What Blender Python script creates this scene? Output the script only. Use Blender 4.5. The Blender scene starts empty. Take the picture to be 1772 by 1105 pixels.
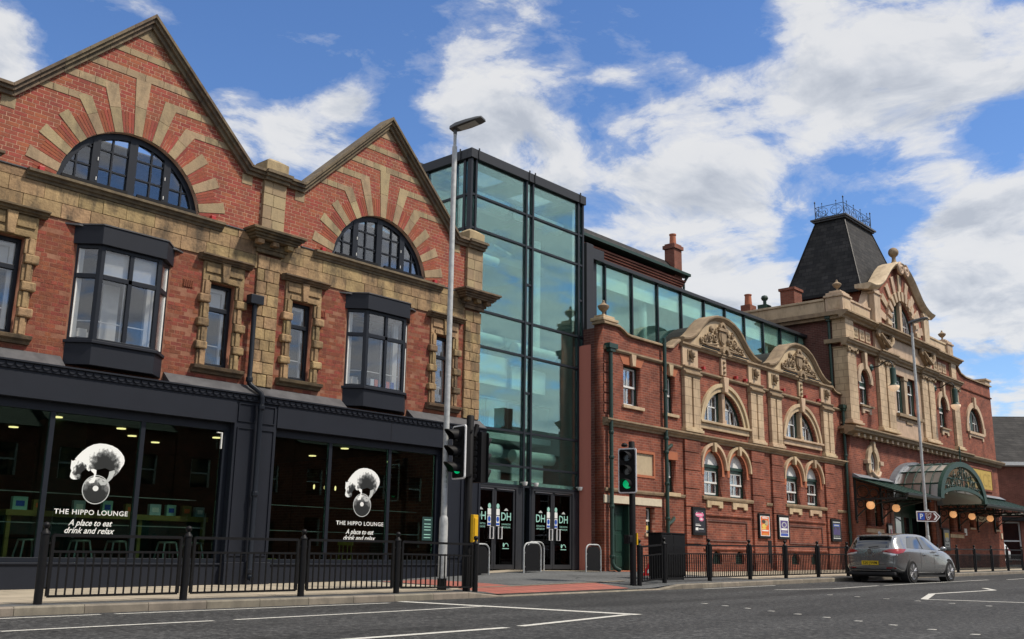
import bpy, bmesh, math, random
from mathutils import Vector, Matrix
random.seed(7)
R = math.radians
PI = math.pi
scene = bpy.context.scene
C = scene.collection

# ------------------------------------------------------------------ camera
cam_d = bpy.data.cameras.new('camera'); cam = bpy.data.objects.new('camera', cam_d); C.objects.link(cam)
RIGHT = (0.66410765, -0.74748855, 0.01489608)
UP = (-0.17929653, -0.13989033, 0.97379847)
BACK = (-0.72581939, -0.64937783, -0.22692434)
cam.matrix_world = Matrix(((RIGHT[0], UP[0], BACK[0], 0.0), (RIGHT[1], UP[1], BACK[1], -18.0),
                           (RIGHT[2], UP[2], BACK[2], 0.75), (0, 0, 0, 1)))
cam_d.sensor_width = 36; cam_d.lens = 35.28; cam_d.clip_start = 0.05; cam_d.clip_end = 3000
scene.camera = cam

# ------------------------------------------------------------------ sky, sun, exposure
SUN_EL, SUN_AZ = R(54), R(-60)           # azimuth of the sun measured from +X towards +Y
sun_dir = Vector((math.cos(SUN_EL)*math.cos(SUN_AZ), math.cos(SUN_EL)*math.sin(SUN_AZ), math.sin(SUN_EL)))
world = bpy.data.worlds.new('World'); scene.world = world; world.use_nodes = True
wn = world.node_tree; wn.nodes.clear()
def N(nt, typ, **kw):
    n = nt.nodes.new(typ)
    for k, v in kw.items():
        if k == 'ins':
            for kk, vv in v.items():
                if hasattr(vv, 'is_output') and vv.is_output: nt.links.new(vv, n.inputs[kk])
                else: n.inputs[kk].default_value = vv
        else: setattr(n, k, v)
    return n
def math_n(nt, op, a, b=None, clamp=False):
    n = N(nt, 'ShaderNodeMath', operation=op, use_clamp=clamp)
    for i, s in enumerate((a, b)):
        if s is None: continue
        if hasattr(s, 'is_output'): nt.links.new(s, n.inputs[i])
        else: n.inputs[i].default_value = s
    return n.outputs[0]
def ramp_n(nt, fac, stops):
    n = N(nt, 'ShaderNodeValToRGB', ins={'Fac': fac})
    cr = n.color_ramp
    while len(cr.elements) < len(stops): cr.elements.new(0.5)
    for e, (p, c) in zip(cr.elements, stops):
        e.position = p; e.color = (c[0], c[1], c[2], 1) if hasattr(c, '__len__') else (c, c, c, 1)
    return n.outputs['Color']
def build_sky():
    sky = N(wn, 'ShaderNodeTexSky', sky_type='NISHITA', sun_disc=False, sun_elevation=SUN_EL,
            sun_rotation=PI/2 - SUN_AZ, altitude=50, air_density=1.0, dust_density=0.15, ozone_density=4.0)
    tc = N(wn, 'ShaderNodeTexCoord')
    d = tc.outputs['Generated']
    sep = N(wn, 'ShaderNodeSeparateXYZ', ins={0: d})
    zz = math_n(wn, 'MAXIMUM', math_n(wn, 'ADD', sep.outputs[2], 0.16), 0.05)
    cx = math_n(wn, 'DIVIDE', sep.outputs[0], zz); cy = math_n(wn, 'DIVIDE', sep.outputs[1], zz)
    vec = N(wn, 'ShaderNodeCombineXYZ', ins={0: cx, 1: cy, 2: 0.0}).outputs[0]
    wr = N(wn, 'ShaderNodeTexNoise', ins={'Vector': vec, 'Scale': 1.6, 'Detail': 3.0})
    wv = N(wn, 'ShaderNodeVectorMath', operation='MULTIPLY_ADD', ins={0: wr.outputs['Color'], 1: (0.35, 0.35, 0.0), 2: vec}).outputs[0]
    nz = N(wn, 'ShaderNodeTexNoise', noise_dimensions='3D', ins={'Vector': wv, 'Scale': 4.2, 'Detail': 9.0, 'Roughness': 0.64, 'Lacunarity': 2.05})
    mp = N(wn, 'ShaderNodeMapping', ins={'Vector': wv, 'Rotation': (0, 0, R(32)), 'Scale': (1.0, 4.2, 1.0)})
    n3 = N(wn, 'ShaderNodeTexNoise', ins={'Vector': mp.outputs[0], 'Scale': 3.0, 'Detail': 8.0, 'Roughness': 0.66})
    n2 = N(wn, 'ShaderNodeTexNoise', ins={'Vector': vec, 'Scale': 0.9, 'Detail': 3.0, 'Roughness': 0.5})
    vo = N(wn, 'ShaderNodeTexVoronoi', voronoi_dimensions='2D', feature='F1', ins={'Vector': wv, 'Scale': 5.5, 'Detail': 1.0, 'Roughness': 0.5})
    up_v = N(wn, 'ShaderNodeVectorMath', operation='SCALE', ins={0: wv, 'Scale': 0.955}).outputs[0]
    nb = N(wn, 'ShaderNodeTexNoise', noise_dimensions='3D', ins={'Vector': up_v, 'Scale': 4.2, 'Detail': 5.0, 'Roughness': 0.55, 'Lacunarity': 2.05})
    dens = math_n(wn, 'ADD', math_n(wn, 'MULTIPLY', nz.outputs['Fac'], 1.0), math_n(wn, 'MULTIPLY', n2.outputs['Fac'], 0.25))
    dens = math_n(wn, 'ADD', dens, math_n(wn, 'MULTIPLY', n3.outputs['Fac'], 0.10))
    dens = math_n(wn, 'ADD', dens, math_n(wn, 'MULTIPLY', math_n(wn, 'SUBTRACT', 0.42, vo.outputs['Distance']), 0.22))
    dens = math_n(wn, 'ADD', dens, 0.03)
    # cloud banks and clear gaps of this afternoon's sky, as soft patches of more or less cover
    for (vx, vy, vz, rad, amt) in CLOUDS:
        dot = N(wn, 'ShaderNodeVectorMath', operation='DOT_PRODUCT', ins={0: d, 1: (vx, vy, vz)}).outputs['Value']
        mr = N(wn, 'ShaderNodeMapRange', interpolation_type='SMOOTHSTEP', ins={'Value': dot, 'From Min': math.cos(rad), 'From Max': 1.0, 'To Min': 0.0, 'To Max': amt})
        dens = math_n(wn, 'ADD', dens, mr.outputs[0])
    cover = ramp_n(wn, dens, [(0.45, 0.0), (0.54, 0.25), (0.61, 0.78), (0.69, 1.0)])
    shd = math_n(wn, 'ADD', math_n(wn, 'MULTIPLY', math_n(wn, 'SUBTRACT', nb.outputs['Fac'], nz.outputs['Fac']), 1.6), math_n(wn, 'MULTIPLY', dens, 0.55))
    thick = ramp_n(wn, shd, [(0.20, (1.0, 1.0, 1.0)), (0.38, (0.97, 0.975, 0.985)), (0.52, (0.80, 0.83, 0.88)), (0.70, (0.62, 0.66, 0.73))])
    skc = N(wn, 'ShaderNodeHueSaturation', ins={'Color': sky.outputs[0], 'Saturation': 1.14, 'Hue': 0.507})
    bg1 = N(wn, 'ShaderNodeBackground', ins={'Color': skc.outputs[0], 'Strength': SKY_STR})
    bg2 = N(wn, 'ShaderNodeBackground', ins={'Color': thick, 'Strength': CLOUD_STR})
    cf = math_n(wn, 'MULTIPLY', N(wn, 'ShaderNodeSeparateColor', ins={0: cover}).outputs[0], 0.93)
    mix = N(wn, 'ShaderNodeMixShader', ins={0: cf, 1: bg1.outputs[0], 2: bg2.outputs[0]})
    N(wn, 'ShaderNodeOutputWorld', ins={0: mix.outputs[0]})
SKY_STR, CLOUD_STR = 0.122, 0.62
CLOUDS = []
def px_dir(x, y):
    a, b, f = x - 886, y - 552.5, 1736.66
    v = Vector((RIGHT[0]*a - UP[0]*b - BACK[0]*f, RIGHT[1]*a - UP[1]*b - BACK[1]*f, RIGHT[2]*a - UP[2]*b - BACK[2]*f))
    return v.normalized()
for (x, y, deg, amt) in ((880, 250, 48, -.10), (400, 30, 16, -.24), (10, 125, 4, .26), (430, 225, 4, .30), (570, 250, 4.5, .30), (800, 235, 4, .14), (930, 255, 4, .15), (850, 40, 4, .16), (495, 280, 2.5, -.10), (690, 250, 3, -.10),
                         (1130, 70, 9, -.20), (1180, 200, 6, .13), (1330, 230, 7, .14), (1530, 170, 6, .12), (1480, 40, 7, .06), (1490, 385, 5.5, -.26), (1690, 470, 5, .22), (1760, 420, 5, .14), (1720, 250, 4, -.05), (1640, 640, 4, -.08), (1210, 430, 7, .12), (1060, 330, 5, .08)):
    v = px_dir(x, y); CLOUDS.append((v.x, v.y, v.z, R(deg), amt))
build_sky()
sun_l = bpy.data.lights.new('sun', 'SUN'); sun_l.energy = 3.3; sun_l.angle = R(5); sun_l.color = (1.0, 0.91, 0.79)
sun = bpy.data.objects.new('sun', sun_l); C.objects.link(sun)
sun.rotation_euler = (-sun_dir).to_track_quat('-Z', 'Y').to_euler()
scene.view_settings.view_transform = 'Standard'; scene.view_settings.look = 'None'
scene.view_settings.exposure = 0.4; scene.view_settings.gamma = 1.0
scene.cycles.max_bounces = 8; scene.cycles.transparent_max_bounces = 16
scene.cycles.caustics_reflective = False; scene.cycles.caustics_refractive = False
scene.cycles.sample_clamp_indirect = 4.0

# ------------------------------------------------------------------ materials
MATS = {}
def _pos(nt, scale=1.0):
    g = N(nt, 'ShaderNodeNewGeometry')
    return g
def mk(name, col, rough=0.7, metal=0.0, spec=0.4, col2=None, noise=6.0, amt=0.5, rnd=0.0, bump=0.0, bscale=40.0, stain=None, stain_amt=0.0, coat=0.0, detail=4.0):
    m = bpy.data.materials.new(name); m.use_nodes = True; nt = m.node_tree; b = nt.nodes['Principled BSDF']
    b.inputs['Roughness'].default_value = rough; b.inputs['Metallic'].default_value = metal
    b.inputs['Specular IOR Level'].default_value = spec; b.inputs['Coat Weight'].default_value = coat
    g = N(nt, 'ShaderNodeNewGeometry')
    pos = g.outputs['Position']
    c2 = col2 or tuple(c*0.75 for c in col)
    nz = N(nt, 'ShaderNodeTexNoise', ins={'Vector': pos, 'Scale': noise, 'Detail': detail, 'Roughness': 0.6})
    f = N(nt, 'ShaderNodeMapRange', ins={'Value': nz.outputs['Fac'], 'From Min': 0.35, 'From Max': 0.65, 'To Min': 0.0, 'To Max': amt})
    mx = N(nt, 'ShaderNodeMix', data_type='RGBA', ins={0: f.outputs[0], 6: (*col, 1), 7: (*c2, 1)})
    cur = mx.outputs[2]
    if rnd:
        oi = N(nt, 'ShaderNodeObjectInfo'); at = N(nt, 'ShaderNodeAttribute', attribute_name='shade')
        r = math_n(nt, 'FRACT', math_n(nt, 'ADD', oi.outputs['Random'], at.outputs['Fac']))
        v = math_n(nt, 'ADD', math_n(nt, 'MULTIPLY', r, rnd), 1.0 - rnd*0.55)
        h = N(nt, 'ShaderNodeHueSaturation', ins={'Value': v, 'Color': cur, 'Saturation': 1.0})
        hr = math_n(nt, 'ADD', math_n(nt, 'MULTIPLY', math_n(nt, 'FRACT', math_n(nt, 'MULTIPLY', r, 7.31)), 0.024), 0.488)
        nt.links.new(hr, h.inputs['Hue'])
        cur = h.outputs[0]
    if stain:
        smp = N(nt, 'ShaderNodeMapping', ins={'Vector': pos, 'Scale': (1.5, 1.5, 0.6)})
        sn = N(nt, 'ShaderNodeTexNoise', ins={'Vector': smp.outputs[0], 'Scale': 1.9, 'Detail': 8.0, 'Roughness': 0.70})
        sf = N(nt, 'ShaderNodeMapRange', ins={'Value': sn.outputs['Fac'], 'From Min': 0.47, 'From Max': 0.66, 'To Min': 0.0, 'To Max': stain_amt})
        ms = N(nt, 'ShaderNodeMix', data_type='RGBA', ins={0: sf.outputs[0], 6: cur, 7: (*stain, 1)})
        cur = ms.outputs[2]
    nt.links.new(cur, b.inputs['Base Color'])
    if bump:
        bn = N(nt, 'ShaderNodeTexNoise', ins={'Vector': pos, 'Scale': bscale, 'Detail': 5.0})
        bp = N(nt, 'ShaderNodeBump', ins={'Height': bn.outputs['Fac'], 'Strength': bump, 'Distance': 0.02})
        nt.links.new(bp.outputs[0], b.inputs['Normal'])
    MATS[name] = m
    return m
def wall_uv(nt):
    """planar coordinates on a wall: along the wall, height"""
    g = N(nt, 'ShaderNodeNewGeometry')
    p = N(nt, 'ShaderNodeSeparateXYZ', ins={0: g.outputs['Position']}); n = N(nt, 'ShaderNodeSeparateXYZ', ins={0: g.outputs['Normal']})
    side = math_n(nt, 'GREATER_THAN', math_n(nt, 'ABSOLUTE', n.outputs[0]), 0.6)
    u = math_n(nt, 'ADD', math_n(nt, 'MULTIPLY', p.outputs[0], math_n(nt, 'SUBTRACT', 1.0, side)), math_n(nt, 'MULTIPLY', p.outputs[1], side))
    return N(nt, 'ShaderNodeCombineXYZ', ins={0: u, 1: p.outputs[2], 2: 0.0}).outputs[0], g
def mk_courses(name, col, col2, joint, w, h, mort=0.012, rough=0.85, bump=0.35, bias=0.0, stain=None, stain_amt=0.0, spec=0.3, jitter=0.35, offset=0.5, big=None):
    m = bpy.data.materials.new(name); m.use_nodes = True; nt = m.node_tree; b = nt.nodes['Principled BSDF']
    b.inputs['Roughness'].default_value = rough; b.inputs['Specular IOR Level'].default_value = spec
    uv, g = wall_uv(nt)
    br = N(nt, 'ShaderNodeTexBrick', offset=offset, ins={'Vector': uv, 'Color1': (*col, 1), 'Color2': (*col2, 1), 'Mortar': (*joint, 1), 'Scale': 1.0, 'Mortar Size': mort, 'Mortar Smooth': 0.25, 'Bias': bias, 'Brick Width': w, 'Row Height': h})
    nz = N(nt, 'ShaderNodeTexNoise', ins={'Vector': g.outputs['Position'], 'Scale': 1.3, 'Detail': 6.0, 'Roughness': 0.65})
    v = N(nt, 'ShaderNodeMapRange', ins={'Value': nz.outputs['Fac'], 'From Min': 0.3, 'From Max': 0.7, 'To Min': 1.0 - jitter, 'To Max': 1.0 + jitter*0.6})
    hs = N(nt, 'ShaderNodeHueSaturation', ins={'Color': br.outputs['Color'], 'Value': v.outputs[0]})
    cur = hs.outputs[0]
    if stain:
        smp = N(nt, 'ShaderNodeMapping', ins={'Vector': g.outputs['Position'], 'Scale': (1.6, 1.6, 0.55)})
        sn = N(nt, 'ShaderNodeTexNoise', ins={'Vector': smp.outputs[0], 'Scale': 0.8, 'Detail': 9.0, 'Roughness': 0.72})
        sf = N(nt, 'ShaderNodeMapRange', ins={'Value': sn.outputs['Fac'], 'From Min': 0.50, 'From Max': 0.72, 'To Min': 0.0, 'To Max': stain_amt})
        cur = N(nt, 'ShaderNodeMix', data_type='RGBA', ins={0: sf.outputs[0], 6: cur, 7: (*stain, 1)}).outputs[2]
    nt.links.new(cur, b.inputs['Base Color'])
    hgt = math_n(nt, 'ADD', math_n(nt, 'MULTIPLY', br.outputs['Fac'], -1.0), math_n(nt, 'MULTIPLY', nz.outputs['Fac'], 0.4))
    bp = N(nt, 'ShaderNodeBump', ins={'Height': hgt, 'Strength': bump, 'Distance': 0.012})
    nt.links.new(bp.outputs[0], b.inputs['Normal'])
    MATS[name] = m
def mk_glass(name, tint, refl_tint=(1, 1, 1), base=0.06, rough=0.0, density=1.0, wob=0.0):
    """thin pane: tinted see-through plus a fresnel reflection"""
    m = bpy.data.materials.new(name); m.use_nodes = True; nt = m.node_tree; nt.nodes.clear()
    tr = N(nt, 'ShaderNodeBsdfTransparent', ins={'Color': (*tint, 1)})
    gl = N(nt, 'ShaderNodeBsdfGlossy', ins={'Color': (*refl_tint, 1), 'Roughness': rough})
    lw = N(nt, 'ShaderNodeLayerWeight', ins={'Blend': 0.28})
    if wob:
        g = N(nt, 'ShaderNodeNewGeometry')
        nz = N(nt, 'ShaderNodeTexNoise', ins={'Vector': g.outputs['Position'], 'Scale': 1.6, 'Detail': 2.0})
        bp = N(nt, 'ShaderNodeBump', ins={'Height': nz.outputs['Fac'], 'Strength': wob, 'Distance': 0.03})
        nt.links.new(bp.outputs[0], gl.inputs['Normal'])
    f = math_n(nt, 'ADD', math_n(nt, 'MULTIPLY', lw.outputs['Fresnel'], density), base, clamp=True)
    mx = N(nt, 'ShaderNodeMixShader', ins={0: f, 1: tr.outputs[0], 2: gl.outputs[0]})
    N(nt, 'ShaderNodeOutputMaterial', ins={0: mx.outputs[0]})
    MATS[name] = m
def mk_emit(name, col, strength):
    m = bpy.data.materials.new(name); m.use_nodes = True; nt = m.node_tree; b = nt.nodes['Principled BSDF']
    b.inputs['Base Color'].default_value = (*col, 1); b.inputs['Emission Color'].default_value = (*col, 1); b.inputs['Emission Strength'].default_value = strength
    b.inputs['Roughness'].default_value = 0.3
    MATS[name] = m

# gabled building
mk('brick_new', (0.325, 0.081, 0.045), 0.85, col2=(0.25, 0.065, 0.040), noise=14, amt=0.7, rnd=0.34, bump=0.25, bscale=60, stain=(0.15, 0.055, 0.040), stain_amt=0.55)
mk('brick_old', (0.265, 0.073, 0.039), 0.9, col2=(0.16, 0.045, 0.030), noise=11, amt=0.8, rnd=0.42, bump=0.5, bscale=50, stain=(0.14, 0.05, 0.035), stain_amt=0.6)
mk('mortar_pale', (0.58, 0.37, 0.25), 0.95, col2=(0.40, 0.23, 0.16), noise=5, amt=0.8, bump=0.2)
mk('mortar_old', (0.19, 0.07, 0.042), 0.95, col2=(0.36, 0.19, 0.12), noise=2.6, amt=0.7, bump=0.3)
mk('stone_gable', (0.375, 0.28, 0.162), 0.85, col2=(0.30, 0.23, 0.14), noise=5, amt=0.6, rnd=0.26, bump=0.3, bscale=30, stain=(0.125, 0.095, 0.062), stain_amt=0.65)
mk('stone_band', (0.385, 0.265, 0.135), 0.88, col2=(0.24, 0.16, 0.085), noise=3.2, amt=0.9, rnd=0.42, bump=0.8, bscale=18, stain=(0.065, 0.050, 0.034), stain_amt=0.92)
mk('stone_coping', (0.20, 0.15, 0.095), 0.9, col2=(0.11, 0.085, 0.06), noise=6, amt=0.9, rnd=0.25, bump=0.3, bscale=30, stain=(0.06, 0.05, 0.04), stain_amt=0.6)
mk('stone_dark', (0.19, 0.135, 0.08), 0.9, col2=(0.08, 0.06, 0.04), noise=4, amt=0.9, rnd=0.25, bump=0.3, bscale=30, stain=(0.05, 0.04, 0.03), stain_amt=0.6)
mk('charcoal_paint', (0.0115, 0.0145, 0.0225), 0.55, col2=(0.0095, 0.012, 0.019), noise=2, amt=0.7, spec=0.28, bump=0.03)
mk('charcoal_frame', (0.010, 0.0135, 0.021), 0.45, spec=0.3)
mk('lead', (0.085, 0.085, 0.09), 0.6, col2=(0.05, 0.05, 0.055), noise=4, amt=1.0, spec=0.5, bump=0.4, bscale=6)
mk('black_paint', (0.006, 0.006, 0.007), 0.5, spec=0.22, col2=(0.011, 0.011, 0.011), noise=20, amt=0.5)
mk('white_paint', (0.74, 0.74, 0.71), 0.5, col2=(0.62, 0.62, 0.6), noise=8, amt=0.5)
mk('off_white', (0.70, 0.69, 0.64), 0.8)
mk('interior_dark', (0.018, 0.019, 0.019), 0.9)
mk('interior_green', (0.014, 0.034, 0.026), 0.8)
mk('interior_grey', (0.075, 0.08, 0.082), 0.9)
mk('interior_pale', (0.72, 0.76, 0.74), 0.85)
mk('interior_mid', (0.30, 0.33, 0.33), 0.85)
mk('blind', (0.82, 0.83, 0.82), 0.9, noise=0.8, col2=(0.5, 0.52, 0.53), amt=0.7)
mk('curtain', (0.80, 0.80, 0.77), 0.9, noise=3, amt=0.6)
mk('olive_wood', (0.20, 0.165, 0.045), 0.5)
mk('teal_panel', (0.02, 0.055, 0.052), 0.5)
mk('stool_metal', (0.30, 0.38, 0.36), 0.35, metal=0.7)
mk('yellow_plastic', (0.42, 0.40, 0.05), 0.45)
mk('bag_paper', (0.30, 0.42, 0.46), 0.7, rnd=0.9)
mk('red_plastic', (0.42, 0.03, 0.03), 0.4)
# tower and gallery
mk('cladding_dark', (0.026, 0.028, 0.033), 0.45, spec=0.35)
mk('mullion', (0.014, 0.018, 0.024), 0.4, spec=0.35)
mk('red_cladding', (0.44, 0.15, 0.10), 0.62, col2=(0.39, 0.13, 0.09), noise=120, amt=0.8, bump=0.06, bscale=200)
mk('duct_white', (0.74, 0.77, 0.76), 0.5)
# theatre
mk_courses('theatre_brick', (0.285, 0.080, 0.044), (0.165, 0.047, 0.030), (0.27, 0.135, 0.098), 0.24, 0.08, mort=0.010, stain=(0.135, 0.048, 0.034), stain_amt=0.65, jitter=0.5)
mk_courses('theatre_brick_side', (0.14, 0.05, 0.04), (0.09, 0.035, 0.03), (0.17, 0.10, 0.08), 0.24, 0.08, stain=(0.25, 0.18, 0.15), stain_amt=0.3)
mk_courses('rear_brick', (0.25, 0.085, 0.055), (0.19, 0.06, 0.04), (0.20, 0.11, 0.08), 0.24, 0.08, stain=(0.12, 0.05, 0.04), stain_amt=0.4)
mk_courses('block_joints', (0.57, 0.43, 0.28), (0.50, 0.375, 0.24), (0.28, 0.20, 0.13), 0.42, 0.30, mort=0.012, rough=0.6, bump=0.25, stain=(0.24, 0.165, 0.10), stain_amt=0.7, jitter=0.3)
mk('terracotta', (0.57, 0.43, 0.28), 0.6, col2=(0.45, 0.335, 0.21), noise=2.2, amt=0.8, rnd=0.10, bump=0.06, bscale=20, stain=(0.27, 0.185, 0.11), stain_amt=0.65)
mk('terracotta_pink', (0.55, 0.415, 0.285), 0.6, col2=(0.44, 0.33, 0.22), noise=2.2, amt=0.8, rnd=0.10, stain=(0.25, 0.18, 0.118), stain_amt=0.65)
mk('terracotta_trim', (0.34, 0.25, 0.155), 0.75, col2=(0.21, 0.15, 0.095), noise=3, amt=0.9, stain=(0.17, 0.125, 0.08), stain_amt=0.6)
mk('rubbed_brick', (0.40, 0.135, 0.065), 0.8, col2=(0.34, 0.11, 0.055), noise=9, amt=0.7)
mk('cream_paint', (0.60, 0.53, 0.40), 0.7)
mk('render_panel', (0.47, 0.38, 0.25), 0.8)
mk('green_paint', (0.012, 0.042, 0.030), 0.4, col2=(0.009, 0.030, 0.022), noise=7, amt=0.7, spec=0.5)
mk('green_iron', (0.006, 0.042, 0.029), 0.45, col2=(0.004, 0.028, 0.020), noise=7, amt=0.7, spec=0.5)
mk('dark_iron', (0.012, 0.016, 0.016), 0.5)
mk('brown_iron', (0.12, 0.045, 0.035), 0.6)
mk_courses('slate', (0.036, 0.034, 0.033), (0.012, 0.012, 0.013), (0.004, 0.004, 0.004), 0.36, 0.20, mort=0.012, rough=0.75, bump=0.6, stain=(0.045, 0.043, 0.04), stain_amt=0.45, jitter=0.5)
mk('zinc', (0.22, 0.24, 0.27), 0.5, metal=0.3, noise=3, amt=0.8)
mk('terracotta_pot', (0.42, 0.14, 0.07), 0.7)
# street
mk('galvanised', (0.50, 0.515, 0.51), 0.6, metal=0.15, col2=(0.33, 0.345, 0.35), noise=9, amt=0.9, detail=8)
mk('grey_paint', (0.20, 0.21, 0.215), 0.5, noise=9, amt=0.5)
mk('lamp_grey', (0.10, 0.105, 0.11), 0.45)
mk('concrete_kerb', (0.245, 0.215, 0.17), 0.9, col2=(0.17, 0.15, 0.12), noise=4, amt=0.9, rnd=0.18, bump=0.2, bscale=60, stain=(0.10, 0.09, 0.075), stain_amt=0.5)
mk('marking_white', (0.62, 0.61, 0.56), 0.8, col2=(0.34, 0.335, 0.31), noise=26, amt=0.75, detail=8)
mk('yellow_box', (0.72, 0.42, 0.015), 0.4)
mk('steel', (0.55, 0.55, 0.54), 0.28, metal=1.0)
mk('signal_black', (0.007, 0.007, 0.008), 0.6, spec=0.2)
mk('sign_white', (0.78, 0.78, 0.78), 0.4)
mk('sign_red', (0.55, 0.02, 0.025), 0.4)
mk('sign_brown', (0.11, 0.022, 0.018), 0.4)
mk('sign_blue', (0.02, 0.09, 0.45), 0.4)
mk('mint', (0.33, 0.62, 0.53), 0.5)
mk('rubber', (0.012, 0.012, 0.012), 0.8)
mk('car_grey', (0.32, 0.325, 0.33), 0.22, metal=0.7, coat=1.0, col2=(0.15, 0.155, 0.16), noise=300, amt=0.5)
mk('car_black', (0.012, 0.012, 0.013), 0.3, coat=0.6)
mk('car_white', (0.6, 0.61, 0.62), 0.3, coat=1.0)
mk('plastic_dark', (0.02, 0.02, 0.021), 0.6)
mk('alloy', (0.42, 0.42, 0.43), 0.3, metal=1.0)
mk('tail_red', (0.30, 0.008, 0.012), 0.12, coat=1.0)
mk('lamp_clear', (0.75, 0.76, 0.78), 0.12, metal=0.4, coat=1.0)
mk('plate_yellow', (0.80, 0.56, 0.03), 0.4)
mk('print_white', (0.80, 0.82, 0.80), 0.6)
mk('print_grey', (0.22, 0.24, 0.235), 0.6)
mk('print_mid', (0.48, 0.51, 0.50), 0.6)
mk('print_black', (0.006, 0.008, 0.008), 0.6)
mk('print_pink', (0.75, 0.20, 0.36), 0.5)
mk('print_orange', (0.70, 0.14, 0.03), 0.5)
mk('print_blue', (0.05, 0.10, 0.42), 0.5)
mk('print_purple', (0.10, 0.07, 0.24), 0.5)
mk('print_yellow', (0.75, 0.55, 0.12), 0.5)
mk('poster_dark', (0.02, 0.02, 0.03), 0.3)
mk('plaque_gold', (0.52, 0.36, 0.09), 0.7)
mk('plaque_letter', (0.40, 0.27, 0.065), 0.7)
mk('leaf', (0.035, 0.075, 0.02), 0.6, rnd=0.6, noise=3)
mk('bark', (0.08, 0.06, 0.045), 0.9)
mk('skin_white', (0.7, 0.7, 0.7), 0.3)
mk_glass('glass_dark', (0.95, 0.96, 0.965), base=0.06, density=0.6)
mk_glass('glass_shop', (0.68, 0.78, 0.73), (0.72, 1.0, 0.87), base=0.03, density=0.55, wob=0.004)
mk_glass('glass_tower', (0.83, 0.965, 0.925), (0.84, 0.97, 0.96), base=0.045, density=0.48, wob=0.004)
mk_glass('glass_gallery', (0.85, 0.98, 0.94), (0.84, 1.0, 0.95), base=0.04, density=0.40, wob=0.0)
mk_glass('glass_clear', (0.85, 0.9, 0.9), base=0.04, density=0.6)
mk_glass('glass_canopy', (0.50, 0.51, 0.48), base=0.30, rough=0.35)
mk_glass('glass_door', (0.10, 0.12, 0.12), base=0.02, density=0.40)
mk('car_glass', (0.006, 0.008, 0.010), 0.03, spec=0.9, coat=1.0)
mk_emit('globe_lit', (1.0, 0.50, 0.21), 0.38)
mk_emit('bulb_warm', (1.0, 0.74, 0.34), 1.8)
mk_emit('bulb_dome', (1.0, 0.72, 0.48), 0.30)
mk_emit('signal_green', (0.0, 0.62, 0.22), 0.35)
def _asphalt():
    m = bpy.data.materials.new('asphalt'); m.use_nodes = True; nt = m.node_tree; b = nt.nodes['Principled BSDF']
    g = N(nt, 'ShaderNodeNewGeometry'); p = g.outputs['Position']
    n1 = N(nt, 'ShaderNodeTexNoise', ins={'Vector': p, 'Scale': 15.0, 'Detail': 6.0, 'Roughness': 0.85})
    n2 = N(nt, 'ShaderNodeTexNoise', ins={'Vector': p, 'Scale': 0.45, 'Detail': 5.0, 'Roughness': 0.6})
    mp = N(nt, 'ShaderNodeMapping', ins={'Vector': p, 'Scale': (0.06, 0.9, 1.0)})
    n3 = N(nt, 'ShaderNodeTexNoise', ins={'Vector': mp.outputs[0], 'Scale': 1.2, 'Detail': 3.0})
    c1 = ramp_n(nt, n1.outputs['Fac'], [(0.36, (0.009, 0.0094, 0.010)), (0.51, (0.036, 0.037, 0.038)), (0.62, (0.118, 0.118, 0.116))])
    v = math_n(nt, 'ADD', math_n(nt, 'MULTIPLY', n2.outputs['Fac'], 0.5), math_n(nt, 'MULTIPLY', n3.outputs['Fac'], 0.55))
    v = math_n(nt, 'ADD', v, 0.42)
    mp2 = N(nt, 'ShaderNodeMapping', ins={'Vector': p, 'Scale': (0.16, 0.42, 1.0)})
    vo = N(nt, 'ShaderNodeTexVoronoi', distance='CHEBYCHEV', ins={'Vector': mp2.outputs[0], 'Scale': 1.0, 'Randomness': 0.9})
    vs = N(nt, 'ShaderNodeSeparateColor', ins={0: vo.outputs['Color']}).outputs[0]
    v = math_n(nt, 'MULTIPLY', v, math_n(nt, 'ADD', math_n(nt, 'MULTIPLY', math_n(nt, 'GREATER_THAN', vs, 0.66), -0.26), 1.06))
    ys = N(nt, 'ShaderNodeSeparateXYZ', ins={0: p}).outputs[1]
    tr = math_n(nt, 'MULTIPLY', math_n(nt, 'SINE', math_n(nt, 'MULTIPLY', ys, 3.6)), 0.10)
    v = math_n(nt, 'ADD', v, tr)
    wpn = N(nt, 'ShaderNodeTexNoise', ins={'Vector': p, 'Scale': 0.8, 'Detail': 4.0})
    wp = N(nt, 'ShaderNodeVectorMath', operation='MULTIPLY_ADD', ins={0: wpn.outputs['Color'], 1: (1.4, 1.4, 0.0), 2: p}).outputs[0]
    vc = N(nt, 'ShaderNodeTexVoronoi', feature='DISTANCE_TO_EDGE', ins={'Vector': wp, 'Scale': 0.22})
    crk = N(nt, 'ShaderNodeMapRange', ins={'Value': vc.outputs['Distance'], 'From Min': 0.0, 'From Max': 0.005, 'To Min': 0.45, 'To Max': 1.0}).outputs[0]
    v = math_n(nt, 'MULTIPLY', v, crk)
    hs = N(nt, 'ShaderNodeHueSaturation', ins={'Color': c1, 'Value': v})
    nt.links.new(hs.outputs[0], b.inputs['Base Color']); b.inputs['Roughness'].default_value = 0.85; b.inputs['Specular IOR Level'].default_value = 0.3
    bp = N(nt, 'ShaderNodeBump', ins={'Height': n1.outputs['Fac'], 'Strength': 0.5, 'Distance': 0.01}); nt.links.new(bp.outputs[0], b.inputs['Normal'])
    MATS['asphalt'] = m
    m2 = m.copy(); m2.name = 'asphalt_path'; MATS['asphalt_path'] = m2
    for n in m2.node_tree.nodes:
        if n.type == 'VALTORGB':
            for e, c in zip(n.color_ramp.elements, (0.075, 0.105, 0.16)): e.color = (c*0.96, c, c*1.02, 1)
_asphalt()
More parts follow.
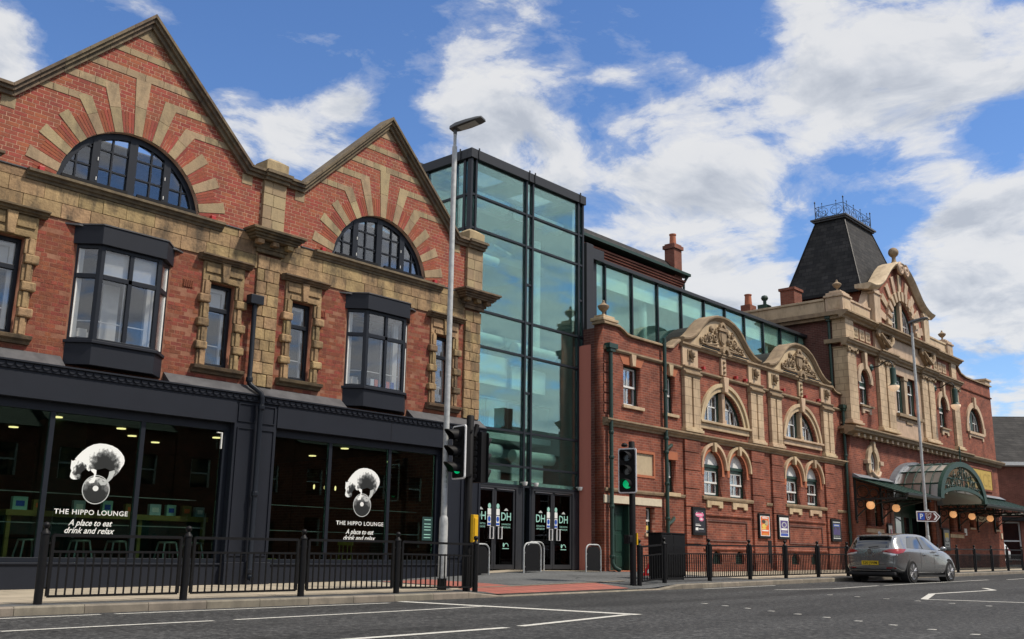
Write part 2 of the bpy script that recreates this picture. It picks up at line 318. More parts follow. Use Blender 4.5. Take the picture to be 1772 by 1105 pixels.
def _flags():
    m = bpy.data.materials.new('paving_flags'); m.use_nodes = True; nt = m.node_tree; b = nt.nodes['Principled BSDF']
    g = N(nt, 'ShaderNodeNewGeometry')
    br = N(nt, 'ShaderNodeTexBrick', ins={'Vector': g.outputs['Position'], 'Color1': (0.40, 0.345, 0.26, 1), 'Color2': (0.33, 0.285, 0.215, 1), 'Mortar': (0.17, 0.15, 0.12, 1), 'Scale': 1.0, 'Mortar Size': 0.012, 'Brick Width': 0.75, 'Row Height': 0.6})
    nz = N(nt, 'ShaderNodeTexNoise', ins={'Vector': g.outputs['Position'], 'Scale': 2.0, 'Detail': 6.0})
    v = math_n(nt, 'ADD', math_n(nt, 'MULTIPLY', nz.outputs['Fac'], 0.7), 0.65)
    hs = N(nt, 'ShaderNodeHueSaturation', ins={'Color': br.outputs[0], 'Value': v})
    nt.links.new(hs.outputs[0], b.inputs['Base Color']); b.inputs['Roughness'].default_value = 0.85
    MATS['paving_flags'] = m
    m = bpy.data.materials.new('tactile_red'); m.use_nodes = True; nt = m.node_tree; b = nt.nodes['Principled BSDF']
    g = N(nt, 'ShaderNodeNewGeometry')
    br = N(nt, 'ShaderNodeTexBrick', offset=0.0, ins={'Vector': g.outputs['Position'], 'Color1': (0.36, 0.115, 0.085, 1), 'Color2': (0.29, 0.09, 0.068, 1), 'Mortar': (0.17, 0.07, 0.055, 1), 'Scale': 1.0, 'Mortar Size': 0.02, 'Brick Width': 0.4, 'Row Height': 0.4})
    vo = N(nt, 'ShaderNodeTexVoronoi', ins={'Vector': g.outputs['Position'], 'Scale': 15.0, 'Randomness': 0.0})
    hv = math_n(nt, 'SUBTRACT', 0.5, vo.outputs['Distance'])
    nt.links.new(br.outputs[0], b.inputs['Base Color']); b.inputs['Roughness'].default_value = 0.8
    bp = N(nt, 'ShaderNodeBump', ins={'Height': hv, 'Strength': 0.6, 'Distance': 0.02}); nt.links.new(bp.outputs[0], b.inputs['Normal'])
    MATS['tactile_red'] = m
_flags()

# ------------------------------------------------------------------ mesh helpers
class MB:
    def __init__(self): self.v = []; self.f = []
    def box(self, x0, x1, y0, y1, z0, z1):
        n = len(self.v)
        self.v += [(x0,y0,z0),(x1,y0,z0),(x1,y1,z0),(x0,y1,z0),(x0,y0,z1),(x1,y0,z1),(x1,y1,z1),(x0,y1,z1)]
        for q in ((0,3,2,1),(4,5,6,7),(0,1,5,4),(1,2,6,5),(2,3,7,6),(3,0,4,7)): self.f.append(tuple(n+i for i in q))
        return self
    def prism(self, poly, y0, y1, back=True):
        """poly: (x, z) anticlockwise seen from the street (-Y)"""
        n = len(self.v); k = len(poly)
        self.v += [(p[0], y0, p[1]) for p in poly] + [(p[0], y1, p[1]) for p in poly]
        self.f.append(tuple(range(n, n+k)))
        if back: self.f.append(tuple(range(n+2*k-1, n+k-1, -1)))
        for i in range(k):
            j = (i+1) % k
            self.f.append((n+i, n+k+i, n+k+j, n+j))
        return self
    def prismz(self, poly, z0, z1):
        """poly: (x, y) anticlockwise from above"""
        n = len(self.v); k = len(poly)
        self.v += [(p[0], p[1], z0) for p in poly] + [(p[0], p[1], z1) for p in poly]
        self.f.append(tuple(range(n+k-1, n-1, -1))); self.f.append(tuple(range(n+k, n+2*k)))
        for i in range(k):
            j = (i+1) % k
            self.f.append((n+i, n+j, n+k+j, n+k+i))
        return self
    def prismx(self, poly, x0, x1):
        """poly: (y, z) profile swept along X"""
        n = len(self.v); k = len(poly)
        self.v += [(x0, p[0], p[1]) for p in poly] + [(x1, p[0], p[1]) for p in poly]
        self.f.append(tuple(range(n, n+k))); self.f.append(tuple(range(n+2*k-1, n+k-1, -1)))
        for i in range(k):
            j = (i+1) % k
            self.f.append((n+i, n+k+i, n+k+j, n+j))
        return self
    def cyl(self, a, b, r0, r1=None, n=12):
        return self.tube([a, b], r0, n, r1)
    def tube(self, pts, r, n=8, r1=None, closed=False):
        pts = [Vector(p) for p in pts]; base = len(self.v); m = len(pts)
        up = None
        for i, p in enumerate(pts):
            if closed: t = pts[(i+1) % m] - pts[i-1]
            elif i == 0: t = pts[1]-pts[0]
            elif i == m-1: t = pts[-1]-pts[-2]
            else: t = (pts[i+1]-pts[i]).normalized() + (pts[i]-pts[i-1]).normalized()
            t.normalize()
            if up is None: up = Vector((0,0,1)) if abs(t.z) < 0.9 else Vector((1,0,0))
            s = t.cross(up); s.normalize(); u = s.cross(t); up = u
            rr = r if r1 is None else r + (r1-r)*i/(m-1)
            for k in range(n):
                a = 2*PI*k/n
                self.v.append(tuple(p + s*math.cos(a)*rr + u*math.sin(a)*rr))
        for i in range(m if closed else m-1):
            i2 = (i+1) % m
            for k in range(n):
                k2 = (k+1) % n
                self.f.append((base+i*n+k, base+i*n+k2, base+i2*n+k2, base+i2*n+k))
        if not closed:
            self.f.append(tuple(base+k for k in range(n-1,-1,-1))); self.f.append(tuple(base+(m-1)*n+k for k in range(n)))
        return self
    def lathe(self, cx, cy, prof, n=14, cz=0.0, axis='z'):
        base = len(self.v); m = len(prof)
        for (r, z) in prof:
            for k in range(n):
                a = 2*PI*k/n
                if axis == 'z': self.v.append((cx+r*math.cos(a), cy+r*math.sin(a), cz+z))
                elif axis == 'y': self.v.append((cx+r*math.cos(a), cy+z, cz+r*math.sin(a)))
                else: self.v.append((cx+z, cy+r*math.cos(a), cz+r*math.sin(a)))
        for i in range(m-1):
            for k in range(n):
                k2 = (k+1) % n
                q = (base+i*n+k, base+i*n+k2, base+(i+1)*n+k2, base+(i+1)*n+k)
                self.f.append(q if axis != 'y' else q[::-1])
        self.f.append(tuple(base+k for k in range(n-1,-1,-1))); self.f.append(tuple(base+(m-1)*n+k for k in range(n)))
        return self
    def ring(self, cx, cz, r0, r1, a0, a1, y0, y1, n=16):
        """flat arch ring, angles in degrees"""
        for i in range(n):
            b0 = R(a0+(a1-a0)*i/n); b1 = R(a0+(a1-a0)*(i+1)/n)
            P = [(cx+r0*math.cos(b0), cz+r0*math.sin(b0)), (cx+r1*math.cos(b0), cz+r1*math.sin(b0)),
                 (cx+r1*math.cos(b1), cz+r1*math.sin(b1)), (cx+r0*math.cos(b1), cz+r0*math.sin(b1))]
            nn = len(self.v)
            self.v += [(p[0], y0, p[1]) for p in P] + [(p[0], y1, p[1]) for p in P]
            fs = [(0,1,2,3), (1,5,6,2), (4,0,3,7)]
            if i == 0: fs.append((0,4,5,1))
            if i == n-1: fs.append((3,2,6,7))
            for q in fs: self.f.append(tuple(nn+j for j in q))
        return self
    def sweep(self, path, prof, y=0.0):
        """profile [(outward normal offset, depth y)] swept along an XZ path (left side of travel = outward)"""
        n = len(path); k = len(prof); base = len(self.v)
        for i, p in enumerate(path):
            a = Vector(path[max(i-1,0)]); b = Vector(path[min(i+1,n-1)])
            if 0 < i < n-1:
                t1 = (Vector(p)-a).normalized(); t2 = (b-Vector(p)).normalized(); t = (t1+t2).normalized()
                sc = 1.0/max(0.5, t.dot(t1))
            else: t = (b-a).normalized(); sc = 1.0
            nx, nz = -t.y*sc, t.x*sc
            for (o, d) in prof: self.v.append((p[0]+nx*o, y+d, p[1]+nz*o))
        for i in range(n-1):
            for j in range(k):
                j2 = (j+1) % k
                self.f.append((base+i*k+j, base+(i+1)*k+j, base+(i+1)*k+j2, base+i*k+j2))
        self.f.append(tuple(base+j for j in range(k))); self.f.append(tuple(base+(n-1)*k+j for j in range(k-1,-1,-1)))
        return self
    def add(self, o, M=None):
        n = len(self.v)
        self.v += [tuple(M @ Vector(p)) if M else p for p in o.v]; self.f += [tuple(n+i for i in q) for q in o.f]
        return self
    def mesh(self, name, smooth=False):
        me = bpy.data.meshes.new(name); me.from_pydata(self.v, [], self.f)
        bm = bmesh.new(); bm.from_mesh(me); bmesh.ops.recalc_face_normals(bm, faces=bm.faces); bm.to_mesh(me); bm.free()
        if smooth:
            for p in me.polygons: p.use_smooth = True
        me.update(); return me

def obj(name, mb, mat, parent=None, smooth=False, bevel=0.0, auto=None):
    me = mb if isinstance(mb, bpy.types.Mesh) else mb.mesh(name, smooth)
    if mat and not me.materials: me.materials.append(MATS[mat])
    o = bpy.data.objects.new(name, me); C.objects.link(o)
    if parent is not None: attach(o, parent)
    if bevel:
        b = o.modifiers.new('bevel', 'BEVEL'); b.width = bevel; b.segments = 2; b.limit_method = 'ANGLE'
    if auto is not None:
        me.shade_smooth() if hasattr(me, 'shade_smooth') else None
        for p in me.polygons: p.use_smooth = True
        try: me.set_sharp_from_angle(angle=R(auto))
        except Exception: pass
    return o
def attach(o, parent):
    """world coordinates stay: the parent chain holds only translations"""
    o.parent = parent
    if parent.get('local'): return
    q = parent; t = Vector((0,0,0))
    while q is not None:
        if q.type == 'EMPTY': t += Vector(q.location)
        q = q.parent
    o.matrix_parent_inverse = Matrix.Translation(-t) if parent.type == 'EMPTY' else Matrix.Identity(4)
def thing(name, label, cat, loc=(0,0,0), group=None, local=False, rotz=0.0):
    o = bpy.data.objects.new(name, None); C.objects.link(o); o.empty_display_size = 0.3
    o.location = loc; o.rotation_euler = (0,0,rotz); o['label'] = label; o['category'] = cat
    if group: o['group'] = group
    if local: o['local'] = 1
    return o
def tag(o, label, cat, group=None):
    o['label'] = label; o['category'] = cat
    if group: o['group'] = group
    return o
def inst(name, me, loc, parent, rot=(0,0,0), scale=(1,1,1)):
    """one more object sharing a mesh"""
    o = bpy.data.objects.new(name, me); C.objects.link(o)
    o.location = loc; o.rotation_euler = rot; o.scale = scale
    if parent is not None: attach(o, parent)
    return o
def dup(root, loc, label=None, rotz=None):
    r = root.copy(); C.objects.link(r); r.location = loc
    if rotz is not None: r.rotation_euler = (0,0,rotz)
    if label: r['label'] = label
    for ch in list(root.children):
        c = ch.copy(); C.objects.link(c); c.parent = r; c.matrix_parent_inverse = ch.matrix_parent_inverse.copy()
        for g in list(ch.children):
            d = g.copy(); C.objects.link(d); d.parent = c; d.matrix_parent_inverse = g.matrix_parent_inverse.copy()
    return r
def arc(cx, cz, r, a0, a1, n=20, rz=None):
    rz = rz or r
    return [(cx+r*math.cos(R(a0+(a1-a0)*i/n)), cz+rz*math.sin(R(a0+(a1-a0)*i/n))) for i in range(n+1)]
def rect(x0, x1, z0, z1): return [(x0,z0),(x1,z0),(x1,z1),(x0,z1)]
def arch_poly(x0, x1, z0, zs, n=16):
    """opening with a round head: springing at zs"""
    r = (x1-x0)/2
    return [(x0,z0),(x1,z0)] + arc((x0+x1)/2, zs, r, 0, 180, n)
def plate(outer, holes, y0, y1, name='wall'):
    """panel with real openings, front face at y0"""
    cu = bpy.data.curves.new('tmp', 'CURVE'); cu.dimensions = '2D'; cu.fill_mode = 'BOTH'; cu.extrude = abs(y1-y0)/2
    for poly in [outer] + list(holes):
        s = cu.splines.new('POLY'); s.points.add(len(poly)-1); s.use_cyclic_u = True
        for p, q in zip(s.points, poly): p.co = (q[0], q[1], 0, 1)
    o = bpy.data.objects.new('tmp', cu); C.objects.link(o)
    dg = bpy.context.evaluated_depsgraph_get()
    me = bpy.data.meshes.new_from_object(o.evaluated_get(dg))
    bpy.data.objects.remove(o); bpy.data.curves.remove(cu)
    ym = (y0+y1)/2
    for v in me.vertices:
        x, z, h = v.co; v.co = (x, ym+h, z)
    bm = bmesh.new(); bm.from_mesh(me); bmesh.ops.remove_doubles(bm, verts=bm.verts, dist=1e-5); bmesh.ops.recalc_face_normals(bm, faces=bm.faces); bm.to_mesh(me); bm.free()
    me.name = name; me.materials.clear()
    return me
def text(s, x, z, y, h, mat, parent, name='lettering', width=None, shear=0.0, bold=0.0, align='CENTER', depth=0.002, rot=None, space=1.0):
    cu = bpy.data.curves.new('tmp', 'FONT'); cu.body = s; cu.size = 1.0; cu.align_x = align; cu.shear = shear; cu.offset = bold; cu.extrude = 0.0; cu.resolution_u = 3; cu.space_character = space
    o = bpy.data.objects.new('tmp', cu); C.objects.link(o)
    dg = bpy.context.evaluated_depsgraph_get(); me = bpy.data.meshes.new_from_object(o.evaluated_get(dg))
    bpy.data.objects.remove(o); bpy.data.curves.remove(cu)
    xs = [v.co.x for v in me.vertices]; w = max(xs)-min(xs); mid = (max(xs)+min(xs))/2
    sz = h/0.69; sx = (width/w) if width else sz
    for v in me.vertices: v.co = ((v.co.x-mid)*sx, 0.0, v.co.y*sz)
    me.materials.clear(); me.materials.append(MATS[mat]); me.name = name
    ob = bpy.data.objects.new(name, me); C.objects.link(ob)
    ob.location = (x, y, z)
    if rot: ob.rotation_euler = rot
    if parent is not None: attach(ob, parent)
    return ob
def clip_half(poly, a, b, c):
    """keep a*x+b*z<=c"""
    out = []
    for i in range(len(poly)):
        p, q = poly[i], poly[(i+1) % len(poly)]
        dp, dq = a*p[0]+b*p[1]-c, a*q[0]+b*q[1]-c
        if dp <= 0: out.append(p)
        if (dp < 0 < dq) or (dq < 0 < dp):
            t = dp/(dp-dq); out.append((p[0]+(q[0]-p[0])*t, p[1]+(q[1]-p[1])*t))
    return out
def clip_circle(poly, cx, cz, r, n=24):
    for i in range(n):
        a = 2*PI*i/n
        poly = clip_half(poly, math.cos(a), math.sin(a), r*math.cos(PI/n)*1.004 + math.cos(a)*cx + math.sin(a)*cz)
        if len(poly) < 3: return []
    return poly
def lerp(a, b, t): return a+(b-a)*t
def interp(tab, x):
    if x <= tab[0][0]: return tab[0][1]
    for (a, u), (b, v) in zip(tab, tab[1:]):
        if x <= b: return u+(v-u)*(x-a)/(b-a)
    return tab[-1][1]

# ------------------------------------------------------------------ ground levels
GK = [(-80,-.35),(0,-.04),(6,0.0),(12.4,.025),(21,.09),(30,.18),(43,.28),(50,.34),(80,.5),(400,1.4)]
GF = [(-80,-.25),(0,0.0),(7,.02),(13,.07),(16,.115),(18.6,.23),(21,.31),(24,.28),(31,.25),(43,.31),(62,.42),(80,.55),(400,1.5)]
KY = -4.6
def dropk(x):
    if x < 13.9 or x > 21.2: return 0.0
    return min(1.0, (x-13.9)/0.8, (21.2-x)/0.9)
def road_z(x, y=0): return interp(GK, x) - 0.11
def pave_z(x, y):
    t = max(0.0, min(1.0, (y-KY)/(-KY)))
    k = interp(GK, x) - 0.085*dropk(x)*max(0.0, 1-t*3)
    return lerp(k, interp(GF, x), t)
def sheet(name, xs, ys, zf, mat, dz=0.0, parent=None):
    v = []; f = []
    for x in xs:
        for y in ys: v.append((x, y, zf(x, y)+dz))
    m = len(ys)
    for i in range(len(xs)-1):
        for j in range(m-1): f.append((i*m+j, (i+1)*m+j, (i+1)*m+j+1, i*m+j+1))
    me = bpy.data.meshes.new(name); me.from_pydata(v, [], f); me.materials.append(MATS[mat]); me.update()
    o = bpy.data.objects.new(name, me); C.objects.link(o)
    if parent is not None: attach(o, parent)
    else: o['kind'] = 'structure'
    return o
def frange(a, b, s): return [a+(b-a)*i/max(1, round((b-a)/s)) for i in range(max(1, round((b-a)/s))+1)]

g = sheet('ground', [-900,-300,-80,0,80,200,500,1500], [-1500,-400,-120,-40,0,40,120,400,1500], lambda x, y: min(-0.6, -0.6), 'asphalt_path')
RX = frange(-80, 70, 1.0) + [80, 120, 200, 400]
road = sheet('road', RX, [-26, -22, -18, -14, -10, -7, KY-0.02], lambda x, y: road_z(x), 'asphalt')
pav = sheet('pavement', [x for x in RX], frange(KY+0.14, 0.9, 0.45)+[3.0], pave_z, 'asphalt_path')
pav2 = sheet('far_pavement', [-80,-20,0,20,40,80,200], [-29.5, -26.05], lambda x, y: road_z(x)+0.11, 'paving_flags')
# pale flags in front of the shops, by the doors and along the theatre wall
sheet('paving_flags', frange(2, 15.0, .5), frange(KY+0.62, -0.02, 0.45), pave_z, 'paving_flags', 0.004)['kind'] = 'structure'
sheet('paving_flags', frange(18.9, 24.2, .4), [-0.1, 0.3, 0.79], pave_z, 'paving_flags', 0.004)
sheet('paving_flags', frange(25.8, 62, .6), frange(KY+0.62, -0.02, 0.45), pave_z, 'paving_flags', 0.004)
sheet('tactile_paving', frange(14.75, 19.3, .35), [-4.42, -4.0, -3.45], pave_z, 'tactile_red', 0.008)
sheet('tactile_paving', frange(15.2, 16.6, .35), [-3.45, -2.6, -1.7, -0.6], pave_z, 'tactile_red', 0.0085)
sheet('edging_strip', frange(14.9, 20.6, .5), [-3.42, -3.30], pave_z, 'concrete_kerb', 0.012)
# kerb stones, one by one along the visible street
def kerb_stone(x0, x1):
    m = MB(); 
    a0, a1 = interp(GK, x0)-.085*dropk(x0), interp(GK, x1)-.085*dropk(x1); b0, b1 = road_z(x0)-.15, road_z(x1)-.15
    e = 0.004; n = 0
    prof = lambda a, b: [(KY+.14, b), (KY, b), (KY, a-.02), (KY+.02, a), (KY+.14, a)]
    m.v = [(x0+e, p[0], p[1]) for p in prof(a0+.002, b0)] + [(x1-e, p[0], p[1]) for p in prof(a1+.002, b1)]
    m.f = [(0,1,2,3,4), (9,8,7,6,5)] + [(i, (i+1)%5, (i+1)%5+5, i+5) for i in range(5)]
    return m
kerb = obj('kerb', MB().box(-80, 2, KY, KY+.14, -.5, -.06), 'concrete_kerb'); kerb['kind'] = 'structure'
x = 2.0
while x < 58:
    obj('kerb_stone', kerb_stone(x, x+.915), 'concrete_kerb', kerb); x += .915
obj('kerb_run', MB().box(58.2, 140, KY, KY+.14, -.3, .42), 'concrete_kerb', kerb)
# painted markings
def marking(pts, w=0.1):
    m = MB()
    for (a, b) in zip(pts, pts[1:]):
        a, b = Vector(a), Vector(b); L = (b-a).length; k = max(1, int(L/1.0)); d = (b-a).normalized(); nrm = Vector((-d.y, d.x))*w/2
        for i in range(k):
            p, q = a+(b-a)*i/k, a+(b-a)*(i+1)/k; n = len(m.v)
            m.v += [(s.x, s.y, road_z(s.x)+.005) for s in (p-nrm, q-nrm, q+nrm, p+nrm)]; m.f.append((n, n+1, n+2, n+3))
    return obj('road_marking', m, 'marking_white', road)
marking([(2.5,-5.0),(6.6,-5.0)]); marking([(6.8,-5.0),(11.6,-4.98)])
marking([(4.6,-6.85),(7.1,-6.85)], .1); marking([(7.4,-6.85),(9.9,-6.75)], .1); marking([(9.9,-6.75),(12.1,-6.6)], .1)
marking([(12.1,-4.72),(12.45,-9.4)], .22)
marking([(5.6,-9.9),(9.1,-9.85)], .13); marking([(9.4,-9.8),(12.3,-9.3)], .13)
marking([(21.6,-4.95),(25.2,-4.95)], .09)
marking([(22.6,-6.3),(24.5,-6.9),(27.5,-6.8)], .1); marking([(27.8,-6.85),(36.5,-6.9)], .1)
marking([(20.9,-10.4),(23.6,-9.6),(27.0,-9.9),(28.2,-9.3)], .14); marking([(20.9,-10.4),(21.4,-13.5)], .14)
marking([(37.5,-7.2),(47,-7.2)], .1); marking([(36,-8.4),(44,-8.5)], .1)
sm = MB().box(-.045, .045, -.045, .045, 0, .005).mesh('stud'); sm.materials.append(MATS['marking_white'])
for i in range(11):
    t = i/10; X, Y = lerp(15.9, 12.2, t), lerp(-8.4, -14.6, t); inst('crossing_stud', sm, (X, Y, road_z(X)+.002), road)
for i in range(8):
    t = i/7; X, Y = lerp(21.2, 18.6, t), lerp(-8.3, -13.6, t); inst('crossing_stud', sm, (X, Y, road_z(X)+.002), road)

# ------------------------------------------------------------------ gabled shop building
HB = thing('gabled_shop_building', 'red brick shop building with two steep gables, arched windows and charcoal shopfront', 'building', (12, 0, 0.05))
CG = (8.885, 15.315)                     # gable centre lines
PIL = [(5.34, 5.92), (11.83, 12.41), (18.23, 18.82)]
XL, XR = 2.2, 18.82
ZB, ZV, ZP = 7.39, 8.86, 11.34           # band top, valley, peak (outer edge of coping)
AR, AZ = 1.51, 7.21                      # arch radius and centre height
VAL = [(6.38, 11.43), (12.84, 17.78)]
# coping line of the whole roof edge
top_line = [(XL, ZV), (6.38, ZV), (8.92, ZP), (11.45, ZV), (12.83, ZV), (15.35, ZP), (17.85, ZV), (18.86, ZV)]
def off_line(line, d):
    out = []
    for i, p in enumerate(line):
        p = Vector(p)
        if i == 0: t = (Vector(line[1])-p).normalized(); out.append((p.x+t.y*d, p.y-t.x*d)); continue
        if i == len(line)-1: t = (p-Vector(line[-2])).normalized(); out.append((p.x+t.y*d, p.y-t.x*d)); continue
        t1 = (p-Vector(line[i-1])).normalized(); t2 = (Vector(line[i+1])-p).normalized()
        n1 = Vector((t1.y, -t1.x)); n2 = Vector((t2.y, -t2.x)); b = (n1+n2).normalized(); k = d/max(.3, b.dot(n1))
        out.append((p.x+b.x*k, p.y+b.y*k))
    return out
in1, in2, in0 = off_line(top_line, .055), off_line(top_line, .12), off_line(top_line, .20)
# backing walls
outer = [(XL, ZB)] + [(XR, ZB)] + [(p[0] if p[0] < XR else XR, p[1]) for p in reversed(in2)]
outer[2] = (XR, in2[-1][1])
holes = [arch_poly(c-math.sqrt(AR**2-.18**2), c+math.sqrt(AR**2-.18**2), ZB+.001, ZB+.001, 2) for c in CG]
holes = []
for c in CG:
    a0 = math.degrees(math.asin((ZB+.002-AZ)/AR)); holes.append(arc(c, AZ, AR, a0, 180-a0, 28))
obj('wall', plate(outer, holes, -.001, .45), 'mortar_pale', HB)
WIN = [6.70, 11.055, 13.095, 17.52]
holes = [rect(c-.30, c+.30, 4.36, 6.12) for c in WIN] + [rect(c-.8, c+.8, 4.42, 6.2) for c in CG]
obj('wall', plate(rect(XL, XR, 3.3, ZB-.001), holes, -.003, .45), 'mortar_old', HB)
obj('side_wall', MB().box(XR-.3, XR-.004, .46, 9, 0, 8.6), 'theatre_brick', HB)
obj('side_wall', MB().box(XL, XL+.3, .46, 9, 0, 8.6), 'theatre_brick', HB)
obj('rear_wall', MB().box(XL, XR-.01, 9, 9.3, 0, 8.6), 'theatre_brick', HB)
obj('roof', MB().box(XL, XR-.31, .46, 9, 8.42, 8.56), 'lead', HB)
obj('ceiling', MB().box(XL+.3, XR-.3, .46, 8.9, 3.35, 3.6), 'interior_dark', HB)
obj('ceiling', MB().box(XL+.3, XR-.3, .46, 8.9, 6.85, 7.1), 'interior_pale', HB)
obj('partition', MB().box(XL+.3, XR-.3, 3.2, 3.3, 3.6, 8.5), 'interior_grey', HB)

# bricks
bricks_big, bricks_rest = [], []
def slope_clip(poly):
    if max(p[1] for p in poly) <= 8.70: return poly
    cx = sum(p[0] for p in poly)/len(poly)
    for c, (vl, vr) in zip((8.92, 15.35), VAL):
        if abs(cx-c) < 2.7:
            s = (ZP-ZV)/2.535
            poly = clip_half(poly, -s, 1, ZP-.27-s*c); 
            if len(poly) >= 3: poly = clip_half(poly, s, 1, ZP-.27+s*c)
            return poly
    return []
def lay(z0, z1, blocked, old):
    row = 0; z = z0
    while z+.074 < z1:
        hdr = (row % 6 == 4)
        w = .12 if hdr else .24
        x = XL - (0.12 if row % 2 else 0.0) - (.06 if hdr else 0)
        while x < XR:
            segs = [(max(x+.0065, XL), min(x+w-.0065, XR))]
            for (a, b, c, d) in blocked:
                if z+.08 > c and z < d:
                    ns = []
                    for s in segs:
                        if s[1] <= a or s[0] >= b: ns.append(s)
                        else:
                            if s[0] < a-.02: ns.append((s[0], a))
                            if s[1] > b+.02: ns.append((b, s[1]))
                    segs = ns
            for (a, b) in segs:
                if b-a < .025: continue
                P = rect(a, b, z+.0065, min(z+.0735, z1)); full = abs(b-a-(w-.013)) < .001 and not hdr
                if not old:
                    rr = min(math.hypot(p[0]-c, p[1]-AZ) for p in P for c in CG)
                    if rr < 1.62: continue
                    Q = slope_clip(P)
                    if len(Q) < 3: continue
                    if Q != P: full = False
                    P = Q
                vis = a > 6.15
                (bricks_big if full and vis else bricks_rest).append((P, old))
            x += w
        z += .08; row += 1
blk = [(a-.004, b+.004, 0, 99) for a, b in PIL]
lay(ZB+.01, 11.2, blk, False)
lay(4.10, 6.63, blk + [(c-.50, c+.50, 4.22, 6.64) for c in WIN] + [(c-.98, c+.98, 3.9, 6.60) for c in CG], True)
# the 300 that show largest are bricks of their own, the rest one part per wall
bricks_big.sort(key=lambda t: t[0][0][0] + abs(t[0][0][1]-8.0)*0.25)
big, rest = bricks_big[:300], bricks_big[300:] + bricks_rest
bm_new = MB().box(-.1135, .1135, -.0045, .012, -.0335, .0335).mesh('brick'); bm_new.materials.append(MATS['brick_new'])
bm_old = bm_new.copy(); bm_old.materials.clear(); bm_old.materials.append(MATS['brick_old'])
for P, old in big:
    inst('brick', bm_old if old else bm_new, ((P[0][0]+P[1][0])/2, random.uniform(-.001, .001), (P[0][1]+P[2][1])/2), HB)
for flag, mt in ((False, 'brick_new'), (True, 'brick_old')):
    m = MB(); sh = []
    for P, old in rest:
        if old != flag: continue
        n0 = len(m.f); j = random.uniform(-.001, .001) if not old else random.uniform(-.004, .003); m.prism(P, -.0045+j, .012, back=False); r = random.random(); sh += [r]*(len(m.f)-n0)
    o = obj('brickwork', m, mt, HB); o['kind'] = 'stuff'
    at = o.data.attributes.new('shade', 'FLOAT', 'FACE'); at.data.foreach_set('value', sh)
# arch rings of brick and fans of stone
def polar(c, r, a): return (c+r*math.cos(R(a)), AZ+r*math.sin(R(a)))
for c in CG:
    for k in range(-6, 6):
        a0, a1 = 90+15*k, 90+15*(k+1)
        lo, hi = a0+3.4, a1-3.4
        if k == -6: lo = max(lo, 6.5)
        if k == 5: hi = min(hi, 173.5)
        n = 4 if -6 < k < 5 else 2
        for i in range(n):
            b0, b1 = lo+(hi-lo)*i/n+.2, lo+(hi-lo)*(i+1)/n-.2
            P = [polar(c, AR+.005, b0), polar(c, 1.945, b0), polar(c, 1.95, b1), polar(c, AR+.005, b1)]
            obj('arch_brick', MB().prism(P, -.009, .02), 'brick_new', HB)
    s = (ZP-ZV)/2.535
    def slope_x(z, side): return (c+.03) + side*((ZP-.26)-z)/s
    for k in range(-5, 6):
        a = 90+15*k; u = (math.cos(R(a)), math.sin(R(a))); w = (-u[1], u[0])
        def pt(r, o): return (c+u[0]*r+w[0]*o, AZ+u[1]*r+w[1]*o)
        if abs(k) >= 3: r1 = 2.12; h0, h1 = .085, .115
        elif k == 0: r1 = 9.90-AZ; h0, h1 = .085, .16
        elif abs(k) == 1: r1 = (9.635-AZ)/u[1]; h0, h1 = .085, .145
        else: r1 = (9.205-AZ)/u[1]; h0, h1 = .085, .135
        if abs(k) >= 3:
            obj('voussoir', MB().prism([pt(AR-.01, -h0), pt(r1, -h1), pt(r1, h1), pt(AR-.01, h0)], -.017, .02), 'stone_gable', HB, bevel=.004)
        else:
            rm = lerp(AR, r1, .5)
            obj('voussoir', MB().prism([pt(AR-.01, -h0), pt(rm-.004, -lerp(h0,h1,.5)), pt(rm-.004, lerp(h0,h1,.5)), pt(AR-.01, h0)], -.017, .02), 'stone_gable', HB, bevel=.004)
            if k == 0: P = [pt(rm, -lerp(h0,h1,.5)), pt(r1, -h1), pt(r1, h1), pt(rm, lerp(h0,h1,.5))]
            else:
                zt = 9.635 if abs(k) == 1 else 9.205
                P = [pt(rm, -lerp(h0,h1,.5)), pt(r1, -h1), pt(r1, h1), pt(rm, lerp(h0,h1,.5))]
                P = clip_half(P, 0, 1, zt)
            obj('voussoir', MB().prism(P, -.017, .02), 'stone_gable', HB, bevel=.004)
    def band(z0, z1, xa, xb, n, side=0):
        e = [xa+(xb-xa)*i/n for i in range(n+1)]
        for i in range(n):
            P = [(e[i]+.003, z0), (e[i+1]-.003, z0), (e[i+1]-.003, z1), (e[i]+.003, z1)]
            P = clip_half(P, -s, 1, ZP-.26-s*(c+.03)); P = clip_half(P, s, 1, ZP-.26+s*(c+.03)) if len(P) > 2 else P
            if len(P) > 2: obj('band_stone', MB().prism(P, -.0145, .02), 'stone_gable', HB, bevel=.004)
    band(10.355, 10.49, slope_x(10.35, -1), slope_x(10.35, 1), 4)
    band(9.90, 10.05, slope_x(9.90, -1), slope_x(9.90, 1), 6)
    for sd in (-1, 1):
        x0 = c+sd*.66; x1 = slope_x(9.48, sd); band(9.485, 9.635, min(x0, x1), max(x0, x1), 3)
        x0 = c+sd*1.16; x1 = slope_x(9.06, sd); band(9.065, 9.205, min(x0, x1), max(x0, x1), 3)
    P = clip_half(clip_half(rect(c-.6, c+.65, 10.78, 11.3), -s, 1, ZP-.25-s*(c+.03)), s, 1, ZP-.25+s*(c+.03))
    obj('apex_stone', MB().prism(P, -.0145, .02), 'stone_gable', HB)
    for sd in (-1, 1):
        xk = c+.03+sd*2.52
        obj('kneeler', MB().prism(rect(xk-.13, xk+.13, 8.45, 8.66), -.0145, .02), 'stone_gable', HB)
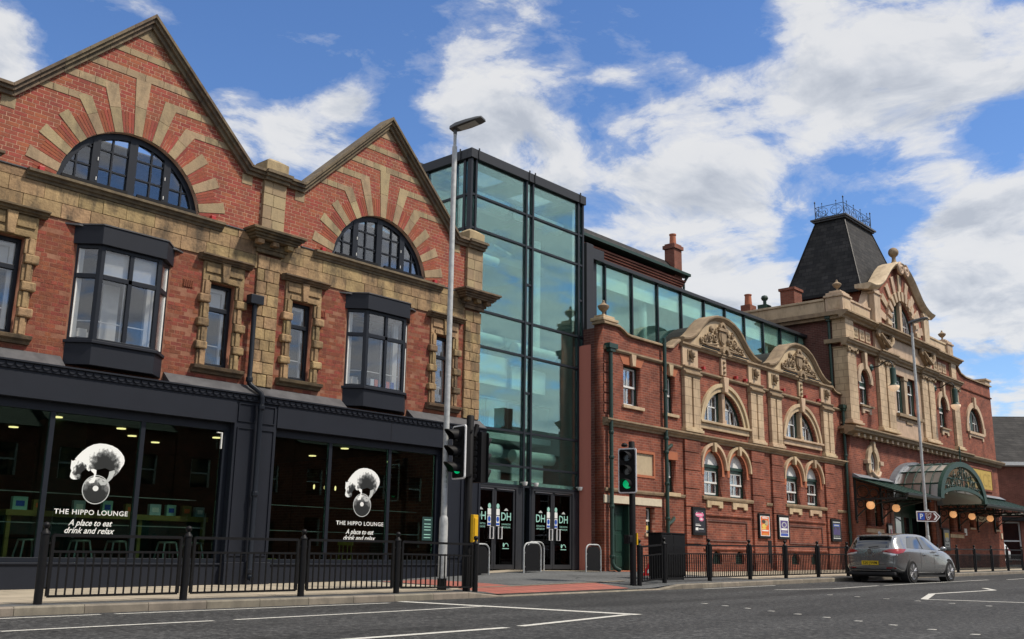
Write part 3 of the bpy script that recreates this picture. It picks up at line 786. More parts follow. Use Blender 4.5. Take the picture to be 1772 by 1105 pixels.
# coping stones along gables and parapets
def cop(i, t0, t1, brk=0.0):
    g = .004
    def at(line, t): a, b = line[i], line[i+1]; return (lerp(a[0], b[0], t), lerp(a[1], b[1], t))
    L = (Vector(top_line[i+1])-Vector(top_line[i])).length; e = g/L
    m = MB()
    for (A, B, y) in ((top_line, in1, -.20), (in1, in2, -.15), (in2, in0, -.085)):
        P = [at(B, t0+e), at(B, t1-e), at(A, t1-e), at(A, t0+e)]
        m.prism(P, y-brk, .30)
    return obj('coping_stone', m, 'stone_coping', HB)
for i in range(len(top_line)-1):
    L = (Vector(top_line[i+1])-Vector(top_line[i])).length; n = max(1, round(L/.62))
    for k in range(n): cop(i, k/n, (k+1)/n)
# pilasters, caps, brackets
for (a, b) in PIL:
    cx = (a+b)/2
    rows = [(7.47, 7.78), (7.79, 8.08), (8.09, 8.36), (8.37, 8.655)]
    for r, (z0, z1) in enumerate(rows):
        cuts = [a, cx-.03+.1*(r % 2), b] if r % 2 == 0 else [a, a+.22, b]
        for u, v in zip(cuts, cuts[1:]): obj('pilaster_stone', MB().prism(rect(u+.003, v-.003, z0, z1), -.085, .02), 'stone_gable', HB, bevel=.005)
    m = MB(); e = .045
    m.box(a-e, b+e, -.27, .28, 8.80, 8.868).box(a-e+.02, b+e-.02, -.22, .28, 8.73, 8.80).box(a-e+.03, b+e-.03, -.16, .28, 8.655, 8.73)
    obj('coping_stone', m, 'stone_coping', HB)
    m = MB(); m.prismz([(a, -.13), (b, -.13), (b, .33), (a, .33)], 8.868, 9.12)
    n = len(m.v); m.v += [(a,-.13,9.12),(b,-.13,9.12),(b,.33,9.12),(a,.33,9.12),(a+.17,.04,9.24),(b-.17,.04,9.24),(b-.17,.16,9.24),(a+.17,.16,9.24)]
    m.f += [(n,n+1,n+5,n+4),(n+1,n+2,n+6,n+5),(n+2,n+3,n+7,n+6),(n+3,n,n+4,n+7),(n+4,n+5,n+6,n+7)]
    obj('pilaster_cap', m, 'stone_gable', HB, bevel=.012)
    m = MB(); w = .70
    prof = [(.02, 7.46), (-.44, 7.46), (-.44, 7.41), (-.40, 7.385), (-.36, 7.34), (-.32, 7.32), (-.32, 7.26), (.02, 7.26)]
    n = 0
    # mitred cornice: three stacked trays
    for (dy, dx, z0, z1) in ((-.44, .69, 7.405, 7.46), (-.40, .65, 7.36, 7.405), (-.34, .59, 7.30, 7.36), (-.30, .55, 7.25, 7.30)):
        m.prismz([(cx-dx, dy), (cx+dx, dy), (cx+dx, .02), (cx-dx, .02)], z0, z1)
    m.prismz([(cx-.42, -.13), (cx+.42, -.13), (cx+.42, .02), (cx-.42, .02)], 7.09, 7.25)
    m.prismz([(cx-.36, -.10), (cx+.36, -.10), (cx+.36, .02), (cx-.36, .02)], 7.00, 7.09)
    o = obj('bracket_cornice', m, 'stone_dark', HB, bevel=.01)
    for dx in (-.38, 0, .38):
        obj('modillion', MB().box(cx+dx-.08, cx+dx+.08, -.27, -.12, 7.15, 7.25), 'stone_band', o, bevel=.01)
    # lower pilaster, squared blocks
    z = 4.10; r = 0; hs = [.27, .25, .25, .23, .25, .26, .24, .25, .28, .27, .30]
    for hgt in hs:
        cuts = [a, a+.29, b] if r % 3 == 1 else ([a, a+.18, a+.42, b] if r % 3 == 0 else [a, a+.25, b])
        for u, v in zip(cuts, cuts[1:]): obj('pilaster_stone', MB().prism(rect(u+.004, v-.004, z+.004, min(z+hgt, 6.99)-.004), -.055-random.uniform(0, .02), .02), 'stone_band', HB, bevel=.014)
        z += hgt; r += 1
# ashlar band under the gables
edges = [XL] + sorted([q for p in PIL for q in p])
for (a, b) in ((XL, 5.34), (5.92, 11.83), (12.41, 18.23)):
    for r, (z0, z1) in enumerate(((6.645, 6.93), (6.934, 7.215), (7.219, 7.385))):
        x = a + (0 if r % 2 else -.3)
        while x < b:
            w = random.uniform(.46, .72); u, v = max(a, x), min(b, x+w)
            if v-u > .05: obj('ashlar_stone', MB().prism(rect(u+.003, v-.003, z0, z1-.003), -.03-random.uniform(0, .012), .02), 'stone_band', HB, bevel=.006)
            x += w
for c in CG:
    m = MB(); m.prismx([(.1, 7.225), (-.05, 7.225), (-.06, 7.27), (-.10, 7.285), (-.115, 7.33), (-.17, 7.35), (-.17, 7.40), (.1, 7.42)], c-2.03, c+2.03)
    obj('sill_moulding', m, 'stone_coping', HB)
    for sd in (-1, 1):
        obj('alarm_box', MB().box(c+sd*1.78-.05, c+sd*1.78+.05, -.09, .0, 7.42, 7.51), 'red_plastic', HB, bevel=.008)
m = MB()
for (a, b) in ((XL, 6.85), (10.92, 11.47), (12.93, 13.28), (17.35, 17.83)): m.box(a, b, -.06, .02, 7.387, 7.41)
obj('lead_flashing', m, 'lead', HB)
# arched windows
def in_arch(c, poly, r=1.455): return clip_circle(poly, c, AZ, r, 40)
for c in CG:
    W = MB(); a0 = math.degrees(math.asin((ZB-AZ)/AR))
    W.ring(c, AZ, 1.385, 1.505, a0, 180-a0, .10, .20, 28)
    for (x, w) in ((0, .085), (-.745, .075), (.745, .075)):
        P = in_arch(c, rect(c+x-w, c+x+w, ZB, 9), 1.45); W.prism(P, .09, .19)
    W.prism(rect(c-1.46, c+1.46, ZB+.003, ZB+.12), .095, .195)
    fr = obj('arched_window', W, 'charcoal_frame', HB)
    B = MB()
    for x in (-.41, .41, -1.10, 1.10): 
        P = in_arch(c, rect(c+x-.017, c+x+.017, ZB+.1, 9), 1.43); B.prism(P, .115, .165)
    for z in (7.87, 8.26):
        for (x0, x1) in ((-1.45, -.8), (-.69, -.07), (.07, .69), (.8, 1.45)):
            P = in_arch(c, rect(c+x0, c+x1, z-.017, z+.017), 1.43)
            if len(P) > 2: B.prism(P, .118, .162)
    obj('glazing_bars', B, 'charcoal_frame', fr)
    for (x0, x1) in ((-1.43, -1.11), (-1.09, -.82), (-.67, -.425), (-.395, -.085), (.085, .395), (.425, .67), (.82, 1.09), (1.11, 1.43)):
        for (z0, z1) in ((ZB+.11, 7.853), (7.887, 8.243), (8.277, 8.8)):
            P = in_arch(c, rect(c+x0, c+x1, z0, z1), 1.40)
            if len(P) > 2 and max(p[0] for p in P)-min(p[0] for p in P) > .03:
                obj('pane', MB().prism(P, .142, .15), 'glass_dark', fr)
    for z in (7.845, 8.235):
        for (x0, x1) in ((-.66, -.44), (-.39, -.1), (.1, .39), (.44, .66)):
            obj('white_glazing_bead', MB().box(c+x0, c+x1, .155, .175, z-.004, z+.012), 'white_paint', fr)
    for (x0, x1) in ((-1.40, -.10), (.10, 1.40)):
        m = MB().box(c+x0, c+x1, -.03, .02, ZB+.07, ZB+.125)
        for t in (.1, .9): m.box(lerp(c+x0, c+x1, t)-.015, lerp(c+x0, c+x1, t)+.015, .021, .10, ZB+.085, ZB+.11)
        obj('window_rail', m, 'black_paint', fr)
    obj('hinge', MB().box(c-.71, c-.695, .075, .09, 7.6, 7.67).box(c-.71, c-.695, .075, .09, 8.0, 8.07).box(c+.695, c+.71, .075, .09, 7.6, 7.67).box(c+.695, c+.71, .075, .09, 8.0, 8.07), 'white_paint', fr)
    obj('room', MB().box(c-1.7, c+1.7, 1.9, 1.95, 7.1, 9.2), 'interior_grey', HB)
# stone-dressed windows of the first floor
for c in WIN:
    sur = obj('window_surround', MB().prism(rect(c-.49, c+.49, 6.125, 6.54), -.045, .02).prism(rect(c-.36, c+.36, 6.13, 6.24), -.075, -.045)
        .prism(rect(c-.44, c-.1, 6.30, 6.50), -.075, -.045).prism(rect(c+.1, c+.44, 6.30, 6.50), -.075, -.045), 'stone_band', HB, bevel=.01)
    obj('keystone', MB().prism([(c-.065, 6.13), (c+.065, 6.13), (c+.095, 6.54), (c-.095, 6.54)], -.12, -.05), 'stone_band', sur, bevel=.008)
    m = MB(); m.prismx([(.02, 6.535), (-.09, 6.535), (-.10, 6.56), (-.14, 6.575), (-.15, 6.61), (-.21, 6.625), (-.21, 6.655), (.02, 6.685)], c-.62, c+.62)
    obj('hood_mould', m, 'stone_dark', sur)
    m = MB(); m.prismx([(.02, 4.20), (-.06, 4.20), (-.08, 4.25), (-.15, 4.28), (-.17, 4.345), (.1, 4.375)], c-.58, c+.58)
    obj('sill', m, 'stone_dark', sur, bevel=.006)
    for sd in (-1, 1):
        zc = [(4.365, 4.675, 0), (4.68, 4.845, 1), (4.85, 5.145, 0), (5.15, 5.325, 1), (5.33, 5.645, 0), (5.65, 5.825, 1), (5.83, 6.12, 0)]
        for (z0, z1, big_) in zc:
            a, b = (.295, .49) if not big_ else (.30, .56)
            x0, x1 = c+sd*a, c+sd*b
            if big_: obj('quoin', MB().prism(rect(min(x0,x1), max(x0,x1), z0, z1), -.115, .02), 'stone_band', sur, bevel=.03)
            else:
                mj = MB().prism(rect(min(x0,x1), max(x0,x1), z0, z1), -.05, .02); xm = c+sd*.40; mj.prism(rect(xm-.045, xm+.045, z0, z1), -.085, -.05)
                obj('jamb_stone', mj, 'stone_band', sur, bevel=.012)
    fr = MB(); ins = 0.14
    fr.box(c-.295, c-.225, .12, .20, 4.37, 6.11).box(c+.225, c+.295, .12, .20, 4.37, 6.11).box(c-.225, c+.225, .12, .20, 4.37, 4.45).box(c-.225, c+.225, .12, .20, 6.04, 6.11).box(c-.225, c+.225, .115, .205, 5.54, 5.63)
    f = obj('window', fr, 'charcoal_frame', HB, bevel=.006)
    obj('pane', MB().box(c-.225, c+.225, .155, .163, 5.63, 6.04), 'glass_dark', f); obj('pane', MB().box(c-.225, c+.225, .155, .163, 4.45, 5.54), 'glass_dark', f)
    wf = MB(); wf.box(c+.15, c+.22, .22, .26, 4.45, 6.03).box(c-.215, c+.15, .23, .25, 4.83, 4.85).box(c-.215, c-.195, .22, .25, 4.45, 6.03).box(c-.19, c+.15, .22, .25, 5.97, 6.03)
    obj('inner_sash', wf, 'white_paint', f)
    if c in (WIN[0], WIN[1]): obj('blind', MB().box(c-.19, c+.15, .28, .285, 5.55, 6.0), 'blind', f)
    obj('room', MB().box(c-.42, c+.42, 1.3, 1.35, 4.2, 6.3), 'interior_grey', HB)
# bay windows
for bi, c in enumerate(CG):
    plan = lambda g, d=0.0: [(c-1.0-g, 0.03), (c-.62-g*.6, -.34-g-d), (c+.62+g*.6, -.34-g-d), (c+1.0+g, 0.03)]
    bw = obj('bay_window', MB().prismz(plan(.0), 3.97, 4.37).prismz(plan(.045), 4.37, 4.425), 'charcoal_paint', HB, bevel=.006)
    obj('bay_fascia', MB().prismz(plan(.055), 6.24, 6.60), 'charcoal_paint', bw, bevel=.006)
    obj('lead_roof', MB().prismz(plan(.075), 6.601, 6.625).prismz([(c-1.22, .0), (c-1.0, -.12), (c+1.0, -.12), (c+1.22, .0)], 6.57, 6.6), 'lead', bw)
    m = MB(); p = plan(-.02)
    def bar(a, b, t, z0, z1, th=.035):
        d = (Vector(b)-Vector(a)).normalized(); nn = Vector((-d.y, d.x)); q = Vector(a)+(Vector(b)-Vector(a))*t
        return q, d, nn
    def strip(a, b, t0, t1, z0, z1, th=.06, o=0.0, mb=None):
        a, b = Vector(a), Vector(b); d = (b-a).normalized(); nn = Vector((-d.y, d.x))
        u, v = a+(b-a)*t0, a+(b-a)*t1; q = [u+nn*o, v+nn*o, v+nn*(o+th), u+nn*(o+th)]
        mb.prismz([(s.x, s.y) for s in q], z0, z1)
    sides = [(p[0], p[1]), (p[1], p[2]), (p[2], p[3])]
    gl = []
    for si, (a, b) in enumerate(sides):
        L = (Vector(b)-Vector(a)).length; e = .075/L
        strip(a, b, 0, e, 4.425, 6.24, mb=m); strip(a, b, 1-e, 1, 4.425, 6.24, mb=m)
        strip(a, b, e, 1-e, 4.425, 4.475, mb=m); strip(a, b, e, 1-e, 6.17, 6.24, mb=m); strip(a, b, e, 1-e, 5.60, 5.69, mb=m)
        cols = [(e, 1-e)]
        if si == 1:
            strip(a, b, .5-.04/L, .5+.04/L, 4.475, 6.17, mb=m); cols = [(e, .5-.04/L), (.5+.04/L, 1-e)]
        for (t0, t1) in cols:
            for (z0, z1) in ((4.475, 5.60), (5.69, 6.17)):
                g_ = MB(); strip(a, b, t0, t1, z0, z1, th=.008, o=.03, mb=g_); gl.append(g_)
    fo = obj('bay_frame', m, 'charcoal_frame', bw, bevel=.005)
    for g_ in gl: obj('pane', g_, 'glass_dark', fo)
    w = MB()
    for si, (a, b) in enumerate(sides):
        L = (Vector(b)-Vector(a)).length; e = .09/L
        for (t0, t1) in ([(e, 1-e)] if si != 1 else [(e, .5-.05/L), (.5+.05/L, 1-e)]):
            strip(a, b, t0, t1, 4.80, 4.82, th=.015, o=.10, mb=w)
            k = .018/L
            strip(a, b, t0, t0+k, 4.475, 5.60, th=.02, o=.09, mb=w) if si != 1 else strip(a, b, t1-k, t1, 4.475, 5.60, th=.02, o=.09, mb=w)
    obj('inner_sash', w, 'white_paint', bw)
    w = MB()
    w.box(c+.55, c+.70, .05, .12, 4.45, 6.15); w.box(c-.85, c-.78, .12, .2, 4.45, 6.15)
    if bi == 0: w.box(c-.30, c+.02, .10, .14, 4.45, 5.62)
    obj('curtain', w, 'curtain', bw)
    if bi == 0:
        obj('blind', MB().box(c-.58, c+.58, -.20, -.195, 5.62, 6.16), 'blind', bw)
    obj('desk_box', MB().box(c-.8, c-.6, -.10, .02, 4.5, 4.60).box(c-.78, c-.62, -.09, .01, 4.60, 4.66), 'off_white', bw)
    obj('bay_lining', MB().box(c-.90, c-.80, -.03, -.009, 4.43, 6.23).box(c+.80, c+.90, -.03, -.009, 4.43, 6.23).box(c-.8, c+.8, .46, .6, 4.2, 4.42), 'white_paint', bw)
    obj('room', MB().box(c-1.5, c+1.5, 2.0, 2.05, 4.0, 6.6), 'interior_grey', HB)
    if bi == 1:
        for (dx, mt) in ((-.28, 'print_white'), (-.16, 'print_orange'), (.2, 'print_orange'), (.34, 'print_blue')):
            obj('card', MB().box(c+dx-.05, c+dx+.05, -.22, -.21, 4.48, 4.48+.17), mt, bw)
# air bricks
for x in (10.26, 13.62):
    m = MB().box(x-.115, x+.115, -.02, .0, 5.90, 6.05)
    for i in range(5): m.box(x-.10+i*.045, x-.085+i*.045, -.035, -.02, 5.91, 6.04)
    obj('air_brick', m, 'brick_old', HB)
# lead flashing, scalloped cornice, fascia
m = MB()
for (a, b) in ((XL, CG[0]-1.02), (CG[0]+1.02, CG[1]-1.02), (CG[1]+1.02, 18.9)):
    m.prismx([(.02, 4.10), (-.02, 4.10), (-.28, 3.885), (.02, 3.885)], a, b)
obj('lead_flashing', m, 'lead', HB)
obj('cornice', MB().prismx([(.02, 3.884), (-.31, 3.884), (-.31, 3.855), (-.26, 3.85), (-.25, 3.735), (.02, 3.735)], XL, 18.92), 'charcoal_paint', HB)
sc = MB(); sc.prism([(-.07, 0)] + arc(0, 0, .07, 180, 360, 8) , -.012, .002); scm = sc.mesh('scallop'); scm.materials.append(MATS['charcoal_paint'])
x = 6.3
while x < 18.8: inst('scallop', scm, (x, -.262, 3.835), HB); x += .155
fas = obj('fascia', MB().box(XL, 11.47, -.22, .1, 3.26, 3.734).box(12.49, 17.49, -.22, .1, 3.26, 3.734), 'charcoal_paint', HB)
obj('fascia_joint', MB().box(15.68, 15.69, -.222, -.219, 3.265, 3.73), 'black_paint', fas)
# shop pilasters with raised panels
for (a, b) in ((11.47, 12.49), (17.49, 18.80)):
    p = obj('shop_pilaster', MB().box(a, b, -.20, .1, .5, 3.734).box(a-.03, b+.03, -.26, .1, .0, .5), 'charcoal_paint', HB, bevel=.008)
    w = (b-a)
    for (u, v) in ((.06, .46), (.54, .94)):
        for (z0, z1) in ((3.30, 3.68), (.62, 3.18)):
            m = MB(); x0, x1 = a+w*u, a+w*v; t = .02
            m.box(x0, x1, -.225, -.2, z0, z0+t).box(x0, x1, -.225, -.2, z1-t, z1).box(x0, x0+t, -.225, -.2, z0+t, z1-t).box(x1-t, x1, -.225, -.2, z0+t, z1-t)
            obj('panel_moulding', m, 'charcoal_paint', p)
# stall risers and shop windows
for (a, b, mull, nm) in ((XL, 11.47, (4.6, 7.86, 9.59), 0), (12.49, 17.49, (14.08, 15.84), 1)):
    obj('stall_riser', MB().box(a, b, -.10, .1, -.05, .44).box(a, b, -.13, .1, .44, .475), 'charcoal_paint', HB, bevel=.006)
    m = MB().box(a, b, -.05, .08, .476, .56).box(a, b, -.05, .12, 3.09, 3.26)
    xs = [a+.05, *mull, b-.07]
    m.box(a, a+.08, -.04, .06, .56, 3.09).box(b-.13, b, -.04, .06, .56, 3.09)
    for x in mull: m.box(x-.045, x+.045, -.04, .06, .56, 3.09)
    w = obj('shop_window', m, 'charcoal_frame', HB, bevel=.004)
    ed = [a+.08] + list(mull) + [b-.13]
    for u, v in zip(ed, ed[1:]): obj('pane', MB().box(u+.046, v-.046, -.008, .004, .561, 3.089), 'glass_shop', w)
obj('window_stay', MB().box(11.26, 11.285, -.09, -.05, 2.72, 3.05).box(11.16, 11.26, -.09, -.05, 3.03, 3.05), 'white_paint', HB)
# grey downpipe with hopper
dp = MB().box(11.60, 11.92, -.26, -.07, 5.80, 6.00)
dpo = obj('downpipe', dp, 'charcoal_frame', HB, bevel=.01)
obj('pipe', MB().tube([(11.77, -.15, 5.8), (11.77, -.15, 4.16), (11.80, -.18, 4.08), (11.95, -.34, 3.92), (11.98, -.36, 3.8), (11.98, -.33, 3.5), (11.98, -.33, .26), (11.98, -.36, .2), (11.98, -.45, .17)], .052, 12), 'charcoal_frame', dpo, auto=40)
for (x, y, z) in ((11.77, -.15, 4.2), (11.98, -.345, 3.62), (11.98, -.33, 1.85), (11.98, -.33, .32)):
    obj('pipe_collar', MB().lathe(x, y, [(.066, -.05), (.072, -.03), (.072, .03), (.066, .05)], 12, z), 'charcoal_frame', dpo)

# window graphics
HP = {
 'body': [(-.424,2.286),(-.374,2.355),(-.297,2.443),(-.208,2.52),(-.106,2.577),(.01,2.607),(.131,2.608),(.255,2.586),(.362,2.541),(.441,2.479),(.501,2.406),(.525,2.33),(.516,2.261),(.472,2.19),(.43,2.11),(.375,2.049),(.338,2.017),(.301,2.073),(.244,2.136),(.159,2.168),(.082,2.144),(.024,2.13),(-.074,2.123),(-.112,2.111),(-.139,2.09),(-.181,2.116),(-.203,2.189),(-.263,2.232),(-.324,2.256),(-.383,2.266)],
 'dark': [(-.209,2.359),(-.166,2.41),(-.128,2.337),(-.082,2.369),(-.008,2.413),(.048,2.447),(.104,2.399),(.194,2.401),(.301,2.352),(.358,2.298),(.474,2.268),(.503,2.29),(.471,2.2),(.429,2.12),(.382,2.078),(.344,2.143),(.238,2.183),(.157,2.187),(.1,2.164),(.023,2.139),(-.076,2.138),(-.115,2.045),(-.148,2.08),(-.178,2.21)],
 'head': [(-.48,2.272),(-.458,2.249),(-.422,2.271),(-.345,2.269),(-.274,2.241),(-.222,2.216),(-.189,2.181),(-.193,2.134),(-.229,2.103),(-.264,2.072),(-.289,2.033),(-.274,1.993),(-.293,1.958),(-.335,1.933),(-.401,1.925),(-.45,1.939),(-.479,1.974),(-.474,2.03),(-.461,2.077),(-.485,2.122),(-.483,2.169)],
 'face': [(-.356,2.197),(-.303,2.239),(-.248,2.186),(-.25,2.12),(-.283,2.071),(-.325,2.096),(-.358,2.131)],
 'nose': [(-.355,2.019),(-.313,2.031),(-.291,2.005),(-.307,1.972),(-.34,1.974)],
 'leg1': [(-.105,2.13),(-.056,2.139),(.001,2.119),(.003,2.053),(-.006,2.005),(-.004,1.939),(-.018,1.891),(-.095,1.873),(-.123,1.894),(-.101,1.923),(-.065,1.954),(-.041,2.002),(-.036,2.05),(-.069,2.076),(-.101,2.102)],
 'leg2': [(.247,2.107),(.344,2.143),(.36,2.096),(.335,2.046),(.32,1.997),(.275,1.946),(.22,1.895),(.194,1.86),(.115,1.851),(.058,1.914),(.086,1.935),(.158,1.911),(.205,1.942),(.237,2.011),(.247,2.069)]}
def flat(poly, y): 
    m = MB(); m.v = [(p[0], y, p[1]) for p in poly]; m.f = [tuple(range(len(poly)))]; return m
def shaded_print(name, dark_c, dark_r, soft):
    """printed photograph tone: white fading to black by position in the print"""
    m = bpy.data.materials.new(name); m.use_nodes = True; nt = m.node_tree; b = nt.nodes['Principled BSDF']; b.inputs['Roughness'].default_value = .6
    tc = N(nt, 'ShaderNodeTexCoord'); nz = N(nt, 'ShaderNodeTexNoise', ins={'Vector': tc.outputs['Object'], 'Scale': 16.0, 'Detail': 4.0})
    dist = N(nt, 'ShaderNodeVectorMath', operation='DISTANCE', ins={0: tc.outputs['Object'], 1: dark_c}).outputs['Value']
    v = math_n(nt, 'ADD', math_n(nt, 'DIVIDE', dist, dark_r), math_n(nt, 'MULTIPLY', math_n(nt, 'SUBTRACT', nz.outputs['Fac'], .5), soft))
    col = ramp_n(nt, v, [(.50, (.008, .01, .01)), (.70, (.16, .17, .17)), (.88, (.82, .85, .83))])
    nt.links.new(col, b.inputs['Base Color']); MATS[name] = m
shaded_print('print_body', (.15, 0, 2.20), .37, .75)
shaded_print('print_head', (-.27, 0, 2.08), .20, 1.4)
shaded_print('print_ball', (.02, 0, 1.60), .46, .5)
for c in (8.77, 15.055):
    def dec(poly, y, mat):
        me = flat(poly, 0).mesh('print'); me.materials.append(MATS[mat]); o = inst('window_graphic', me, (c, y, 0), HB); return o
    dec(arc(.03, 1.768, .262, 0, 360, 40, .228), -.0095, 'print_ball')
    m = MB(); m.ring(.03, 1.768, .245, .262, 0, 360, 0, .0004, 36); me = m.mesh('print'); me.materials.append(MATS['print_mid']); inst('window_graphic', me, (c, -.0105, 0), HB, scale=(1, 1, 1))
    dec(arc(.02, 1.79, .055, 0, 360, 16, .05), -.011, 'print_white')
    dec(HP['body'], -.0112, 'print_body'); dec(HP['leg1'], -.0118, 'print_head'); dec(HP['leg2'], -.0118, 'print_mid')
    dec(HP['head'], -.0124, 'print_head'); dec(HP['nose'], -.013, 'print_grey')
    text('THE HIPPO LOUNGE', c, 1.315, -.011, .085, 'print_white', HB, width=1.38, bold=.012, space=1.1)
    text('A place to eat', c, 1.12, -.011, .105, 'print_white', HB, width=.82, shear=.35, bold=.012)
    text('drink and relax', c, .985, -.011, .105, 'print_white', HB, width=.93, shear=.35, bold=.012)
nb = obj('window_notice', MB().box(16.98, 17.32, -.014, -.009, 1.02, 1.58), 'teal_panel', HB)
for z in (1.50, 1.40, 1.33, 1.26, 1.15, 1.08): obj('notice_line', MB().box(17.04, 17.26, -.0155, -.0145, z, z+.02), 'mint', nb)
# lounge interior
obj('floor', MB().box(XL+.3, XR-.3, .1, 8.9, -.2, .09), 'interior_dark', HB)
obj('back_wall', MB().box(XL+.3, XR-.3, 8.4, 8.5, 0, 3.35), 'interior_green', HB)
obj('inner_column', MB().box(12.5, 12.8, 1.5, 1.8, 0, 3.3).box(9.0, 9.75, 2.6, 3.2, 0, 3.3), 'interior_green', HB)
obj('shelf_reflection_bars', MB().box(XL+.4, 11.2, .55, .57, 1.69, 1.705).box(XL+.4, 11.2, .55, .57, 1.15, 1.165).box(12.6, 17.3, .55, .57, 1.69, 1.705).box(12.6, 17.3, .55, .57, 1.15, 1.165), 'interior_mid', HB)  # thin grey bars imitating the pale shelf lines reflected in the glass
lm = MB().lathe(0, 0, [(.0, .0), (.10, .0), (.10, .02), (.0, .02)], 16).mesh('downlight'); lm.materials.append(MATS['bulb_warm'])
for (x, y) in ((7.3, 3.0), (8.0, 4.5), (9.1, 2.6), (9.3, 5.2), (10.9, 3.4), (10.4, 5.8), (11.8, 4.6), (12.9, 5.5), (14.2, 3.0), (15.2, 4.2), (16.6, 2.6), (17.4, 5.0), (16.0, 6.6), (13.2, 3.2), (7.0, 5.5)):
    inst('downlight', lm, (x, y, 3.32), HB)
pend = MB().lathe(0, 0, [(.008, .0), (.022, -.03), (.022, -.09), (.01, -.12)], 10).mesh('pendant_bulb'); pend.materials.append(MATS['bulb_warm'])
for i in range(3): inst('pendant_bulb', pend, (16.3+i*.35, 3.4, 2.42), HB)
# things inside the lounge
tb = thing('window_bar', 'olive topped high bar bench behind the lounge window under the paper bags', 'bench', (9.6, .9, .09))
obj('top', MB().box(7.55, 11.6, .70, 1.15, 1.28, 1.38), 'olive_wood', tb); obj('front_panel', MB().box(7.62, 11.55, .95, 1.0, .95, 1.279), 'teal_panel', tb)
for x in (7.6, 10.1, 11.5): obj('leg', MB().box(x, x+.07, .74, .81, .09, 1.28), 'olive_wood', tb)
def bag(x, h, w, i):
    m = MB().prismz([(-w/2, -.05), (w/2, -.05), (w/2, .05), (-w/2, .05)], 0, h); 
    r = thing('paper_bag', ['pale blue printed paper bag standing on the olive window bar', 'brown patterned paper bag standing on the olive window bar', 'pale mint paper bag with cut-out top on the olive window bar'][i % 3], 'bag', (x, .92, 1.38), 'bags on the lounge window bar', local=True)
    obj('bag_body', m, ['mint', 'olive_wood', 'bag_paper'][i % 3], r); obj('printed_label', MB().box(-w*.3, w*.3, -.054, -.051, h*.3, h*.7), ['sign_blue', 'print_orange', 'print_white'][i % 3], r)
for i, (x, h, w) in enumerate(((7.85, .24, .26), (8.2, .2, .22), (8.95, .22, .22), (9.5, .24, .2), (9.98, .2, .22), (10.5, .22, .24), (10.85, .22, .2), (11.2, .22, .2), (11.5, .2, .2))): bag(x, h, w, i)
def stool():
    r = thing('bar_stool', 'tall pressed metal stool under the end of the window bar left of the lettering', 'stool', (0,0,0), 'metal stools at the window bar', local=True)
    obj('seat', MB().lathe(0, 0, [(.02, .74), (.17, .74), (.18, .76), (.16, .78), (.02, .78)], 14), 'stool_metal', r)
    for sx in (-1, 1):
        for sy in (-1, 1): obj('leg', MB().tube([(sx*.12, sy*.12, .75), (sx*.16, sy*.16, .5), (sx*.2, sy*.2, .0)], .018, 6), 'stool_metal', r)
    obj('footrest', MB().tube([(-.175, -.175, .3), (.175, -.175, .3), (.175, .175, .3), (-.175, .175, .3)], .012, 6, closed=True), 'stool_metal', r)
    return r
s0 = stool(); s0.location = (7.9, .48, .095)
for x, l in ((8.85, 'tall pressed metal stool under the window bar below the first word of the lounge lettering'), (9.55, 'tall pressed metal stool under the window bar below the last word of the lounge lettering'), (10.6, 'tall pressed metal stool under the window bar beside its end, left one of a pair'), (11.15, 'tall pressed metal stool under the far end of the window bar by the shop pilaster')): dup(s0, (x, .48, .095), l)
def chair():
    r = thing('cafe_chair', 'yellow spindle-back cafe chair beside the shop pilaster inside the right-hand lounge window', 'chair', (0,0,0), 'yellow chairs in the lounge', local=True)
    obj('seat', MB().box(-.2, .2, -.2, .2, .44, .47), 'yellow_plastic', r)
    for sx in (-1, 1):
        for sy in (-1, 1): obj('leg', MB().tube([(sx*.16, sy*.16, .44), (sx*.21, sy*.21, 0)], .018, 6), 'yellow_plastic', r)
    obj('backrest', MB().box(-.2, .2, .17, .2, .78, .86), 'yellow_plastic', r)
    for x in (-.16, -.06, .06, .16): obj('spindle', MB().tube([(x, .18, .46), (x, .19, .79)], .011, 6), 'yellow_plastic', r)
    return r
c0 = chair(); c0.location = (13.0, .7, .095); c0.rotation_euler.z = 1.9
dup(c0, (15.2, .8, .095), 'yellow spindle-back cafe chair behind the lettering of the right-hand lounge window', rotz=-1.2)

# ------------------------------------------------------------------ glass entrance tower
TW = thing('glass_entrance_tower', 'tall teal glazed entrance tower with dark frames and DH doors', 'building', (21.8, .8, .31))
TY, TX0, TX1, TB = .80, 19.16, 24.37, 7.0
ZT = 11.72
VX = [19.19, 19.38, 21.585, 21.88, 24.11, 24.34]
ZR = [2.59, 3.13, 4.10, 6.33, 7.34, 9.67, 10.66]
fr = MB()
for x in VX: obj('mullion', MB().box(x-.036, x+.036, TY-.03, TY+.11, .31, ZT), 'mullion', TW)
for z in ZR:
    for a, b in zip(VX, VX[1:]): obj('transom', MB().box(a+.037, b-.037, TY-.02, TY+.09, z-.03, z+.03), 'mullion', TW)
for (a, b, z) in ((2, 3, 8.5), (2, 3, 5.26), (4, 5, 8.52), (4, 5, 5.2)): obj('transom', MB().box(VX[a]+.046, VX[b]-.046, TY-.015, TY+.08, z-.03, z+.03), 'mullion', TW)
zs = ZR + [ZT]
def tower_pane(a, b, z0, z1):
    w, h = b-a-.072, z1-z0-.058; o = obj('pane', MB().box(-w/2, w/2, -.006, .006, -h/2, h/2), 'glass_tower')
    o.location = ((a+b)/2, TY+.03, (z0+z1)/2); o.rotation_euler = (R(random.uniform(-.35, .35)), 0, R(random.uniform(-.35, .35))); attach(o, TW)
for i, (a, b) in enumerate(zip(VX, VX[1:])):
    for z0, z1 in zip(zs, zs[1:]): tower_pane(a, b, z0, z1)
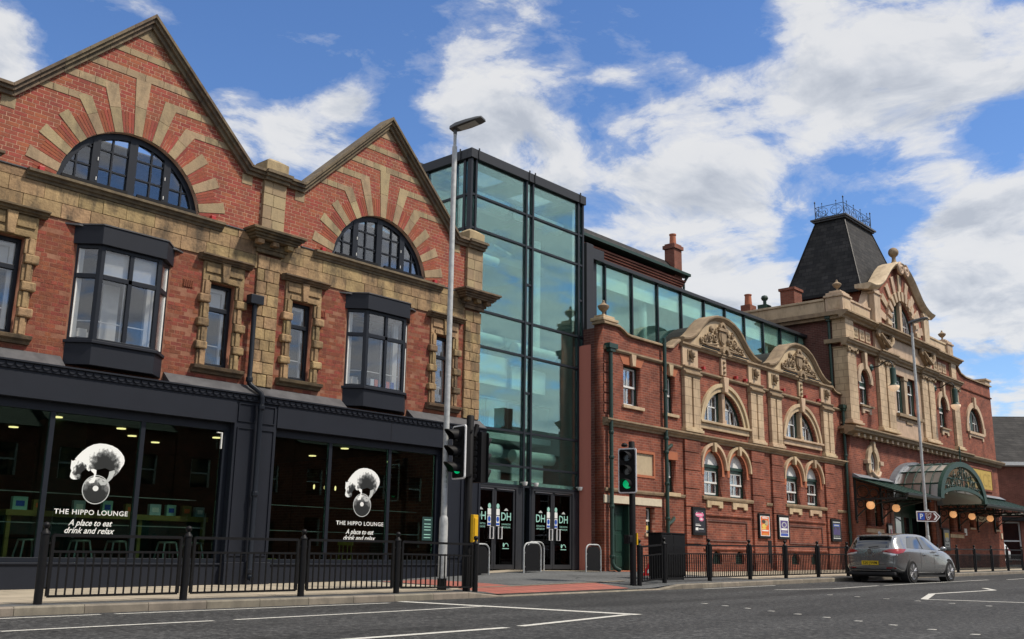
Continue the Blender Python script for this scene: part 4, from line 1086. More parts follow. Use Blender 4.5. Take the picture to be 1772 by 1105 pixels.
# left return of the tower above the gabled roof
YS = [TY+.03, 1.05, 1.42, 2.6, 3.9, 5.2, 6.6]
fr = MB()
for y in YS[1:]: fr.box(TX0-.0, TX0+.12, y-.045, y+.045, .3, ZT)
for z in ZR[4:]:
    for a, b in zip(YS, YS[1:]): fr.box(TX0+.01, TX0+.10, a+.05, b-.046, z-.035, z+.035)
obj('side_frame', fr, 'mullion', TW)
zs2 = [7.34, 9.67, 10.66, ZT]
for a, b in zip(YS, YS[1:]):
    for z0, z1 in zip(zs2, zs2[1:]): obj('pane', MB().box(TX0+.04, TX0+.052, a+.05, b-.047, z0+.036, z1-.036), 'glass_tower', TW)
obj('side_wall', MB().box(TX0+.0, TX0+.1, .95, TB, .3, 7.3), 'interior_mid', TW)
obj('side_wall', MB().box(TX1-.05, TX1+.05, 1.2, TB, .3, ZT), 'interior_mid', TW)
par = MB(); y0 = TY-.08
par.box(TX0-.06, TX1+.06, y0, y0+.18, ZT, 12.0).box(TX0-.06, TX0+.12, y0+.181, TB, ZT, 12.0).box(TX1-.12, TX1+.06, y0+.181, TB, ZT, 12.0)
po = obj('parapet', par, 'cladding_dark', TW, bevel=.008)
for x in (19.40, 21.62, 21.88, 24.12): obj('parapet_clip', MB().box(x-.02, x+.02, y0-.025, y0, ZT+.02, 12.05), 'cladding_dark', po)
obj('parapet_clip', MB().box(TX0-.085, TX0-.06, 1.15, 1.19, ZT+.02, 12.05), 'cladding_dark', po)
# roof frame with two roof-lights
rf = MB(); rf.box(TX0+.12, TX1-.12, .92, 1.15, 11.6, 11.8).box(TX0+.12, TX1-.12, 3.6, TB, 11.6, 11.8)
for (a, b) in ((TX0+.12, 19.8), (21.35, 22.1), (23.7, TX1-.12)): rf.box(a, b, 1.151, 3.599, 11.6, 11.8)
obj('roof', rf, 'interior_grey', TW)
for (a, b) in ((19.8, 21.35), (22.1, 23.7)): obj('roof_light', MB().box(a, b, 1.15, 3.6, 11.70, 11.715), 'glass_clear', TW)
obj('back_wall', MB().box(TX0+.1, TX1-.05, TB-.1, TB+.1, 2.5, 12.0), 'interior_mid', TW)
for (z, d) in ((9.60, 2.4), (6.9, 2.2), (3.55, 2.6)):
    obj('floor_slab', MB().box(TX0+.12, TX1-.06, d, TB-.1, z, z+.28), 'interior_mid', TW)
obj('lobby_back', MB().box(TX0+.1, TX1-.05, 5.5, 5.6, .3, 3.5), 'interior_dark', TW)
obj('lobby_ceiling', MB().box(TX0+.12, TX1-.06, 1.0, 2.59, 2.62, 2.74), 'interior_pale', TW)
obj('lobby_floor', MB().box(TX0+.1, TX1-.05, .95, 5.5, .2, .305), 'interior_dark', TW)
for (xa, xb, y, z, r) in ((19.5, 21.4, 1.5, 10.95, .2), (22.0, 24.0, 1.5, 10.95, .2), (19.3, 21.35, 1.5, 6.78, .17), (21.9, 23.7, 1.5, 6.70, .19), (19.3, 21.3, 1.5, 3.60, .19), (21.9, 23.7, 1.5, 3.52, .18), (19.3, 21.0, 1.45, 9.15, .14)):
    obj('duct', MB().cyl((xa, y, z), (xb, y, z), r, n=20), 'duct_white', TW, auto=40)
obj('column', MB().cyl((23.25, 1.9, 6.5), (23.25, 1.9, 10.4), .21, n=20), 'duct_white', TW, auto=40)
obj('column', MB().cyl((21.2, 3.0, 2.8), (21.2, 3.0, 11.6), .16, n=20), 'duct_white', TW, auto=40)
for (a, b) in (((19.4, 1.3, 8.6), (22.6, 3.6, 9.5)), ((20.6, 1.3, 9.5), (23.9, 3.4, 10.3)), ((19.4, 1.2, 8.0), (24.0, 4.2, 6.4))):
    obj('beam', MB().cyl(a, b, .13, n=8), 'interior_mid', TW)
obj('ceiling_panel', MB().box(19.3, 21.35, 1.25, 1.3, 5.42, 6.27), 'blind', TW); obj('ceiling_panel', MB().box(21.95, 23.5, 1.6, 1.65, 5.5, 6.2), 'blind', TW); obj('ceiling_panel', MB().box(19.3, 21.3, 1.4, 1.45, 2.70, 3.06), 'blind', TW); obj('ceiling_panel', MB().box(21.9, 23.3, 1.5, 1.55, 2.8, 3.4), 'blind', TW)
bal = obj('balustrade', MB().box(19.3, 24.2, 1.98, 2.02, 5.17, 5.21), 'steel', TW)
obj('landing', MB().box(19.3, 24.2, 1.95, TB-.1, 4.02, 4.20), 'interior_pale', TW)
for i in range(5): obj('glass_panel', MB().box(19.35+i*.97, 20.27+i*.97, 1.995, 2.005, 4.25, 5.15), 'glass_clear', bal)
obj('stair_screen', MB().box(20.1, 21.2, 2.4, 2.5, 4.2, 5.4), 'interior_pale', TW)
# doors
DZ0, DZ1 = .33, 2.55
for (a, b) in ((19.45, 21.53), (21.93, 24.06)):
    d = obj('door_frame', MB().box(a-.0, a+.10, TY-.03, TY+.10, .31, DZ1).box(b-.26, b, TY-.03, TY+.10, .31, DZ1).box(a+.1, b-.26, TY-.03, TY+.10, DZ1-.06, DZ1), 'cladding_dark', TW)
    mid = (a+.1+b-.26)/2
    for (u, v, sd) in ((a+.1, mid, 1), (mid, b-.26, -1)):
        L = MB().box(u+.005, u+.085, TY, TY+.06, DZ0, DZ1-.065).box(v-.085, v-.005, TY, TY+.06, DZ0, DZ1-.065).box(u+.085, v-.085, TY, TY+.06, DZ0, DZ0+.12).box(u+.085, v-.085, TY, TY+.06, DZ1-.14, DZ1-.065)
        leaf = obj('door', L, 'cladding_dark', TW)
        obj('pane', MB().box(u+.086, v-.086, TY+.025, TY+.035, DZ0+.121, DZ1-.141), 'glass_door', leaf)
        obj('door_closer', MB().box(u+.06, v-.06, TY-.035, TY-.001, DZ1-.10, DZ1-.075), 'steel', leaf)
        hx = (mid-.10) if sd == 1 else (mid+.10)
        h = [(hx, TY-.07, 1.13), (hx+sd*(-.14), TY-.07, 1.13), (hx+sd*(-.14), TY-.07, 1.44), (hx, TY-.07, 1.44)]
        obj('handle', MB().tube(h, .02, 8, closed=True), 'sign_white', leaf)
        yy = TY+.0225
        mx = (u+v)/2 + (.08 if sd == -1 else -.08)
        text('DH', mx, 1.63, yy, .21, 'mint', leaf, width=.40, bold=.01)
        text('DARLINGTON', mx, 1.50, yy, .045, 'mint', leaf, width=.36); text('HIPPODROME', mx, 1.42, yy, .045, 'mint', leaf, width=.36)
        obj('crest', flat([(mx-.09, 1.89), (mx+.09, 1.89), (mx+.05, 1.93), (mx, 1.96), (mx-.05, 1.93)], yy), 'print_mid', leaf)
        sx = v-.17 if sd == 1 else u+.17
        st = obj('door_notice', flat(rect(sx-.07, sx+.07, 1.76, 1.93), yy-.001), 'print_white', leaf)
        obj('door_notice', flat(rect(sx-.07, sx+.07, 1.47, 1.74), yy-.001), 'print_white', leaf)
        obj('notice_mark', flat(arc(sx, 1.65, .055, 0, 360, 16, .075), yy-.002), 'sign_blue', leaf)
        obj('notice_mark', flat(rect(sx-.06, sx+.06, 1.49, 1.55), yy-.002), 'sign_blue', leaf)
        obj('door_sticker', flat(arc(sx, 2.0, .06, 0, 360, 18, .07), yy-.001), 'mint', leaf)
        if sd == -1:
            obj('arch_mark', MB().ring(mx+.02, .93, .075, .095, 0, 180, yy-.0005, yy, 14), 'mint', leaf)
            obj('crest', flat(arc(mx-.09, .97, .03, 0, 360, 10, .06), yy), 'mint', leaf)
            obj('arch_mark', flat(rect(mx-.13, mx+.13, .865, .885), yy), 'mint', leaf)
for x in (21.5, 21.98, 24.02):
    obj('camera_dome', MB().lathe(x, TY-.14, [(.02, -.06), (.06, -.05), (.075, 0), (.08, .03), (.08, .05), (.02, .05)], 14, 2.66).box(x-.05, x+.05, TY-.12, TY-.02, 2.68, 2.71), 'white_paint', TW)
# curved red cladding fin with bulkhead light
P = [(24.12 + .0, .85)]
pl = [(24.12, .80), (24.16, .68), (24.24, .57), (24.36, .47), (24.50, .40), (24.64, .36), (24.80, .34)]
m = MB(); n = len(pl)
for i, (x, y) in enumerate(pl):
    zt = lerp(7.02, 7.18, i/(n-1)); m.v += [(x, y, .30), (x, y, zt), (x+.02, y+.06, zt), (x+.02, y+.06, .30)]
for i in range(n-1):
    a = i*4; b = a+4
    m.f += [(a, b, b+1, a+1), (a+1, b+1, b+2, a+2), (a+2, b+2, b+3, a+3)]
m.f += [(0, 1, 2, 3), ((n-1)*4, (n-1)*4+3, (n-1)*4+2, (n-1)*4+1)]
fin = obj('curved_cladding', m, 'red_cladding', TW, auto=30)
obj('wall_light', MB().lathe(24.52, .36, [(.09, 0), (.085, .04), (.06, .08), (.02, .10)], 14, 1.95), 'black_paint', fin)
obj('edge_trim', MB().box(24.80, 24.825, .30, .60, .30, 7.19), 'steel', fin)

# ------------------------------------------------------------------ glazed roof gallery over the wing
GA = thing('glazed_roof_gallery', 'long flat-roofed pale teal glazed gallery rising above the theatre side wing', 'building', (34, 1.5, 7.4))
GY = 1.5
GX = [25.85, 26.47, 28.04, 29.64, 31.23, 32.85, 34.43, 35.98, 37.55, 39.12, 40.70, 42.28, 43.4]
for x in GX: obj('mullion', MB().box(x-.035, x+.035, GY-.04, GY+.08, 7.0, 10.32), 'mullion', GA)
for a, b in zip(GX, GX[1:]): obj('pane', MB().box(a+.036, b-.036, GY+.01, GY+.022, 7.0, 10.32), 'glass_gallery', GA)
obj('roof_fascia', MB().box(25.2, 43.5, GY-.12, GY+.10, 10.32, 10.45), 'cladding_dark', GA, bevel=.01)
obj('roof', MB().box(25.2, 43.5, GY+.101, 5.9, 10.33, 10.44), 'cladding_dark', GA)
obj('end_frame', MB().box(24.75, 25.12, .95, 1.55, 6.8, 10.6).box(25.2, 25.42, 1.25, 1.6, 6.8, 10.5).box(25.5, 25.75, 1.3, 1.62, 6.8, 10.2).box(25.121, 25.9, 1.1, 1.36, 10.2, 10.58), 'cladding_dark', GA, bevel=.01)
obj('blind', MB().box(25.9, 43.0, GY+.10, GY+.11, 9.55, 10.31), 'blind', GA)
obj('back_wall', MB().box(25.3, 43.3, 2.7, 2.8, 7.0, 10.32), 'interior_pale', GA)
obj('floor', MB().box(25.3, 43.3, GY+.1, 3.8, 6.9, 7.0), 'interior_mid', GA)
for x in (29.3, 33.9, 38.4): obj('column', MB().cyl((x, 1.9, 7), (x, 1.9, 10.3), .14, n=14), 'duct_white', GA, auto=40)
pm = MB(); 
for x in (42.75, 42.95, 43.15): pm.cyl((x, 1.2, 7.2), (x, 1.2, 10.3), .07, n=10)
obj('roof_pipes', pm, 'cladding_dark', GA)

# ------------------------------------------------------------------ brick auditorium behind
AU = thing('brick_auditorium', 'tall plain red brick auditorium block rising behind the glass tower', 'building', (29, 6, 0))
obj('wall', MB().box(21.0, 38.5, 6.0, 14, 0, 13.02), 'rear_brick', AU)
m = MB()
for i in range(4): m.box(21.0-.03*i, 38.5+.03*i, 6-.05*(i+1), 6.01, 13.02-.10*(4-i)+.10, 13.02-.10*(4-i)+.17)
obj('corbel_courses', m, 'rear_brick', AU)
obj('gutter', MB().prismx([(6.0, 13.42), (5.62, 13.42), (5.62, 13.30), (5.70, 13.30), (6.0, 13.27)], 20.9, 38.75), 'green_paint', AU)
m = MB(); n = 0
m.prismx([(5.9, 13.42), (6.35, 13.98), (9.0, 14.05), (9.0, 13.42)], 20.95, 38.4)
obj('roof', m, 'slate', AU)
ch = obj('chimney', MB().box(37.85, 38.48, 5.93, 6.45, 12.9, 14.55).box(37.78, 38.55, 5.86, 6.52, 14.55, 14.72).box(37.85, 38.48, 5.93, 6.45, 14.72, 14.80), 'rear_brick', AU)
obj('chimney_pot', MB().lathe(38.16, 6.19, [(.16, 14.80), (.14, 15.25), (.165, 15.26), (.165, 15.32), (.1, 15.32)], 14), 'terracotta_pot', ch, auto=40)
obj('downpipe', MB().tube([(38.65, 5.75, 13.3), (38.55, 5.9, 13.0), (38.55, 5.9, 10.0)], .06, 8), 'green_paint', AU)

# ------------------------------------------------------------------ theatre side wing
WG = thing('theatre_side_wing', 'red brick theatre side wing with two curved cream pediments and half-round windows', 'building', (33, 0, .25))
def sash(x0, x1, z0, z1, y, par, bars=1, outer='green_paint', g=.05, meet=.5, curtain=False, name='sash_window'):
    m = MB().box(x0, x0+g, y, y+.10, z0, z1).box(x1-g, x1, y, y+.10, z0, z1).box(x0+g, x1-g, y, y+.10, z1-g, z1).box(x0+g, x1-g, y, y+.10, z0, z0+g*.6)
    w = obj(name, m, outer, par)
    a, b, c, d = x0+g, x1-g, z0+g*.6, z1-g; t = .045; zm = lerp(c, d, meet)
    s = MB().box(a, a+t, y+.02, y+.06, zm, d).box(b-t, b, y+.02, y+.06, zm, d).box(a+t, b-t, y+.02, y+.06, d-t, d).box(a, b, y+.0, y+.07, zm-.03, zm+.03)
    s.box(a, a+t, y+.05, y+.09, c, zm-.03).box(b-t, b, y+.05, y+.09, c, zm-.03).box(a+t, b-t, y+.05, y+.09, c, c+t*1.5)
    for i in range(bars):
        x = lerp(a, b, (i+1)/(bars+1)); s.box(x-.014, x+.014, y+.025, y+.055, zm+.03, d-t).box(x-.014, x+.014, y+.055, y+.085, c+t*1.5, zm-.03)
    obj('sash_frame', s, 'white_paint', w)
    obj('pane', MB().box(a+t, b-t, y+.036, y+.042, zm+.03, d-t), 'glass_dark', w); obj('pane', MB().box(a+t, b-t, y+.066, y+.072, c+t*1.5, zm-.03), 'glass_dark', w)
    if curtain:
        xm = (x0+x1)/2; obj('curtain', MB().box(a+t*.5, xm-.02, y+.14, y+.16, c, d).box(b-.12, b, y+.14, y+.16, c, d), 'curtain', w)
    return w
UC, LC = (31.46, 37.52), (30.62, 32.345, 36.63, 38.375)
SCZ, SRI, SRO, SBZ = 5.03, 1.42, 1.72, 5.30
topo = [(24.34, 0.0), (41.48, 0.0), (41.48, 7.60), (41.0, 7.60), (40.75, 7.66), (40.5, 7.76), (28.6, 7.76), (28.4, 7.70), (28.15, 7.52), (27.9, 7.48), (25.75, 7.48), (25.5, 7.53), (25.3, 7.62), (25.1, 7.69), (24.34, 7.69)]
aS = math.degrees(math.asin((SBZ-SCZ)/SRI))
holes = [rect(25.37, 26.31, 5.30, 6.58), rect(27.66, 28.33, 5.30, 6.58), rect(27.68, 28.28, 2.75, 3.80), rect(26.5, 27.0, 1.43, 2.22), rect(24.62, 25.64, .02, 2.25)]
holes += [arc(c, SCZ, SRI, aS, 180-aS, 26) for c in UC] + [arch_poly(c-.6, c+.6, 2.76, 3.70, 18) for c in LC] + [rect(25.94, 26.96, 3.20, 3.87)]
CEL = (30.75, 32.3, 36.55, 38.2)
holes += [arch_poly(c-.33, c+.33, .50, .62, 12) for c in CEL]
WW = obj('wall', plate(topo, holes, 0.0, .35), 'theatre_brick', WG)
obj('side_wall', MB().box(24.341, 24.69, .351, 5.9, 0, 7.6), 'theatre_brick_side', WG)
obj('rear_wall', MB().box(24.35, 41.4, 5.6, 5.9, 0, 7.4), 'theatre_brick', WG)
obj('flat_roof', MB().box(24.7, 41.4, .36, 5.6, 6.75, 6.88), 'lead', WG)
obj('room_wall', MB().box(24.75, 41.4, 1.6, 1.65, .3, 6.7), 'interior_dark', WG)
# string courses and cornice
def course(prof, a, b, mat='terracotta_trim', par=None, name='string_course'): return obj(name, MB().prismx(prof, a, b), mat, par or WG)
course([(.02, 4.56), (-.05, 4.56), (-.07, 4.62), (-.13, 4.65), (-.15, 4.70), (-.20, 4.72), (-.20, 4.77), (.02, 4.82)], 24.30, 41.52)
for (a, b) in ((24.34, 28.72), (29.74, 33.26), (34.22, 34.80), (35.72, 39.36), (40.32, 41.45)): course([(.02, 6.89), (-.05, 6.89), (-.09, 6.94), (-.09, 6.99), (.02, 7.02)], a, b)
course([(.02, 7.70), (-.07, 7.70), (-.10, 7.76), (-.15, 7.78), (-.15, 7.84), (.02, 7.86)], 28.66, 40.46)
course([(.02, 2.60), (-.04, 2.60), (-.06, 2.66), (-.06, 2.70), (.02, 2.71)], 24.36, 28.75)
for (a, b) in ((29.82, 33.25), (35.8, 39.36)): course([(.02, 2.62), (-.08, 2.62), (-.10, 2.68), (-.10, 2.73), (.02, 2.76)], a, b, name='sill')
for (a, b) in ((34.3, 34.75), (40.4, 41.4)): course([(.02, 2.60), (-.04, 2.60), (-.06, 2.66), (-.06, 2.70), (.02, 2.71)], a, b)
# coping
cp = [(24.28, 7.70), (25.1, 7.70), (25.3, 7.63), (25.5, 7.54), (25.75, 7.49), (27.9, 7.49), (28.15, 7.53), (28.38, 7.70), (28.62, 7.85)]
obj('coping', MB().sweep(cp, [(0, -.10), (.05, -.10), (.09, -.04), (.10, .2), (.05, .40), (0, .40)]), 'terracotta_trim', WG)
obj('coping', MB().sweep([(40.5, 7.86), (40.72, 7.70), (40.95, 7.63), (41.5, 7.61)], [(0, -.10), (.05, -.10), (.09, -.04), (.10, .2), (.05, .40), (0, .40)]), 'terracotta_trim', WG)
obj('pedestal', MB().box(24.25, 25.05, -.08, .45, 7.80, 7.90).box(24.36, 24.95, -.0, .38, 7.90, 8.0), 'terracotta', WG, bevel=.02)
URN = [(.14, 0), (.17, .03), (.10, .08), (.06, .16), (.07, .22), (.14, .27), (.24, .36), (.29, .45), (.30, .50), (.27, .53), (.17, .58), (.10, .64), (.06, .68), (.07, .72), (.05, .77), (.0, .79)]
obj('urn', MB().lathe(24.6, .18, [(r*.62, z*.66) for r, z in URN], 18, 7.99), 'terracotta_trim', WG, auto=50)
# upper pilasters
for (a, b) in ((28.74, 29.72), (33.28, 34.20), (34.82, 35.70), (39.38, 40.30)):
    w = b-a; mid = (a+b)/2
    p = obj('pilaster', MB().box(a, b, -.06, .02, 4.97, 6.68).box(a, mid-.05, -.13, -.06, 4.97, 6.68).box(mid+.05, b, -.13, -.06, 4.97, 6.68), 'block_joints', WG, bevel=.012)
    obj('pilaster_base', MB().box(a-.09, b+.09, -.20, .02, 4.80, 4.90).box(a-.05, b+.05, -.16, .02, 4.90, 4.97), 'terracotta', p, bevel=.015)
    obj('pilaster_cap', MB().prismx([(.02, 6.68), (-.14, 6.68), (-.15, 6.74), (-.21, 6.78), (-.21, 6.83), (-.13, 6.87), (-.13, 6.97), (-.18, 7.0), (-.18, 7.04), (.02, 7.06)], a-.04, b+.04), 'terracotta_trim', p)
    pn = obj('frieze_panel', MB().box(a, b, -.07, .02, 7.06, 7.70), 'terracotta', p, bevel=.008)
    q = .19
    m = MB().box(mid-q, mid+q, -.10, -.07, 7.24, 7.28).box(mid-q, mid+q, -.10, -.07, 7.59, 7.63).box(mid-q, mid-q+.04, -.10, -.07, 7.28, 7.59).box(mid+q-.04, mid+q, -.10, -.07, 7.28, 7.59)
    obj('panel_frame', m, 'terracotta_trim', pn)
    m = MB().lathe(mid, -.14, [(.02, -.14), (.07, -.10), (.11, 0), (.12, .06), (.08, .13), (.02, .15)], 10, 7.46); m.lathe(mid, -.22, [(.01, -.06), (.05, -.03), (.05, .02), (.01, .05)], 8, 7.40).box(mid-.10, mid-.05, -.2, -.13, 7.55, 7.60).box(mid+.05, mid+.10, -.2, -.13, 7.55, 7.60).lathe(mid, -.16, [(.01, -.05), (.05, 0), (.01, .05)], 8, 7.30)
    obj('lion_mask', m, 'terracotta_trim', pn, auto=60)
# curved pediments
half = [(0, 1.27), (.35, 1.25), (.7, 1.17), (1.05, 1.02), (1.35, .80), (1.62, .55), (1.88, .35), (2.15, .20), (2.45, .11), (2.72, .08)]
def spiral(cx, cz, r, turns, sd, y, k=18):
    pts = []
    for i in range(k+1):
        t = i/k; a = sd*(t*turns*2*PI) + (PI/2); rr = r*(1-.82*t); pts.append((cx+rr*math.cos(a), y-.02*math.sin(t*PI), cz+rr*math.sin(a)))
    return pts
for c in UC:
    zb = 7.86
    line = [(c-x, zb+z) for x, z in reversed(half)] + [(c+x, zb+z) for x, z in half[1:]]
    pd = obj('pediment', MB().prism([(c-2.72, zb), (c+2.72, zb)] + list(reversed(line)), -.02, .38), 'terracotta', WG)
    # coping mould round the curve (path left to right: outward is up)
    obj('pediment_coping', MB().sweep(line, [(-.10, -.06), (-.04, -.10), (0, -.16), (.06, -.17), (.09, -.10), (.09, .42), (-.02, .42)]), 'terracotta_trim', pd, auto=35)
    orn = MB()
    orn.prism([(c-.16, 8.80), (c-.30, 8.78), (c-.24, 8.66), (c-.26, 8.40), (c-.15, 8.22), (c, 8.12), (c+.15, 8.22), (c+.26, 8.40), (c+.24, 8.66), (c+.30, 8.78), (c+.16, 8.80)][::-1], -.09, -.02)
    orn.prism([(c-.34, 8.66), (c+.34, 8.66), (c+.30, 8.76), (c-.30, 8.76)], -.14, -.02); orn.ring(c, 8.80, .10, .20, 0, 180, -.12, -.02, 10)
    orn.prism([(c-.15, 8.28), (c+.0, 8.20), (c+.15, 8.30), (c+.17, 8.58), (c-.17, 8.58)], -.12, -.09)
    for sd in (-1, 1):
        for (dx, dz, r, tn, s2) in ((.52, 8.34, .19, 1.6, 1), (.86, 8.30, .17, 1.5, -1), (1.18, 8.20, .14, 1.4, 1), (1.42, 8.12, .10, 1.3, -1), (.72, 8.62, .12, 1.4, -1), (.45, 8.60, .08, 1.2, 1)):
            orn.tube(spiral(c+sd*dx, dz, r, tn, sd*s2, -.05), .034, 6)
        orn.tube([(c+sd*.3, -.05, 8.16), (c+sd*.7, -.06, 8.08), (c+sd*1.1, -.06, 8.04), (c+sd*1.5, -.05, 8.02)], .03, 6)
        for k in range(5): orn.lathe(c+sd*(.42+.24*k), -.06, [(.0, -.04), (.04, 0), (.0, .04)], 6, 8.50-.07*k)
    orn.box(c-1.15, c+1.15, -.08, -.02, 8.0, 8.05)
    obj('relief_ornament', orn, 'terracotta_trim', pd, auto=60)
    for sd in (-1, 1): obj('bird_guard', MB().box(c+sd*1.05-.55, c+sd*1.05+.55, -.22, -.16, 7.86, 7.90), 'black_paint', pd)
    # key strip down the centre
    kb = obj('key_strip', MB().box(c-.17, c+.17, -.08, .02, 7.05, 7.69), 'terracotta', WG, bevel=.01)
    obj('key_hood', MB().ring(c, 7.84, .13, .26, 0, 180, -.22, -.02, 10).box(c-.2, c+.2, -.12, .0, 7.69, 7.75), 'terracotta_trim', kb)
    k = MB()
    for i in range(3): k.lathe(c, -.09, [(.0, -.07), (.06, -.03), (.07, 0), (.06, .03), (.0, .07)], 8, 7.17+.18*i)
    obj('key_carving', k, 'terracotta_trim', kb, auto=60)
    obj('keystone', MB().prism([(c-.11, 6.42), (c+.11, 6.42), (c+.19, 6.98), (c-.19, 6.98)], -.17, .0), 'terracotta', kb, bevel=.02)
    # half-round window
    ar = obj('window_arch', MB().ring(c, SCZ, SRI, SRI+.17, aS, 180-aS, -.04, .02, 28).ring(c, SCZ, SRI+.17, SRO, aS-1.5, 181.5-aS, -.10, .02, 28), 'terracotta', WG, auto=35)
    obj('window_sill', MB().box(c-1.74, c+1.74, -.16, .12, 5.22, 5.30).box(c-1.68, c+1.68, -.08, .05, 5.02, 5.22), 'terracotta', ar, bevel=.012)
    obj('column', MB().box(c-.09, c+.09, -.02, .2, 5.45, 6.42).box(c-.14, c+.14, -.05, .2, 5.30, 5.46), 'terracotta', ar, bevel=.015)
    fm = MB(); fm.ring(c, SCZ, SRI-.09, SRI-.002, aS+2, 178-aS, .14, .30, 26).box(c-.20, c-.1, .14, .30, 5.30, 6.40).box(c+.1, c+.20, .14, .30, 5.30, 6.40).box(c-1.36, c+1.36, .14, .30, 5.301, 5.34)
    fw = obj('half_round_window', fm, 'green_paint', WG)
    wb = MB()
    for sd in (-1, 1):
        for (x0, x1, z0, z1) in ((.20, .25, 5.34, 6.40), (.74, .79, 5.34, 6.3), (.20, 1.33, 5.34, 5.39), (.20, 1.33, 5.86, 5.90), (1.06, 1.10, 5.34, 6.2), (.47, .50, 5.9, 6.4)):
            P = rect(min(c+sd*x0, c+sd*x1), max(c+sd*x0, c+sd*x1), z0, z1); P = clip_circle(P, c, SCZ, SRI-.08, 40)
            if len(P) > 2: wb.prism(P, .18, .23)
        b0, b1 = (aS+3, 80) if sd > 0 else (100, 177-aS)
        wb.ring(c, SCZ, SRI-.15, SRI-.085, b0, b1, .18, .24, 14)
    obj('sash_frame', wb, 'white_paint', fw)
    for sd in (-1, 1):
        for (x0, x1, z0, z1) in ((.25, .74, 5.39, 5.86), (.79, 1.06, 5.39, 5.86), (.25, .47, 5.90, 6.4), (.50, .74, 5.90, 6.4), (.79, 1.1, 5.9, 6.3), (1.10, 1.3, 5.39, 5.86)):
            P = clip_circle(rect(min(c+sd*x0, c+sd*x1), max(c+sd*x0, c+sd*x1), z0, z1), c, SCZ, SRI-.12, 40)
            if len(P) > 2: obj('pane', MB().prism(P, .20, .207), 'glass_dark', fw)
    if c == UC[1]: obj('blind', MB().box(c-1.3, c-.2, .34, .35, 5.32, 6.3).box(c+.2, c+1.3, .34, .35, 5.32, 6.3), 'curtain', fw)
    # barrel roof behind
    ba = MB(); ba.ring(c+.0, 6.75, 2.12, 2.20, 14, 166, .385, 1.42, 18); obj('barrel_roof', ba, 'rubber', WG)
# lower round-headed windows
for c in LC:
    rb = obj('arch_ring', MB().ring(c, 3.70, .60, .765, 0, 180, -.015, .02, 18).box(c-.765, c-.60, -.0155, .02, 3.45, 3.70).box(c+.60, c+.765, -.0155, .02, 3.45, 3.70), 'rubbed_brick', WG)
    obj('hood_mould', MB().ring(c, 3.72, .765, .86, -3, 183, -.10, .0, 20), 'terracotta', rb)
    obj('keystone', MB().prism([(c-.06, 4.26), (c+.06, 4.26), (c+.10, 4.58), (c-.10, 4.58)], -.15, -.02), 'terracotta', rb, bevel=.01)
    obj('tympanum', MB().prism(arch_poly(c-.595, c+.595, 3.80, 3.80, 16) if False else [(c-.595, 3.84)] + [(c+.595, 3.84)] + [p for p in arc(c, 3.70, .595, 13.6, 166.4, 16)], .16, .26), 'white_paint', rb)
    m = MB().box(c-.6, c+.6, .12, .28, 3.74, 3.84); obj('head_frame', m, 'green_paint', rb)
    sash(c-.6, c+.6, 2.76, 3.74, .16, WG, curtain=True, g=.10)
    ap = obj('sill_apron', MB().prism([(c-.52, 2.36), (c-.26, 2.36), (c-.26, 2.45), (c+.26, 2.45), (c+.26, 2.36), (c+.52, 2.36), (c+.52, 2.615), (c-.52, 2.615)], -.06, .02), 'terracotta', rb, bevel=.01)
# rusticated brick piers below the cornice
for (a, b) in ((28.74, 29.72), (33.26, 34.22), (34.80, 35.74), (39.36, 40.32)):
    z = .55
    for i in range(7):
        z1 = min(z+.60, 4.56); obj('pier_block', MB().box(a, b, -.075, .02, z, z1-.03), 'theatre_brick', WG); z = z1
    obj('pier_base', MB().box(a-.06, b+.06, -.12, .02, .0, .54), 'theatre_brick', WG)
for i in range(6):
    obj('quoin_block', MB().box(24.335, 24.85, -.03, .02, 4.95+.31*i, 4.95+.31*i+.26), 'theatre_brick', WG)
# plinth, recessed panels, cellar grilles
for (a, b) in ((29.80, 33.18), (35.80, 39.28)):
    course([(.02, .98), (-.05, .98), (-.05, 1.02), (.02, 1.06)], a, b, 'theatre_brick', name='plinth_course')
    course([(.02, 2.10), (-.05, 2.10), (-.05, 2.15), (.02, 2.18)], a, b, 'theatre_brick', name='plinth_course')
    m = MB(); x0, x1, z0, z1 = a+.25, b-.35, 1.25, 1.97
    m.box(x0, x1, -.035, .0, z1-.06, z1).box(x0, x1, -.035, .0, z0, z0+.06).box(x0, x0+.06, -.035, .0, z0+.06, z1-.06).box(x1-.06, x1, -.035, .0, z0+.06, z1-.06)
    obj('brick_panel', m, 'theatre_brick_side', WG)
for c in CEL:
    m = MB(); 
    for i in range(7): m.box(c-.33, c+.33, .10, .14, .52+.065*i, .55+.065*i)
    m.prism(arch_poly(c-.33, c+.33, .50, .62, 12), .16, .2)
    obj('cellar_grille', m, 'green_paint', WG)
# left bay
for (a, b) in ((25.37, 26.31), (27.66, 28.33)):
    c = (a+b)/2
    obj('flat_arch', MB().prism([(a-.02, 6.58), (b+.02, 6.58), (b+.22, 6.87), (a-.22, 6.87)], -.012, .02), 'rubbed_brick', WG)
    obj('keystone', MB().prism([(c-.08, 6.56), (c+.08, 6.56), (c+.13, 6.93), (c-.13, 6.93)], -.10, .0), 'terracotta', WG, bevel=.01)
    obj('sill', MB().box(a-.09, b+.13, -.07, .1, 5.20, 5.30), 'terracotta', WG, bevel=.008)
    sash(a, b, 5.30, 6.58, .18, WG, g=.06)
sash(27.68, 28.28, 2.75, 3.80, .18, WG, g=.06); obj('flat_arch', MB().prism(rect(27.60, 28.38, 3.80, 4.06), -.012, .02), 'rubbed_brick', WG)
sash(26.5, 27.0, 1.43, 2.22, .18, WG, bars=0, g=.05); obj('sill', MB().box(26.42, 27.25, -.06, .1, 1.32, 1.43), 'terracotta', WG, bevel=.008)
